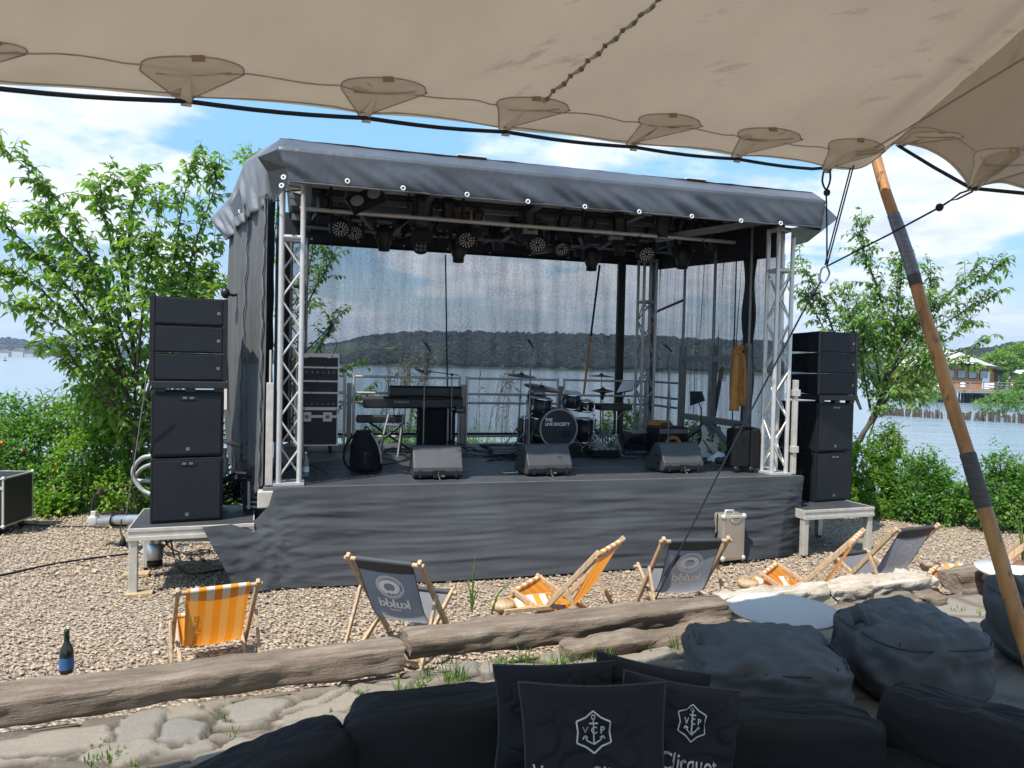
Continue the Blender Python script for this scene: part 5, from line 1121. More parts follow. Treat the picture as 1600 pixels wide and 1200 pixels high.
# ------------------------------------------------------------------ monitors
mon0 = None
def monitor(px, py, label, dyaw=0):
    global mon0
    u, v = deck_at(px, py); loc = g_(u, v, DZ+.006)
    if mon0 is None:
        t = thing('floor_monitor', label, 'monitor speaker', loc, YAW+dyaw, 'floor monitors along the stage front')
        prof = [(0.02, .012), (-.03, .04), (-.045, .09), (-.04, .13), (.10, .345), (.125, .355), (.22, .35), (.48, .08), (.48, .012)]
        m = MB(); m.prism(prof, -.275, .275, None, 'x'); m.build('cabinet', MT['monitor'], t, bevel=.014, seg=3)
        m = MB(); m.add([(-.25, .238, .345), (.25, .238, .345), (.25, .488, .085), (-.25, .488, .085)], [(0, 1, 2, 3)]); m.build('grille', MT['black_metal'], t, solid=.006)
        M = align(Vector((0, -.838, .545)).normalized(), (0, -.045, .13))
        m = MB(); m.box(-.055, -.050, .02, .075, -.044, .10); o = m.build('connector_panel', MT['black_metal'], t)
        m = MB(); m.box(.03, -.060, .032, .07, -.051, .046); m.tube([(0.0, -.06, .085), (.0, -.065, .05), (.01, -.07, .01), (.02, -.11, 0.002)], .003, 6); m.build('plug', MT['alu_dark'], o)
        for x in (-.2, .2): MB().box(x-.012, -.052, .02, x+.012, -.030, .11).build('skid', MT['black_plastic'], t, bevel=.006)
        for sx in (-1, 1):
            for c in ((.16, .19), (.12, .09)): MB().prism([(c[0]+.055*math.cos(a), c[1]+.03*math.sin(a)) for a in [k*math.pi/6 for k in range(7)]], sx*.2765, sx*.2785, None, 'x').build('handle', MT['black_metal'], t)
        MB().lathe([(0, .0), (.007, 0)], 8, Matrix.Translation((0, .075, .317)) @ align((0, -.838, .545))).build('screw', MT['black_metal'], t)
        mon0 = t; return t
    return dup(mon0, loc, YAW+dyaw, label)
monitor(684, 749, 'leftmost wedge monitor in front of the keyboards', R(-3)); monitor(858, 744, 'middle wedge monitor in front of the drum kit', R(2)); monitor(1066, 739, 'rightmost wedge monitor in front of the bass amplifier', R(1))
# ------------------------------------------------------------------ microphones
def mic(t, p, d, r=.024):
    d = Vector(d).normalized(); M = align(d, p)
    b = MB().lathe([(0, -.13), (.011, -.13), (.012, -.10), (.017, 0), (.02, .01)], 12, M).build('microphone', MT['black_metal'], t)
    MB().lathe([(.02, .01), (.025, .03), (.024, .05), (.014, .068), (0, .072)], 12, M).build('grille', MT['alu_dark'], b)
def tripod(m, r=.28, n=3, a0=.4, h=.18, z=0.015):
    for k in range(n): a = a0+k*2*math.pi/n; m.tube([(0, 0, h), (math.cos(a)*r, math.sin(a)*r, z)], .009, 6); m.ell((math.cos(a)*r, math.sin(a)*r, z), .014, 6, 4)
def mic_stand(px, py_base, v, px_top, py_top, mic_px, mic_py, d, label, boom=None, mat='alu_dark', roundbase=False):
    b = on_v(px, py_base, v); t = thing('microphone_stand', label, 'microphone', g_(b.x, v, DZ+.006), YAW)
    tp = on_v(px_top, py_top, v)-Vector((b.x, v, DZ)); m = MB(); m.tube([(0, 0, .1), tp*.5+Vector((0, 0, .05)), tp], [.011, .010, .008], 8); m.tube([tp*.45, tp*.52], .017, 8); m.build('pole', MT[mat], t)
    m = MB()
    if roundbase: m.lathe([(0, 0), (.13, 0), (.13, .012), (.03, .03), (0, .03)], 20)
    else: tripod(m)
    m.build('base', MT['black_metal'], t)
    mp = on_v(mic_px, mic_py, v)-Vector((b.x, v, DZ))
    if boom:
        e = on_v(*boom, v)-Vector((b.x, v, DZ)); m = MB(); m.tube([e, mp], .007, 6); m.ell(tp, .022, 8, 6); m.build('boom_arm', MT['black_metal'], t)
        bl = mp.lerp(tp, .28); MB().box(bl.x-.02, bl.y-.02, bl.z-.025, bl.x+.02, bl.y+.02, bl.z+.01).build('cable_clip', MT['blue_label'], t)
    mic(t, mp, d); cb = cat_pts([mp-Vector(d).normalized()*.13, mp+Vector((.05, .03, -.25)), tp*.55+Vector((.02, 0, 0)), Vector((.03, .02, .15)), Vector((.15, .1, .01))], 5)
    MB().tube(cb, .0035, 5).build('microphone_cable', MT['rubber'], t)
    return t
mic_stand(473, 735, .66, 472, 553, 519, 508, (.35, 0, .9), 'boom microphone beside the left front tower', (466, 562))
mic_stand(661, 700, 2.2, 664, 550, 665, 537, (-.55, 0, .83), 'straight microphone stand in front of the keyboards')
mic_stand(705, 700, 2.7, 706, 586, 655, 579, (-.9, 0, .45), 'boom microphone reaching left over the keyboards', (718, 587))
mic_stand(826, 700, 2.0, 829, 545, 826, 532, (-.55, 0, .83), 'tall straight microphone left of the bass drum')
mic_stand(1044, 697, 1.9, 1047, 552, 1040, 540, (-.75, 0, .66), 'straight microphone stand in front of the bass amplifier')
# ------------------------------------------------------------------ flight-case rack left
def flight_case(name, label, cat, loc, w_, d_, h_, rz, latches=2, feet=True, body=None, alum='alu'):
    t = thing(name, label, cat, loc, rz); z0 = .11 if feet else 0
    MB().box(0, 0, z0, w_, d_, z0+h_).build('body', body or MT['black_plastic'], t)
    m = MB(); e = .014; q = .006
    for x in (0, w_):
        for y in (0, d_): m.box(x-(e if x else q), y-(e if y else q), z0, x+(q if x else e), y+(q if y else e), z0+h_)
    for z in (z0, z0+h_):
        for y in (0, d_): m.box(-q, y-(e if y else q+.001), z-(e if z > z0 else q), w_+q, y+(q+.001 if y else e), z+(q if z > z0 else e))
        for x in (0, w_): m.box(x-(e if x else q+.001), -q, z-(e if z > z0 else q), x+(q+.001 if x else e), d_+q, z+(q if z > z0 else e))
    m.build('edging', MT[alum], t)
    [MB().ell((x, y, z), .026, 8, 6).build('ball_corner', MT[alum], t) for x in (0, w_) for y in (0, d_) for z in (z0, z0+h_)]
    zl = z0+h_*.80
    MB().box(-.008, -.012, zl-.018, w_+.008, -.001, zl+.018).build('lid_profile', MT[alum], t)
    for k in range(latches):
        x = w_*(k+.5)/latches if latches > 1 else w_*.5
        l = MB().box(x-.06, -.02, zl-.07, x+.06, -.013, zl+.06).build('latch', MT[alum], t, bevel=.006); MB().lathe([(0, 0), (.03, 0), (.034, -.01), (.03, -.012), (0, -.012)], 12, Matrix.Translation((x, -.021, zl)) @ rotm(R(-90)) @ Matrix.Scale(-1, 4, (0, 0, 1))).build('butterfly', MT['alu_dark'], l)
    if feet:
        for x in (.09, w_-.09):
            for y in (.09, d_-.09): MB().lathe([(0, -.02), (.045, -.02), (.05, -.01), (.05, .01), (.045, .02), (0, .02)], 14, Matrix.Translation((x, y, .05)) @ rotm(0, R(90))).build('castor', MT['black_metal'], t)
    return t
cL = on_v(462, 690, 2.7); cR = on_v(527, 697, 2.7); cw_ = cR.x-cL.x
zb_ = on_v(500, 697, 2.7).z; zt_ = on_v(500, 640, 2.7).z
fc = flight_case('flight_case', 'black flight case with two butterfly latches under the amplifier rack', 'flight case', g_(cL.x, 2.7, DZ+.006), cw_, .6, zt_-DZ-.11, YAW)
zr = zt_+.012; zr1 = on_v(500, 556, 2.7).z
t = thing('amplifier_rack', 'open rack case of amplifiers and receivers with silver edging', 'rack', g_(cL.x, 2.72, zr), YAW); hh = zr1-zr
MB().box(0, .03, 0, cw_, .55, hh).build('body', MT['black_plastic'], t)
m = MB(); q = .016
for z in (0.008, hh*.30, hh*.52, hh*.78, hh-.008): m.box(-.004, -.004, z-.011, cw_+.004, .034, z+.011)
for x in (0, cw_): m.box(x-q/2, -.003, 0, x+q/2, .035, hh)
m.box(-.006, -.006, hh, cw_+.006, .56, hh+.035); m.build('edging', MT['alu'], t)
for z, h_, mt in ((.04, .05, 'alu_dark'), (.10, .05, 'black_metal'), (.165, .05, 'black_metal'), (.235, .045, 'black_metal'), (.34, .08, 'black_metal'), (.46, .09, 'alu_dark')):
    if z+h_ > hh: continue
    u_ = MB().box(.03, .015, z, cw_-.03, .03, z+h_).build('rack_unit', MT['black_metal'], t); m = MB()
    for k in range(7): x = .06+k*(cw_-.12)/6; m.box(x-.008, .008, z+h_*.3, x+.008, .014, z+h_*.65)
    m.build('control_knob', MT['black_plastic' if mt == 'black_metal' else 'alu_dark'], u_)
for x in (.12, cw_-.12): MB().box(x-.03, -.012, hh-.03, x+.03, -.006, hh+.02).build('latch', MT['alu'], t)
m = MB()
for k in range(26): m.ell((random.uniform(0, cw_), random.uniform(-.15, 0), random.uniform(0, .06)), (random.uniform(.015, .04), .03, .02), 6, 4)
MT['brass'] = M_('dark_cymbal_bronze', (0.10, 0.085, 0.06), 0.38, 0.8, 0.1, 8)
# ------------------------------------------------------------------ keyboards
def box_at(px0, py0, px1, py1, v):       # stage rectangle covered by a pixel box in plane v
    a = on_v(px0, py1, v); b = on_v(px1, py0, v); return a.x, a.z, b.x, b.z
def flat_text(body, size, M, mat, name, parent, mirror=False, bold=0.0, lift=0.0):
    vs, fs = text2d(body, size, mirror, bold=bold); return MB().add([(a, b, lift) for a, b in vs], fs, False, M).build(name, MT[mat], parent)
FRONT = Matrix(((1, 0, 0, 0), (0, 0, -1, 0), (0, 1, 0, 0), (0, 0, 0, 1)))      # text plane x,z facing -y
def keyboard(name, label, px0, py0, px1, py1, v, depth, tilt=0.0, brand=None, bpx=None, prof=None):
    x0, z0, x1, z1 = box_at(px0, py0, px1, py1, v); w_ = x1-x0; h_ = z1-z0
    t = thing(name, label, 'keyboard', g_(x0, v, z0), YAW)
    pr_ = prof or [(0, h_*.12), (0, h_*.8), (depth*.1, h_), (depth*.32, h_), (depth*.95, h_*.55), (depth, h_*.4), (depth, 0), (.03, 0)]
    MB().prism(pr_, 0, w_, None, 'x').build('case', MT['black_plastic'], t, bevel=.006)
    m = MB(); k = 0; x = .05
    while x < w_-.07: m.box(x, depth*.55, h_*.78, x+.0205, depth*.98, h_*.80); x += .0225
    m.build('keys', MT['paper'], t)
    if brand: flat_text(brand, .055, Matrix.Translation((bpx, -.002, h_*.55)) @ FRONT, 'alu_dark', 'lettering', t, bold=.001)
    m = MB()
    for q in range(5): m.box(w_-.12-q*.07, -.004, h_*.25, w_-.10-q*.07, -.001, h_*.38)
    m.build('socket', MT['black_metal'], t); return t
keyboard('synthesizer', 'uppermost flat black synthesizer on the keyboard rig', 609, 604, 722, 620, 2.75, .34, prof=None)
keyboard('stage_piano', 'long black stage piano in the middle of the keyboard rig', 569, 621, 724, 638, 2.72, .38, brand='YAMAHA', bpx=.52)
keyboard('synthesizer', 'lowest slim black keyboard on the crossed stand at left', 558, 649, 632, 661, 2.55, .3)
t = thing('keyboard_stand', 'black and grey double A frame keyboard stand behind the left monitor', 'stand', tuple(st(*deck_at(612, 716), DZ+.006)), YAW)
iv = inv_of(t)
def wst(px, py, v): p = on_v(px, py, v); return iv @ st(p.x, p.y, p.z)
v_ = deck_at(612, 716)[1]; m = MB()
for a, b in (((607, 648), (590, 715)), ((630, 648), (621, 715))):
    m.tube([wst(*a, v_+.2), wst(*b, v_)], .016, 8); m.tube([wst(*a, v_+.2), wst(b[0]+4, b[1]-8, v_+.8)], .014, 8)
m.tube([wst(603, 664, v_+.14), wst(624, 665, v_+.14)], .012, 8); m.build('frame', MT['alu_dark'], t)
m = MB(); m.tube([wst(577, 660, 2.6), wst(640, 702, 2.6)], .018, 6); m.tube([wst(632, 660, 2.5), wst(575, 704, 2.5)], .018, 6); m.tube([wst(636, 622, 2.7), wst(690, 622, 2.7)], .02, 6); m.build('crossed_legs', MT['black_metal'], t)
t = thing('column_stand', 'black panelled column stand carrying the right end of the keyboards', 'stand', tuple(st(on_v(690, 702, 2.8).x, 2.8, DZ+.006)), YAW); iv = inv_of(t)
x0, z0, x1, z1 = box_at(655, 641, 712, 702, 2.8); c = on_v(690, 702, 2.8).x
MB().box(x0-c, 0, 0.01, x1-c, .3, z1-DZ).build('panel', MT['black_cloth'], t, bevel=.01)
m = MB(); [m.box(on_v(px, 700, 2.75).x-c-.012, -.05, 0, on_v(px, 700, 2.75).x-c+.012, -.01, z1-DZ+.02) for px in (699, 716)]; m.build('post', MT['alu_dark'], t)
m = MB(); [m.tube([(on_v(px, 700, 2.8).x-c, -.2, .02), (on_v(px, 700, 2.8).x-c, .4, .02)], .018, 6) for px in (660, 716)]; m.build('foot', MT['black_metal'], t)
a = on_v(717, 640, 2.7); t = thing('stage_box', 'small black connection box hanging under the right end of the keyboards', 'stage box', g_(a.x, 2.68, a.z), YAW); MB().box(-.06, -.05, -.05, .08, .08, .05).build('body', MT['black_metal'], t, bevel=.005); m = MB(); [m.lathe([(0, 0), (.013, 0), (.016, -.004)], 10, Matrix.Translation((x, -.052, 0)) @ rotm(R(-90))) for x in (-.025, .01, .045)]; m.build('socket', MT['alu_dark'], t)
# ------------------------------------------------------------------ drum kit
def drum(name, label, c, r, L, axis, tilt=None, shell='black_plastic', group='drums of the kit'):
    """c stage coords of the centre; axis direction of the front head (stage frame)"""
    t = thing(name, label, 'drum', g_(*c), YAW, group); M = align(axis)
    s = MB().lathe([(r*.97, -L/2), (r, -L/2), (r, L/2), (r*.97, L/2)], 36, M).build('shell', MT[shell], t)
    for sgn, nm in ((1, 'front'), (-1, 'rear')):
        m = MB(); m.lathe([(r*.99, sgn*L/2-.018), (r+.014, sgn*L/2-.018), (r+.014, sgn*L/2+.006), (r*.96, sgn*L/2+.012), (r*.95, sgn*L/2)], 36, M); m.build('hoop', MT['chrome'] if r < .24 else MT['black_metal'], t)
        MB().lathe([(0, sgn*(L/2+.002)), (r*.955, sgn*(L/2-.001))], 36, M).build('drumhead', MT['band'] if (r > .24 or sgn < 0) else MT['paper'], t)
    m = MB(); n = 8 if r > .24 else 6
    for k in range(n):
        a = 6.283*(k+.5)/n; q = Vector((math.cos(a)*(r+.012), math.sin(a)*(r+.012), 0))
        m.box(-.012, -.012, -.03, .012, .012, .03, M @ Matrix.Translation(q)); m.tube([(M @ (q+Vector((0, 0, -L/2)))), (M @ (q+Vector((0, 0, L/2))))], .0035, 5)
    m.build('tension_lugs', MT['chrome'], t); return t, M
bc = on_v(874, 670, 2.25); bt, bM = drum('bass_drum', 'black bass drum with white lettering facing the audience', (bc.x, 2.5, bc.z), .285, .42, (0, -1, 0))
TM = Matrix.Translation((0, -.222, 0)) @ FRONT
flat_text('THE', .062, TM @ Matrix.Translation((-.155, .125, 0)), 'print_white', 'lettering', bt, bold=.0015)
flat_text('LIVE SOCIETY', .062, TM @ Matrix.Translation((-.02, .062, 0)), 'print_white', 'lettering', bt, bold=.0015)
m = MB(); m.add([(math.cos(a)*.075+.11, -.2215, math.sin(a)*.055-.075) for a in [k*6.283/20 for k in range(20)]], [tuple(range(20))]); m.build('port_hole', MT['rubber'], bt)
m = MB(); m.tube([(-.28, .1, -.05), (-.42, -.12, -.30)], .008, 6); m.tube([(.28, .1, -.05), (.42, -.12, -.30)], .008, 6); m.build('spur', MT['chrome'], bt)
m = MB(); vs, fs = ring2d(0, 0, .268, .292, 48); m.add([(a, b, 0) for a, b in vs], fs, False, Matrix.Translation((0, -.226, 0)) @ FRONT); m.build('hoop_edge', MT['alu_dark'], bt)
a = on_v(844, 637, 2.6); drum('floor_tom', 'deep black tom left of the bass drum', (a.x, 2.6, a.z), .155, .29, (.12, -.12, 1))
a = on_v(893, 625, 2.5); drum('rack_tom', 'black rack tom with chrome lugs above the bass drum', (a.x, 2.5, a.z), .125, .21, (0, -.25, 1))
a = on_v(843, 620, 2.7); drum('rack_tom', 'flat dark tom behind the left tom under the cymbal', (a.x, 2.85, a.z), .13, .15, (.1, -.2, 1))
a = on_v(916, 634, 2.7); drum('snare_drum', 'small black snare drum right of the rack tom', (a.x, 2.8, a.z), .14, .14, (0, -.1, 1))
a = on_v(829, 672, 3.1); drum('floor_tom', 'large black floor tom half hidden behind the bass drum at left', (a.x, 3.1, a.z), .2, .4, (0, 0, 1))
a = on_v(912, 672, 3.1); drum('floor_tom', 'black floor tom half hidden behind the bass drum at right', (a.x, 3.1, a.z), .19, .36, (0, 0, 1))
def cymbal(px, py, v, rpx, base, label, tilt=(.05, -.12), leg=.24, hat=False):
    c = on_v(px, py, v); b = on_v(base, 702, v); r = rpx/F*(SL0+SU*c.x+SV*v).y
    t = thing('cymbal_stand', label, 'cymbal', g_(b.x, v, DZ+.006), YAW, 'cymbals on stands'); p = Vector((c.x-b.x, 0, c.z-DZ)); M = align((tilt[0], tilt[1], 1), p)
    prof = [(0, .03), (.02, .028), (.04, .008), (r*.7, -.008), (r, -.02), (r*.7, -.012), (.04, .004), (0, .02)]
    MB().lathe(prof, 30, M).build('cymbal', MT['brass'], t)
    if hat: MB().lathe([(a_, -z_-.05) for a_, z_ in prof], 30, M).build('cymbal', MT['brass'], t); MB().lathe([(0, -.16), (.012, -.16), (.04, -.06), (0, -.06)], 12, M).build('cup', MT['black_metal'], t)
    m = MB(); k = Vector((0, 0, p.z*.78)) if abs(p.x) > .05 else p*.7
    m.tube([(0, 0, .12), k], .011, 7); m.tube([k, p+Vector((0, 0, .06))], .007, 6); m.ell(k, .022, 8, 5); m.build('pole', MT['alu_dark'], t)
    m = MB(); tripod(m, leg, h=.34); m.build('tripod', MT['alu_dark'], t); return t

cymbal(815, 586, 2.9, 24, 808, 'left crash cymbal, highest at the left of the kit'); cymbal(847, 605, 2.6, 29, 822, 'large tilted ride cymbal over the left toms', (.12, -.2))
cymbal(940, 587, 2.9, 21, 937, 'thin crash cymbal, highest at the right of the kit', (.02, -.04)); cymbal(942, 609, 2.6, 18, 942, 'closed hi-hat right of the kit', (0, -.02), hat=True)
def hardware(label, px, v, ztop, arm, seed):
    b = on_v(px, 702, v); t = thing('hardware_stand', label, 'stand', g_(b.x, v, DZ+.006), YAW, 'chrome drum hardware'); random.seed(seed); m = MB(); m.tube([(0, 0, .1), (0, 0, ztop)], .011, 7); m.tube([(0, 0, ztop*.8), (arm, .05, ztop*.95)], .008, 6); m.ell((0, 0, ztop*.8), .02, 7, 5); m.ell((0, 0, ztop*.45), .02, 7, 5); m.build('pole', MT['chrome'], t); m = MB(); tripod(m, .26, a0=random.random()*2, h=.3); m.build('tripod', MT['chrome'], t)
hardware('chrome stand leaning beside the left floor tom', 818, 2.4, .62, .14, 1); hardware('slim chrome stand right of the bass drum', 927, 2.3, .72, -.15, 2); hardware('chrome stand under the percussion pad', 962, 2.2, .64, .1, 3); hardware('short chrome stand behind the hi-hat', 950, 2.9, .5, -.1, 4)
x0, z0, x1, z1 = box_at(936, 632, 984, 641, 2.5); t = thing('percussion_pad', 'flat black percussion pad on a stand right of the drum kit', 'drum pad', g_(x0, 2.4, z0), YAW); MB().box(0, 0, 0, x1-x0, .32, z1-z0).build('pad', MT['black_plastic'], t, bevel=.015); m = MB(); m.tube([((x1-x0)*.75, .15, -.5), ((x1-x0)*.75, .15, 0)], .012, 6); m.build('post', MT['black_metal'], t)
m = MB(); [m.box(.04+.11*k, .04, z1-z0, .12+.11*k, .28, z1-z0+.006) for k in range(4)]; m.build('playing_field', MT['rubber'], t)
def music_stand(label, base, v, quad, mat, paper=False):
    b = on_v(*base, v); t = thing('music_stand', label, 'music stand', g_(b.x, v, DZ+.006), YAW); o = Vector((b.x, v, DZ)); q = [on_v(x, y, v)-o for x, y in quad]; q[0].y -= .1; q[3].y -= .1; q[1].y += .15; q[2].y += .15
    MB().add(q, [(0, 1, 2, 3)]).build('desk', MT[mat], t, solid=.008); c = (q[0]+q[1]+q[2]+q[3])/4
    if paper: MB().add([x+(c-x)*.08+Vector((0, -.012, .012)) for x in q], [(0, 1, 2, 3)]).build('sheet', MT['paper'], t, solid=.002)
    m = MB(); m.tube([(0, 0, .1), (0, 0, c.z*.8), c], [.011, .010, .008], 7); m.build('pole', MT['black_metal'], t); m = MB(); tripod(m, .26, a0=.9, h=.3); m.build('tripod', MT['black_metal'], t)
music_stand('music stand with white sheets leaning beside the back tower', (971, 700), 2.5, ((957, 616), (978, 597), (1000, 597), (984, 611)), 'black_metal', True)
music_stand('empty black music stand left of the white bass guitar', (1094, 700), 1.9, ((1073, 634), (1086, 613), (1105, 613), (1096, 626)), 'black_metal')
# ------------------------------------------------------------------ bass rig
x0, z0, x1, z1 = box_at(1025, 668, 1073, 712, 2.1)
t = thing('bass_amplifier', 'black bass combo amplifier with tan ringed speaker', 'amplifier', g_(x0, 2.05, DZ+.006), YAW); w_ = x1-x0; hh = z1-DZ
MB().box(0, 0, .02, w_, .4, hh).build('cabinet', MT['cabinet'], t, bevel=.015); MB().box(.02, -.012, hh-.09, w_-.02, -.001, hh-.02).build('control_panel', MT['alu_dark'], t)
vs, fs = ring2d(w_*.5, (hh-.10)*.5, .085, .135, 32); m = MB(); m.add([(a, -.004, b) for a, b in vs], fs); m.build('speaker_ring', MT['orange_cloth'], t); m = MB(); m.lathe([(0, .02), (.05, .02), (.085, .003)], 24, Matrix.Translation((w_*.5, 0, (hh-.1)*.5)) @ rotm(R(90))); m.build('speaker_cone', MT['black_cloth'], t)
MB().tube([(w_*.3, .2, hh), (w_*.35, .2, hh+.035), (w_*.65, .2, hh+.035), (w_*.7, .2, hh)], .012, 6).build('handle', MT['rubber'], t)
x0, z0, x1, z1 = box_at(1013, 658, 1034, 680, 2.5); t = thing('orange_box', 'orange box standing on the metal case behind the bass amplifier', 'box', g_(x0, 2.5, z0), YAW-.3); MB().box(0, 0, 0, x1-x0+.12, .22, z1-z0).build('body', MT['orange_box'], t, bevel=.01); MB().box(-.004, -.004, (z1-z0)*.84, x1-x0+.124, .224, z1-z0+.003).build('lid', MT['orange_cloth'], t)
x0, z0, x1, z1 = box_at(985, 675, 1026, 704, 2.45); t = thing('metal_case', 'open grey metal case on the deck left of the bass amplifier', 'case', g_(x0, 2.4, DZ+.006), YAW); w_ = x1-x0+.1; h_ = z1-DZ-.006
m = MB(); m.box(0, 0, 0, w_, .4, .02); m.box(0, 0, h_-.02, w_, .4, h_); m.box(0, .38, .02, w_, .4, h_-.02); m.box(w_*.6, 0, .02, w_*.6+.02, .38, h_-.02); m.box(w_-.02, 0, .02, w_, .38, h_-.02); m.build('body', MT['alu_dark'], t)
m = MB(); m.box(.03, .05, .02, w_*.5, .3, .12); m.ell((w_*.3, .2, .16), (.12, .08, .06), 10, 6); m.build('contents', MT['black_cloth'], t)
# bass guitar on its stand
gb = deck_at(1112, 714); a_b = on_v(1108, 690, gb[1]); a_h = on_v(1133, 584, gb[1])
t = thing('bass_guitar', 'white bass guitar with cream pickguard leaning upright at the right of the stage', 'guitar', g_(a_b.x, gb[1], a_b.z), YAW)
ax = Vector((a_h.x-a_b.x, .12, a_h.z-a_b.z)); GL = ax.length; ax.normalize(); nrm = Vector((-.25, -1, 0)); nrm = (nrm-ax*nrm.dot(ax)).normalized(); sd_ = ax.cross(nrm)
GM = Matrix(((sd_.x, ax.x, nrm.x, 0), (sd_.y, ax.y, nrm.y, 0), (sd_.z, ax.z, nrm.z, 0), (0, 0, 0, 1)))
def smooth_poly(P, n=6):
    P = [Vector((x, y, 0)) for x, y in P]; out = []; k = len(P)
    for i in range(k):
        a, b, c, d = P[i-1], P[i], P[(i+1) % k], P[(i+2) % k]
        for j in range(n): s = j/n; q = 0.5*((2*b)+(c-a)*s+(2*a-5*b+4*c-d)*s*s+(3*b-a-3*c+d)*s**3); out.append((q.x, q.y))
    return out
body = smooth_poly([(.03, .17), (.10, .27), (.15, .25), (.13, .12), (.12, .0), (.17, -.14), (.12, -.25), (.0, -.27), (-.12, -.26), (-.19, -.17), (-.13, -.02), (-.14, .10), (-.17, .20), (-.12, .24), (-.05, .16)])
sc_ = .92; MB().prism([(x*sc_, y*sc_) for x, y in body], -.02, .02, GM).build('body', MT['white_paint'], t, bevel=.008)
pg = smooth_poly([(.02, .16), (.08, .2), (.09, .06), (.06, -.06), (-.02, -.14), (-.09, -.1), (-.08, .04), (-.09, .16), (-.04, .14)]); MB().prism([(x*sc_, y*sc_) for x, y in pg], .0205, .0235, GM).build('pickguard', MT['cream'] if 'cream' in MT else MT['paper'], t)
MB().box(-.028, .12, .0, .028, GL-.13, .034, GM).build('neck', MT['orange_wood'], t); MB().box(-.026, .10, .0342, .026, GL-.13, .038, GM).build('fretboard', MT['brown_tolex'], t)
h = MB().prism([(-.03, GL-.13), (.03, GL-.13), (.045, GL-.05), (.03, GL+.04), (.055, GL+.08), (.02, GL+.11), (-.02, GL+.09), (-.03, GL)], .0, .018, GM).build('headstock', MT['orange_wood'], t, bevel=.004)
m = MB(); [m.lathe([(0, 0), (.012, 0), (.014, .03), (0, .03)], 8, GM @ Matrix.Translation((sx*.05, GL-.09+.042*k, .01)) @ rotm(0, R(90*sx))) for k in range(4) for sx in (1,)]; m.build('tuning_peg', MT['chrome'], h)
m = MB(); m.box(-.05, -.0, .024, .05, .035, .036, GM); m.box(-.045, .07, .024, .045, .10, .034, GM); m.build('pickup', MT['black_plastic'], t); MB().box(-.04, -.16, .021, .04, -.12, .033, GM).build('bridge', MT['chrome'], t)
m = MB(); [m.tube([GM @ Vector((x, -.14, .04)), GM @ Vector((x, GL-.02, .042))], .0012, 4) for x in (-.018, -.006, .006, .018)]; m.build('strings', MT['chrome'], t)
m = MB(); m.lathe([(0, 0), (.014, 0), (.012, .02), (0, .02)], 10, GM @ Matrix.Translation((.06, -.18, .022))); m.lathe([(0, 0), (.014, 0), (.012, .02), (0, .02)], 10, GM @ Matrix.Translation((.09, -.13, .022))); m.build('knob', MT['chrome'], t)
t = thing('guitar_stand', 'black folding stand cradling the white bass guitar', 'guitar stand', g_(a_b.x, gb[1]+.14, DZ+.006), YAW); m = MB(); m.tube([(0, .05, .02), (.0, .06, .5)], .013, 7); [m.tube([(0, .05, .35), (x, y, .01)], .012, 6) for x, y in ((-.24, -.2), (.24, -.2), (0, .3))]; m.tube([(-.16, -.16, .12), (-.1, .0, .10), (.1, 0, .10), (.16, -.16, .12)], .012, 6); m.build('frame', MT['black_metal'], t)
MT['cream'] = M_('cream_pickguard', (0.62, 0.56, 0.42), 0.4, 0, 0.05, 5)
for o_ in bpy.data.objects:
    if o_.name.startswith('pickguard'): o_.data.materials[0] = MT['cream']
# jacket on a hanger
jp = on_u(1152, 545, 5.98); t = thing('jacket', 'ochre orange jacket hanging from the side frame by its collar', 'jacket', tuple(st(*jp)), YAW); iv = inv_of(t); vj = jp.y
def jpt(px, py, dv=0): p = on_v(px, py, vj); return Vector((p.x-jp.x, dv, p.z-jp.z))
def jk(rows, amp, seed, dv=0.0):
    def f(u, v):
        k = v*(len(rows)-1); i = min(int(k), len(rows)-2); a = rows[i]; b = rows[i+1]; q = k-i
        l = jpt(a[0], a[2]).lerp(jpt(b[0], b[2]), q); r = jpt(a[1], a[2]).lerp(jpt(b[1], b[2]), q); p = l.lerp(r, u)
        th_ = math.sin(u*math.pi)**.5*.07*min(1, .3+v*2); p.y = -th_+dv+amp*(noise.noise(Vector((u*4+seed, v*2.0, 0)))+.6*noise.noise(Vector((u*9+seed, v*5, 2)))); return p
    return f
m = MB(); m.grid(jk([(1150, 1157, 540), (1144, 1160, 555), (1141, 1163, 585), (1140, 1164, 610), (1141, 1163, 634)], .03, 1), 22, 30); m.grid(lambda u, v: jk([(1150, 1157, 540), (1144, 1160, 555), (1141, 1163, 585), (1140, 1164, 610), (1141, 1163, 634)], .01, 4)(u, v)*Vector((1, 1, 1)).x+Vector((0, .10*math.sin(u*math.pi)**.5, 0)), 14, 16); m.build('body', MT['orange_cloth'], t, solid=.012)
m = MB(); m.grid(jk([(1145, 1151, 552), (1140, 1149, 580), (1137, 1148, 610), (1136, 1150, 641)], .025, 7, -.05), 10, 26); m.grid(jk([(1156, 1161, 552), (1156, 1164, 580), (1155, 1165, 612), (1156, 1166, 636)], .025, 9, -.05), 10, 26); m.build('sleeve', MT['orange_cloth'], t, solid=.015)
m = MB(); m.tube([jpt(1149, 546, -.03), jpt(1151, 541, -.06), jpt(1156, 541, -.06), jpt(1159, 546, -.03)], .022, 7); m.build('collar', MT['orange_cloth'], t); m = MB(); m.tube([jpt(1154, 541), jpt(1156, 534), jpt(1162, 524)], .005, 5); m.build('hanger_hook', MT['chrome'], t)
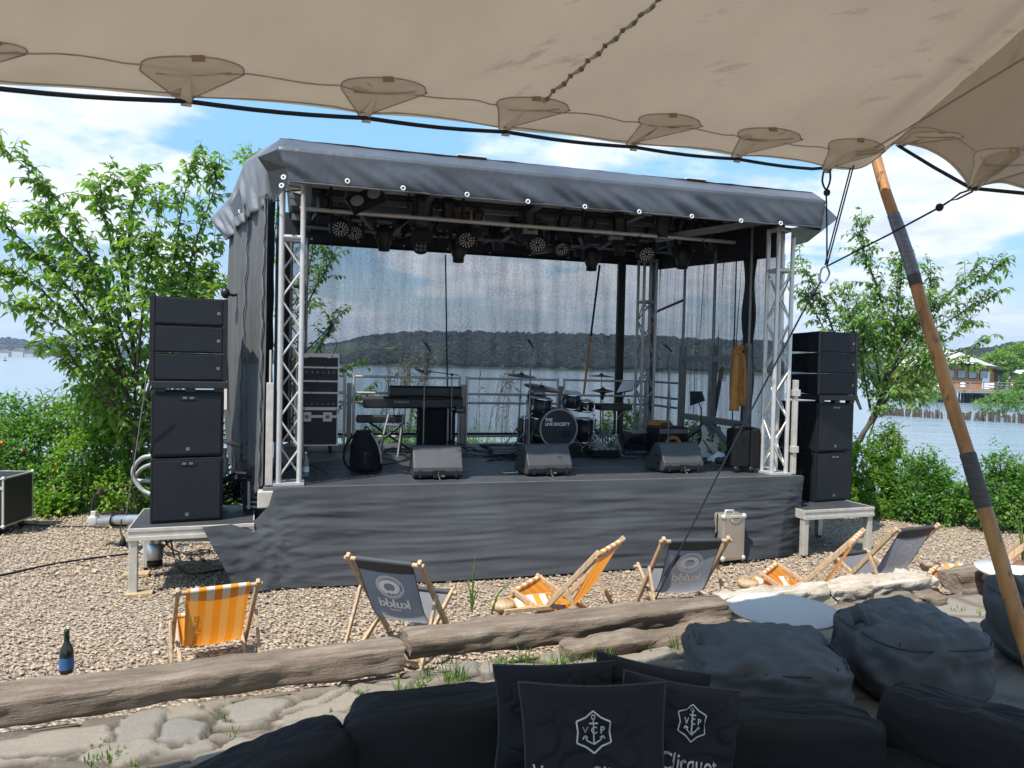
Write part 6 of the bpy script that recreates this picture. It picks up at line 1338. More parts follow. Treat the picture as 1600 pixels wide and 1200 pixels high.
# ------------------------------------------------------------------ bags, bottle
x0, z0, x1, z1 = box_at(1143, 669, 1190, 738, .36)
t = thing('trolley_case', 'large black soft trolley case standing at the right front tower', 'suitcase', g_(x0, .34, DZ+.006), YAW-.25); w_ = .36; hh = z1-DZ
MB().box(0, 0, .05, w_*.62, .30, hh-.02).build('shell', MT['black_cloth'], t, bevel=.035, seg=3)
MB().box(w_*.62+.002, .01, .05, w_*.98, .29, hh-.0).build('shell', MT['black_cloth'], t, bevel=.03, seg=3)
m = MB(); m.tube([(w_*.1, .14, hh-.03), (w_*.16, .14, hh+.035), (w_*.44, .14, hh+.035), (w_*.5, .14, hh-.03)], .012, 7); m.build('handle', MT['rubber'], t)
for x in (.03, w_*.62): MB().lathe([(0, -.02), (.03, -.02), (.038, -.012), (.038, .012), (.03, .02), (0, .02)], 14, Matrix.Translation((x+.02, .01, .038)) @ rotm(R(90))).build('castor', MT['black_metal'], t)
t = thing('backpack', 'slumped black backpack with grey strap on the left of the deck', 'backpack', g_(*deck_at(571, 738), DZ+.006), YAW); u0, v0 = deck_at(571, 738)
def bp(u, v):
    a = u*2*math.pi; h_ = v; rx = .19*(1-.55*h_**2.2)*(1+.05*math.sin(a*2)); ry = .14*(1-.5*h_**2); s = 1+.10*noise.noise(Vector((math.cos(a)*1.6, math.sin(a)*1.6, h_*4)))
    if v <= 0: rx *= .9; ry *= .9
    return Vector((rx*math.cos(a)*s-.05*h_+.02, ry*math.sin(a)*s+.03*h_, .01+.47*h_**.85))
m = MB(); m.grid(bp, 30, 16); m.add([bp(k/30, 1) for k in range(30)], [tuple(range(30))]); m.build('sack', MT['black_cloth'], t)
m = MB(); m.tube(cat_pts([(.05, -.10, .46), (.10, -.16, .38), (.15, -.18, .25), (.17, -.15, .12)], 5), .013, 6); m.build('strap', MT['alu_dark'], t); m = MB(); m.tube(cat_pts([(-.1, -.02, .46), (-.22, -.06, .34), (-.25, -.08, .15), (-.16, -.10, .02)], 5), .014, 6); m.tube(cat_pts([(-.03, 0, .47), (.0, 0, .53), (.05, 0, .47)], 4), .009, 6); m.build('strap', MT['black_cloth'], t)
m = MB(); m.grid(lambda u, v: Vector((-.10+.17*u, -.155-.035*math.sin(u*3.14), .05+.2*v)), 8, 6); m.build('pocket', MT['black_cloth'], t, solid=.02)
t = thing('water_bottle', 'clear plastic water bottle beside the left front tower', 'bottle', g_(*deck_at(477, 745), DZ+.006), YAW); MB().lathe([(0, 0), (.036, 0), (.038, .01), (.038, .15), (.03, .19), (.014, .225), (.013, .25)], 18).build('body', MT['glassy'], t); MB().lathe([(.0145, .25), (.0145, .27), (0, .27)], 12).build('cap', MT['white'], t); MB().lathe([(.039, .05), (.039, .11)], 18).build('label', MT['paper'], t)
a = deck_at(1170, 705); t = thing('cloth_bundle', 'crumpled white cloth showing low behind the trolley case', 'cloth', g_(5.9, 1.25, DZ+.006), YAW)
m = MB(); m.grid(lambda u, v: Vector((-.10+.26*u, .2*v, .13*math.sin(v*3)*math.sin(u*3.1)**.6+.03*noise.noise(Vector((u*6, v*6, 0))))), 16, 10); m.build('cloth', MT['sail'], t)
tag(t, 'crumpled white cloth lying behind the trolley case on the deck', 'cloth')
t = thing('shoe_pair', 'pair of brown leather shoes in front of the trolley case', 'shoes', g_(*deck_at(1136, 727), DZ+.006), YAW)
for k, (x, y, a_) in enumerate(((-.06, 0, .5), (.07, .06, 1.0))):
    m = MB(); m.ell((0, -.07, .035), (.045, .08, .035), 12, 7, Matrix.Translation((x, y, 0)) @ rotm(0, 0, a_)); m.ell((0, .06, .05), (.04, .07, .05), 12, 7, Matrix.Translation((x, y, 0)) @ rotm(0, 0, a_)); m.build('shoe', MT['brown_tolex'], t)
# cables on the deck
random.seed(8)
def deckcable(pts, label, r=.007, grp='cables on the stage deck'):
    cable('cable', label, [st(*deck_at(x, y), DZ+r+.004+.004*(k % 2)) for k, (x, y) in enumerate(pts)], r, group=grp)
deckcable([(596, 728), (620, 724), (640, 716), (660, 716), (690, 712)], 'black cables lying on the stage deck'); deckcable([(560, 722), (590, 716), (630, 722), (650, 712), (700, 707)], 'black cables lying on the stage deck')
for k in range(16):
    x = random.uniform(540, 960); y = random.uniform(703, 716); deckcable([(x+random.uniform(-20, 20)+q*random.uniform(8, 22), y+random.uniform(-5, 5)) for q in range(5)], 'black cables lying on the stage deck', random.uniform(.005, .009))
deckcable([(740, 706), (780, 712), (815, 722), (800, 716), (760, 722)], 'black cables lying on the stage deck')
for k in range(10):
    x = random.uniform(930, 1120); y = random.uniform(706, 724); deckcable([(x+q*random.uniform(6, 18), y+random.uniform(-4, 4)) for q in range(4)], 'black cables lying on the stage deck', .006)
t = thing('pedal_board', 'low black pedal board on the deck right of the drum kit', 'pedal board', g_(*deck_at(925, 716), DZ+.006), YAW); MB().box(0, 0, 0, .42, .28, .10).build('board', MT['black_cloth'], t, bevel=.02); m = MB(); [m.box(.04+.09*k, .03, .10, .11+.09*k, .15, .125) for k in range(4)]; m.build('pedal', MT['alu_dark'], t, bevel=.006)
t = thing('drum_rug', 'dark thick rug under the drum kit', 'rug', g_(3.0, 1.95, DZ+.004), YAW); MB().grid(lambda u, v: Vector((1.75*u, 1.6*v, .012+.008*noise.noise(Vector((u*5, v*5, 0))))), 20, 16).build('pile', MT['black_cloth'], t, solid=.012)
t = thing('drum_riser', 'low ribbed grey case lying left of the drum kit', 'case', g_(*deck_at(770, 712), DZ+.006), YAW); MB().box(0, 0, 0, .62, .3, .09).build('body', MT['black_plastic'], t, bevel=.01); m = MB(); [m.box(-.004, -.006, .015+.024*k, .624, -.001, .025+.024*k) for k in range(3)]; m.build('rib', MT['alu_dark'], t)
t = thing('white_pad', 'thin pale folded paper on the deck left of the middle monitor', 'paper', g_(*deck_at(798, 740), DZ+.006), YAW+.2); MB().box(-.08, 0, 0, .1, .06, .012).build('sheet', MT['paper'], t); MB().box(-.07, .004, .013, .08, .05, .017).build('clip', MT['black_plastic'], t)
# ------------------------------------------------------------------ platforms and speaker stacks
def platform(name, label, loc, rz, w_, d_, h_, leg=.075, top='deck', mat='alu_dull', blocks=False):
    t = thing(name, label, 'platform', loc, rz)
    MB().box(0.012, 0.012, h_-.03, w_-.012, d_-.012, h_).build('top', MT[top], t)
    m = MB(); m.box(0, 0, h_-.11, w_, .012, h_+.003); m.box(0, d_-.012, h_-.11, w_, d_, h_+.003); m.box(0, .0121, h_-.11, .012, d_-.0121, h_+.003); m.box(w_-.012, .0121, h_-.11, w_, d_-.0121, h_+.003); m.box(0, -.008, h_-.115, w_, -.0005, h_-.075); m.box(0, -.008, h_-.03, w_, -.0005, h_+.003)
    m.build('frame', MT[mat], t, bevel=.003)
    for x in (.01, w_-.01-leg):
        for y in (.01, d_-.01-leg):
            l = MB().box(x, y, .02, x+leg, y+leg, h_-.03).build('leg', MT[mat], t, bevel=.006); MB().box(x+.01, y+.01, -.02, x+leg-.01, y+leg-.01, .02).build('foot', MT['rubber'], l)
    if blocks:
        for x, y in ((-.14, d_-.35), (-.02, -.04)): MB().box(x, y, -.01, x+.24, y+.14, .03).build('wooden_block', MT['chair_wood'], t, bevel=.006)
    return t
LA = on_z(199, 827, .635); LB = on_z(430, 802, .64)
platform('speaker_platform', 'low aluminium stage platform under the left speaker stack', (LA.x, LA.y, 0), R(19), 1.12, 1.0, .635, blocks=True)
RA = on_z(1257, 798, .575)
platform('speaker_platform', 'low aluminium stage platform under the right speaker stack', (RA.x, RA.y, 0), R(19), 1.08, .95, .575)
def cab_logo(parent, x, z, y=-.009, s=.022): MB().box(x-s, y-.003, z-s, x+s, y, z+s).build('badge', MT['alu_dark'], parent)
SW, SH, SD = .655, .64, .70
sub0 = None
def subwoofer(loc, rz, label, kind=0):
    global sub0
    if sub0 is None:
        t = thing('subwoofer', label, 'speaker', loc, rz, 'subwoofers in the two speaker stacks')
        MB().box(0, 0, 0, SW, SD, SH-.008).build('cabinet', MT['cabinet'], t, bevel=.012)
        MB().box(.028, -.010, .025, SW-.028, -.002, SH-.035).build('grille', MT['grille'], t, bevel=.004)
        h = MB().box(SW*.5-.085, -.014, SH-.082, SW*.5+.085, -.0105, SH-.045).build('top_recess', MT['black_metal'], t, bevel=.003); MB().box(SW*.5-.05, -.018, SH-.074, SW*.5-.012, -.0145, SH-.053).build('dial', MT['alu_dark'], h); MB().box(SW*.5+.012, -.018, SH-.074, SW*.5+.05, -.0145, SH-.053).build('dial', MT['alu_dark'], h)
        cab_logo(t, SW*.5, .075, -.0105, .016)
        for x in (-.004, SW+.001):
            MB().box(x, .2, SH*.45, x+.003, .40, SH*.63).build('handle_plate', MT['black_metal'], t); MB().box(x-.006 if x < 0 else x+.003, .23, SH*.51, x if x < 0 else x+.009, .37, SH*.56).build('handle', MT['black_plastic'], t)
        sub0 = t; return t
    return dup(sub0, loc, rz, label)
MT['grille'] = M_('perforated_black_grille', (0.011, 0.0135, 0.0175), 0.6, 0.0, 0.25, 5, 0.5, 400, None, 0.3)
arr0 = None
def array_box(loc, rz, label, pitch=0):
    global arr0
    if arr0 is None:
        w_, d_ = .70, .48; t = thing('line_array_speaker', label, 'speaker', loc, rz, 'line array speakers on top of the stacks')
        m = MB(); pr_ = [(0, .0), (0, .268), (d_, .254), (d_, .014)]; m.prism(pr_, .03, w_-.03, None, 'x'); m.build('cabinet', MT['cabinet'], t, bevel=.005)
        MB().box(.05, -.012, .014, w_-.05, -.001, .254).build('grille', MT['grille'], t, bevel=.004)
        for x0 in (0, w_-.045): MB().prism([(-.014, -.002), (-.014, .27), (.12, .262), (.16, .2), (.16, .06), (.12, .006)], x0, x0+.045, None, 'x').build('side_plate', MT['black_metal'], t, bevel=.004)
        cab_logo(t, w_-.085, .125, -.0125, .014); MB().box(.024, .2, .10, .029, .33, .17).build('handle', MT['black_metal'], t); arr0 = t; return t
    o = dup(arr0, loc, rz, label); o.rotation_euler = (pitch, 0, rz); return o
def flyplate(loc, rz, label):
    t = thing('array_base_frame', label, 'frame', loc, rz); m = MB(); m.box(.0, -.03, .035, .68, .56, .105); m.build('frame', MT['black_plastic'], t, bevel=.008)
    for x in (.03, .30, .56): MB().box(x, .0, .0, x+.09, .07, .036).build('foot', MT['black_metal'], t)
def stack(pl_, pr_, zt, rz, names, rzb):
    c = pl_; loc = Vector((c.x, c.y, zt+.002))
    subwoofer(tuple(loc), rz, names[0]); l2 = loc+UPZ*(SH+.004); subwoofer(tuple(l2), rz+R(.6), names[1])
    l3 = l2+UPZ*(SH-.006); flyplate(tuple(l3), rz, names[2]); d = Vector((math.cos(rz), math.sin(rz), 0)); f = Vector((-math.sin(rz), math.cos(rz), 0)); b = l3+UPZ*.110-d*.02
    for k in range(3): array_box(tuple(b+UPZ*(.272*k)+f*(.004*k)), rz+rzb, names[3+k], 0)
p = on_z(234, 819, .637); stack(p, None, .637, R(24), ('lower left subwoofer standing on the left platform', 'upper subwoofer of the left stack', 'flat black frame between subwoofers and array at left', 'lowest line array box of the left stack', 'middle line array box of the left stack', 'topmost line array box of the left stack'), 0)
p = on_z(1272, 785, .577); stack(p, None, .577, R(23.5), ('lower right subwoofer standing on the right platform', 'upper subwoofer of the right stack', 'flat black frame between subwoofers and array at right', 'lowest line array box of the right stack', 'middle line array box of the right stack', 'topmost line array box of the right stack'), 0)
# ------------------------------------------------------------------ drawbar, bent tubes, jack wheel, cables at the left end
hp = at(150, 800, 8.6); t = thing('trailer_hitch', 'cast trailer coupling with raised brake lever sticking out left of the platform', 'trailer hitch', tuple(hp), 0); iv = inv_of(t)
def h_(px, py, D=8.6): return at(px, py, D)-hp
m = MB(); m.tube([h_(158, 815), h_(185, 812, 8.4), h_(240, 812, 8.1)], [.055, .055, .06], 12); m.build('drawbar', MT['steel'], t)
m = MB(); m.lathe([(0, -.05), (.055, -.05), (.065, -.03), (.065, .03), (.055, .05), (0, .05)], 16, Matrix.Translation(h_(147, 813)) @ rotm(R(90))); m.bar(h_(147, 812), h_(148, 798), .06, .07); m.build('coupling', MT['alu'], t, bevel=.006); m = MB(); m.tube(cat_pts([h_(144, 800), h_(146, 785), h_(152, 772), h_(158, 764)], 5), [.02]*8+[.022]*7+[.026], 8); m.build('lever', MT['black_metal'], t)
m = MB(); m.tube([h_(155, 772), h_(159, 762)], .03, 8); m.build('grip', MT['brown_tolex'], t); m = MB(); [m.lathe([(.05, -.008), (.085, 0), (.05, .008)], 14, align(Vector((1, -.1, 0)), h_(178+5*k, 812, 8.45))) for k in range(5)]; m.build('bellows', MT['rubber'], t); m = MB(); m.bar(h_(160, 803), h_(177, 801), .05, .03); m.build('brake_cover', MT['black_plastic'], t)
o = MB(); 
def world_tube(name, label, cat, pts, r, mat, group=None, seg=6, n=8):
    P = cat_pts(pts, seg) if seg else [Vector(p) for p in pts]; c = P[0]; m = MB(); m.tube([p-c for p in P], r, n); o = m.build(name, MT[mat]); o.location = c; return tag(o, label, cat, group)
world_tube('bent_tube', 'outer bent white tube beside the left subwoofers', 'tube', [at(240, 712, 8.3), at(222, 716, 8.3), at(209, 732, 8.3), at(210, 748, 8.3), at(222, 765, 8.3), at(235, 772, 8.3)], .026, 'tube_grey'); world_tube('bent_tube', 'inner bent white tube beside the left subwoofers', 'tube', [at(240, 724, 8.4), at(222, 732, 8.4), at(212, 745, 8.4), at(218, 751, 8.4), at(240, 751, 8.4)], .022, 'tube_grey')
for k, (a, b) in enumerate((((344, 599), (358, 590)), ((344, 616), (357, 606)), ((344, 662), (357, 655)))): world_tube('strut', ['top', 'middle', 'lowest'][k]+' short white strut between left speakers and wing mesh', 'strut', [at(*a, 8.6), at(*b, 8.6)], .022, 'white_paint', seg=0)
t = thing('ladder_frame', 'pale upright metal frame with fittings below the wing mesh', 'frame', tuple(at(352, 780, 8.0))); o_ = at(352, 780, 8.0); m = MB(); m.bar(at(350, 700, 8)-o_, at(348, 782, 8)-o_, .045, .05); m.bar(at(354, 560, 8.2)-o_, at(353, 640, 8.1)-o_, .03); m.box(-.05, -.04, .30, .02, .03, .45); m.build('frame', MT['white_paint'], t)
m = MB(); m.bar(at(375, 690, 7.9)-o_, at(375, 745, 7.9)-o_, .03); m.bar(at(350, 690, 8)-o_, at(376, 697, 7.9)-o_, .09, .02); m.tube([at(366, 715, 7.9)-o_, at(362, 760, 7.9)-o_], .022, 8); m.build('cross_piece', MT['alu_dull'], t)
world_tube('bracing_rod', 'white rod with hook standing at the left end of the stage', 'rod', [at(389, 752, 7.7), at(389, 795, 7.7)], .016, 'white_paint', seg=0); world_tube('bracing_rod', 'curved clear hose arching over the coiled cables', 'hose', [at(378, 725, 7.8), at(392, 728, 7.7), at(399, 745, 7.6), at(397, 765, 7.6)], .006, 'alu')
t = thing('junction_box', 'small grey junction box among the coiled cables', 'box', tuple(at(383, 742, 7.8))); MB().box(-.09, -.06, -.04, .09, .06, .04).build('body', MT['alu_dull'], t, bevel=.008); MB().box(-.06, -.066, -.02, .06, -.061, .02).build('cover', MT['black_plastic'], t)
random.seed(14)
for k in range(22):
    cx_, cy_ = random.uniform(352, 386), random.uniform(752, 775); a = random.uniform(14, 24); b = random.uniform(8, 16); tl_ = random.uniform(-.9, -.2); D = random.uniform(7.7, 8.0)
    P = []
    for j in range(9): th = j/8*5.4+k; x = math.cos(th)*a; y = math.sin(th)*b; P.append(at(cx_+x*math.cos(tl_)-y*math.sin(tl_), cy_+x*math.sin(tl_)+y*math.cos(tl_), D+.1*math.sin(th)))
    cable('coiled_cable', 'black cable loop hanging in the tangle at the left end of the stage', P, .008, group='coiled cables at the left end of the stage')
t = thing('cable_drop', 'dark frame and boxes in the gap at the left end of the stage', 'frame', tuple(at(400, 790, 7.75))); m = MB(); m.box(-.14, 0, -.45, .12, .5, .38); m.build('box', MT['black_plastic'], t); m = MB(); [m.box(-.1+.03*k, -.012, -.02+.05*k, .12, -.001, .0+.05*k) for k in range(3)]; m.build('bracket', MT['alu_dull'], t)
# jockey wheel under the left platform
t = thing('jack_foot', 'stubby galvanised support jack under the left platform', 'jack', tuple(at(242, 868, 7.5))); m = MB(); m.tube([(0.03, 0, .0), (.03, 0, .28)], .03, 10); m.build('tube', MT['alu_dull'], t); m = MB(); m.lathe([(0, -.06), (.07, -.04), (.085, .02), (.085, .11), (.06, .13), (0, .13)], 16); m.build('shell', MT['steel'], t); MB().lathe([(0, -.05), (.075, -.045), (.075, .005)], 14, Matrix.Translation((0, 0, -.06))).build('foot', MT['rubber'], t)
t = thing('cross_beam', 'pale steel beam lying under the left platform', 'beam', tuple(at(285, 848, 7.9))); o_ = at(285, 848, 7.9); MB().bar(at(222, 862, 7.8)-o_, at(240, 845, 7.8)-o_, .07, .03).bar(at(252, 842, 7.9)-o_, at(330, 840, 8.0)-o_, .10, .05).build('beam', MT['white_paint'], t)
for k, pts in enumerate(([(266, 838), (272, 870), (280, 888), (300, 897), (330, 893), (352, 889)], [(258, 838), (262, 852), (278, 862), (300, 866), (322, 865)], [(275, 838), (262, 848), (255, 855)])):
    P = [on_z(x, max(y, 862), .012) if y > 861 else at(x, y, 7.4) for x, y in pts]; cable('cable', ['long black cable looping to the gravel under the left platform', 'thin black cable sagging under the left platform', 'short crossed cable under the left platform'][k], P, .009)
random.seed(9)
for k in range(9): x = random.uniform(295, 335); y = random.uniform(858, 880); cable('cable', 'tangled thin cable on the gravel under the left platform', [on_z(x+random.uniform(-14, 14)*q*.5, y+random.uniform(-5, 5), .014) for q in range(4)], .006, group='tangled cables under the left platform')
cable('ground_cable', 'long black cable snaking over the gravel from the left edge to the platform', [on_z(-60, 905, .015), on_z(0, 899, .015), on_z(60, 886, .015), on_z(110, 877, .015), on_z(170, 869, .015), on_z(215, 864, .015), on_z(238, 861, .02)], .012)
cable('ground_cable', 'thin dark cable along the foot of the left shrubs', [on_z(30, 819, .012), on_z(80, 822, .012), on_z(140, 823, .012), on_z(175, 824, .012), on_z(230, 826, .012)], .011)
cable('hanging_plug_cable', 'black plug hanging on a short cable at the left corner of the platform', [at(190, 812, 7.3), at(188, 828, 7.1), at(192, 840, 7.05), at(191, 850, 7.05)], .007); P = at(192, 847, 7.05); t = thing('power_plug', 'black rubber plug dangling left of the platform leg', 'plug', tuple(P)); MB().lathe([(0, .06), (.012, .06), (.03, .0), (.033, -.035), (0, -.035)], 12).build('body', MT['rubber'], t); MB().box(-.01, -.01, -.05, .01, .01, -.035).build('pins', MT['alu'], t)
cable('tension_wire', 'thin grey wire from the left array down to the platform corner', [at(229, 590, 6.9), at(213, 700, 6.95), at(197, 806, 7.0)], .005, mat='alu_dark')
cable('cable', 'black cable hanging from the right platform to the gravel', [at(1238, 790, 9.4), at(1242, 815, 9.3), at(1243, 835, 9.2), on_z(1236, 848, .01), on_z(1228, 853, .01)], .009)
P = at(352, 458, 7.9); t = thing('clamp_lamp', 'small black clamp at the top of the left speaker stack', 'clamp', tuple(P)); m = MB(); m.ell((0, 0, 0), (.05, .05, .06), 10, 6); m.tube([(0, 0, 0), (.07, .05, -.02), (.09, .2, .02)], .015, 6); m.build('clamp', MT['black_metal'], t)
# ------------------------------------------------------------------ flight case at the far left
fr = on_z(12, 836, 0.0); flight_case('flight_case', 'big black flight case with silver edges at the left edge of the gravel', 'flight case', (fr.x-1.02, fr.y-.12, 0), 1.0, .62, .60, R(4), 2)
# ------------------------------------------------------------------ aluminium suitcase
sp_ = on_z(1128, 884, 0); t = thing('aluminium_suitcase', 'champagne ribbed aluminium cabin suitcase standing on the gravel before the skirt', 'suitcase', (sp_.x, sp_.y, 0.0), R(20)); w_, d_, hh = .32, .22, .53
def ribshell(u, v):
    a = u*2*math.pi; n_ = 7.0; cx_, sx_ = math.cos(a), math.sin(a); k = (abs(cx_)**n_+abs(sx_)**n_)**(-1/n_); x, y = cx_*k, sx_*k
    rb = 1+.010*math.sin(a*46) if True else 1
    e = 1-.10*(max(0, (v-.93)/.07))**2-.10*(max(0, (.07-v)/.07))**2
    return Vector((w_/2+w_/2*x*rb*e, d_/2+d_/2*y*rb*e, .05+hh*v))
m = MB(); m.grid(ribshell, 276, 24); m.add([ribshell(k/80, 1) for k in range(80)], [tuple(range(80))]); m.add([ribshell(k/80, 0) for k in range(80)], [tuple(range(80))[::-1]]); m.build('shell', MT['suitcase'], t)
for x in (0, w_):
    for z in (.05, .05+hh): MB().ell((x+(.02 if x == 0 else -.02), .018, z+(.022 if z < .2 else -.022)), (.032, .03, .034), 10, 7).build('corner_guard', MT['alu_dull'], t)
MB().box(-.004, d_*.46, .052, -.0005+.002, d_*.54, .05+hh).build('frame', MT['black_metal'], t)
m = MB(); m.lathe([(0, 0), (.07, 0), (.075, -.006), (.07, -.010), (0, -.010)], 22, Matrix.Translation((w_*.52, -.0, hh-.0)) @ Matrix.Diagonal((1, 1, .62, 1)) @ rotm(R(90)) @ Matrix.Scale(-1, 4, (0, 0, 1))); m.box(w_*.52-.09, -.014, hh+.015, w_*.52+.09, -.002, hh+.045); m.build('handle_recess', MT['alu_dull'], t, bevel=.004); MB().box(w_*.52-.05, -.018, hh+.004, w_*.52+.05, -.0145, hh+.013).build('slot', MT['rubber'], t)
m = MB(); m.tube([(w_*.35, .12, .05+hh-.002), (w_*.36, .12, .05+hh+.03), (w_*.70, .12, .05+hh+.03), (w_*.71, .12, .05+hh-.002)], .012, 7); m.build('handle', MT['alu'], t)
MB().tube([(-.006, .09, .38), (-.02, .10, .36), (-.02, .12, .28), (-.006, .12, .26)], .008, 6).build('side_handle', MT['rubber'], t)
for x in (.03, w_-.03):
    for y in (.03, d_-.03): MB().lathe([(0, -.02), (.024, -.02), (.028, 0), (.024, .02), (0, .02)], 12, Matrix.Translation((x, y, .028)) @ rotm(0, R(90))).build('castor', MT['black_metal'], t)
# ------------------------------------------------------------------ deck chairs (local: sitter faces +y, +x to the right seen from behind)
TOPZ = .78
HY, FY, FZ = -.33, .42, .36
def sling_prof(s):                                            # s 0 at the head bar, 1 at the front bar
    pts = SLP; k = s*(len(pts)-1); i = min(int(k), len(pts)-2); return tuple(pts[i].lerp(pts[i+1], k-i))[:2]
_raw = cat_pts([(HY, TOPZ-.01, 0), (-.21, .56, 0), (-.07, .33, 0), (.06, .225, 0), (.22, .24, 0), (FY, FZ, 0)], 12)
_len = [0]
for p_, q_ in zip(_raw[:-1], _raw[1:]): _len.append(_len[-1]+(q_-p_).length)
SLP = []
for k_ in range(61):
    t_ = _len[-1]*k_/60; j_ = max(j for j in range(len(_len)) if _len[j] <= t_+1e-9); j_ = min(j_, len(_raw)-2); SLP.append(_raw[j_].lerp(_raw[j_+1], (t_-_len[j_])/max(1e-9, _len[j_+1]-_len[j_])))
def deckchair(kind, label, loc, rz, group='deck chairs on the gravel'):
    t = thing('deck_chair', label, 'deck chair', loc, rz, group); W = .29
    for sx in (-1, 1):
        MB().bar((sx*W, .34, .02), (sx*W, HY-.02, TOPZ+.035), .032, .045).build('back_rail', MT['chair_wood'], t, bevel=.008)
        MB().bar((sx*(W-.045), -.30, .03), (sx*(W-.045), FY+.03, FZ+.02), .028, .042).build('seat_rail', MT['chair_wood'], t, bevel=.007)
        MB().bar((sx*(W+.032), -.08, .50), (sx*(W+.032), -.36, .015), .024, .035).build('prop_leg', MT['chair_wood'], t, bevel=.006)
    MB().bar((-W+.045, -.28, .05), (W-.045, -.28, .05), .028, .028).build('crossbar', MT['chair_wood'], t)
    MB().bar((-W-.02, -.32, .09), (W+.02, -.32, .09), .024, .024).build('crossbar', MT['chair_wood'], t)
    MB().tube([(-W-.035, HY, TOPZ), (W+.035, HY, TOPZ)], .018, 10).build('head_bar', MT['chair_wood'], t); MB().tube([(-W, FY, FZ), (W, FY, FZ)], .016, 10).build('front_bar', MT['chair_wood'], t)
    w2 = .225; grey = kind == 'grey'
    def sf(u, v): y, z = sling_prof(v); return Vector(((u-.5)*2*w2*(1+.02*math.cos(v*6)), y+.010*math.sin(u*math.pi)*math.sin(v*math.pi)*-1, z-.012*math.sin(u*math.pi)))
    m = MB(); m.grid(sf, 16, 40); m.build('sling', MT['sling_grey' if grey else 'sling_orange'], t)
    m = MB(); m.grid(lambda u, v: (lambda p: Vector((p.x*1.01, p.y-.013*math.cos(v*2)-.006, p.z+.016-.016*v)))(sf(u, v*.075)), 12, 6); m.tube([(-w2*1.01, HY, TOPZ+.003), (w2*1.01, HY, TOPZ+.003)], .0225, 12); m.build('head_hem', MT['hem_dark' if grey else 'sling_check'], t)  # grey version: doubled cloth's shade against the light put into the hem colour
    m = MB(); m.tube([(-w2*1.01, FY, FZ+.003), (w2*1.01, FY, FZ+.003)], .021, 12); m.build('front_hem', MT['hem_dark' if grey else 'sling_check'], t)
    def onto(vs, s0, sc, off=.006):                          # 2D print (x right seen from behind, y up) laid on the back of the cloth
        out = []
        for x, y in vs:
            s = s0-y/1.05*sc; p = sf(.5+x/(2*w2), s); q = sf(.5+x/(2*w2), s+.01); d = (q-p).normalized(); nn = Vector((0, d.z, -d.y)); nn = nn if nn.y < 0 else -nn; out.append(p+nn*off)
        return out
    if grey:
        m = MB(); [m.tube([sf(u, k/30*.97+.015) for k in range(31)], .0035, 5) for u in (0, 1)]; m.build('piping', MT['hem_dark'], t)
        m = MB()
        for a in ((.000, 0), ): pass
        c0 = .205
        for vs, fs in (ring2d(0, 0, .105, .113, 44), ring2d(0, 0, .090, .098, 44, 20, 340), ring2d(-.004, -.002, .042, .078, 40, -70, 250, 1.08, .95), ring2d(.0, -.052, .0, .019, 16, 0, 360, .62, 1.1)): m.add(onto(vs, c0, 1.0, .004), fs)
        m.add(onto([(-.035, -.040), (.035, -.040), (.02, -.062), (-.02, -.062)], c0, 1.0, .0042), [(0, 1, 2, 3)])
        m.build('emblem', MT['print_white'], t)
        vs, fs = text2d('kukki', .125, True, bold=.0025); m = MB(); m.add(onto(vs, c0+.165, 1.0, .004), fs); vs, fs = text2d('Cocktail', .028, True, bold=.001); m.add(onto(vs, c0+.225, 1.0, .004), fs); m.build('lettering', MT['print_white'], t)
    return t, onto
c0_, ont = None, None
def cpos(px, py, D, rz):                                     # centre of the head bar at a pixel
    p = at(px, py, D); o_ = Vector((0, HY, 0)); o_.rotate(Matrix.Rotation(rz, 4, 'Z')); return (p.x-o_.x, p.y-o_.y, 0.0)
def dist(py, px, z): return (2.25-z)*F/(py-(552.6+.023*px))
cg, _ = deckchair('grey', 'grey deck chair with mirrored kukki print left of the striped chair', cpos(600, 880, dist(880, 600, TOPZ), R(-17)), R(-17))
dup(cg, cpos(1087, 847, dist(847, 1087, TOPZ), R(9)), R(9), 'grey deck chair with kukki print overlapping the aluminium suitcase')
dup(cg, cpos(1432, 828, dist(828, 1432, TOPZ), R(24)), R(24), 'grey deck chair with kukki print left of the leaning wooden pole')
co, on_ = deckchair('orange', 'orange striped deck chair with faint lettering at the far left', cpos(343, 925, dist(925, 343, TOPZ*.88), R(29)), R(29)); co.scale = (.88, .88, .88)
vs, fs = text2d('Aperol Spritz', .075, False, bold=.001); vs = [(-(-b)-.135, a) for a, b in vs]; vs = [(x, y) for x, y in vs]
m = MB(); m.add(on_(vs, .42, 1.0, .004), fs); m.build('lettering', MT['orange_box'], co)
c3, _ = deckchair('orange', 'orange deck chair turned sideways in the middle, before the stage skirt', cpos(953, 858, dist(858, 953, TOPZ), R(62)), R(62))
dup(c3, cpos(1338, 842, dist(842, 1338, TOPZ), R(55)), R(55), 'orange deck chair turned sideways between the two right grey chairs')
dup(c3, cpos(1608, 842, dist(846, 1608, TOPZ), R(50)), R(50), 'orange deck chair cut by the right edge behind the pole')
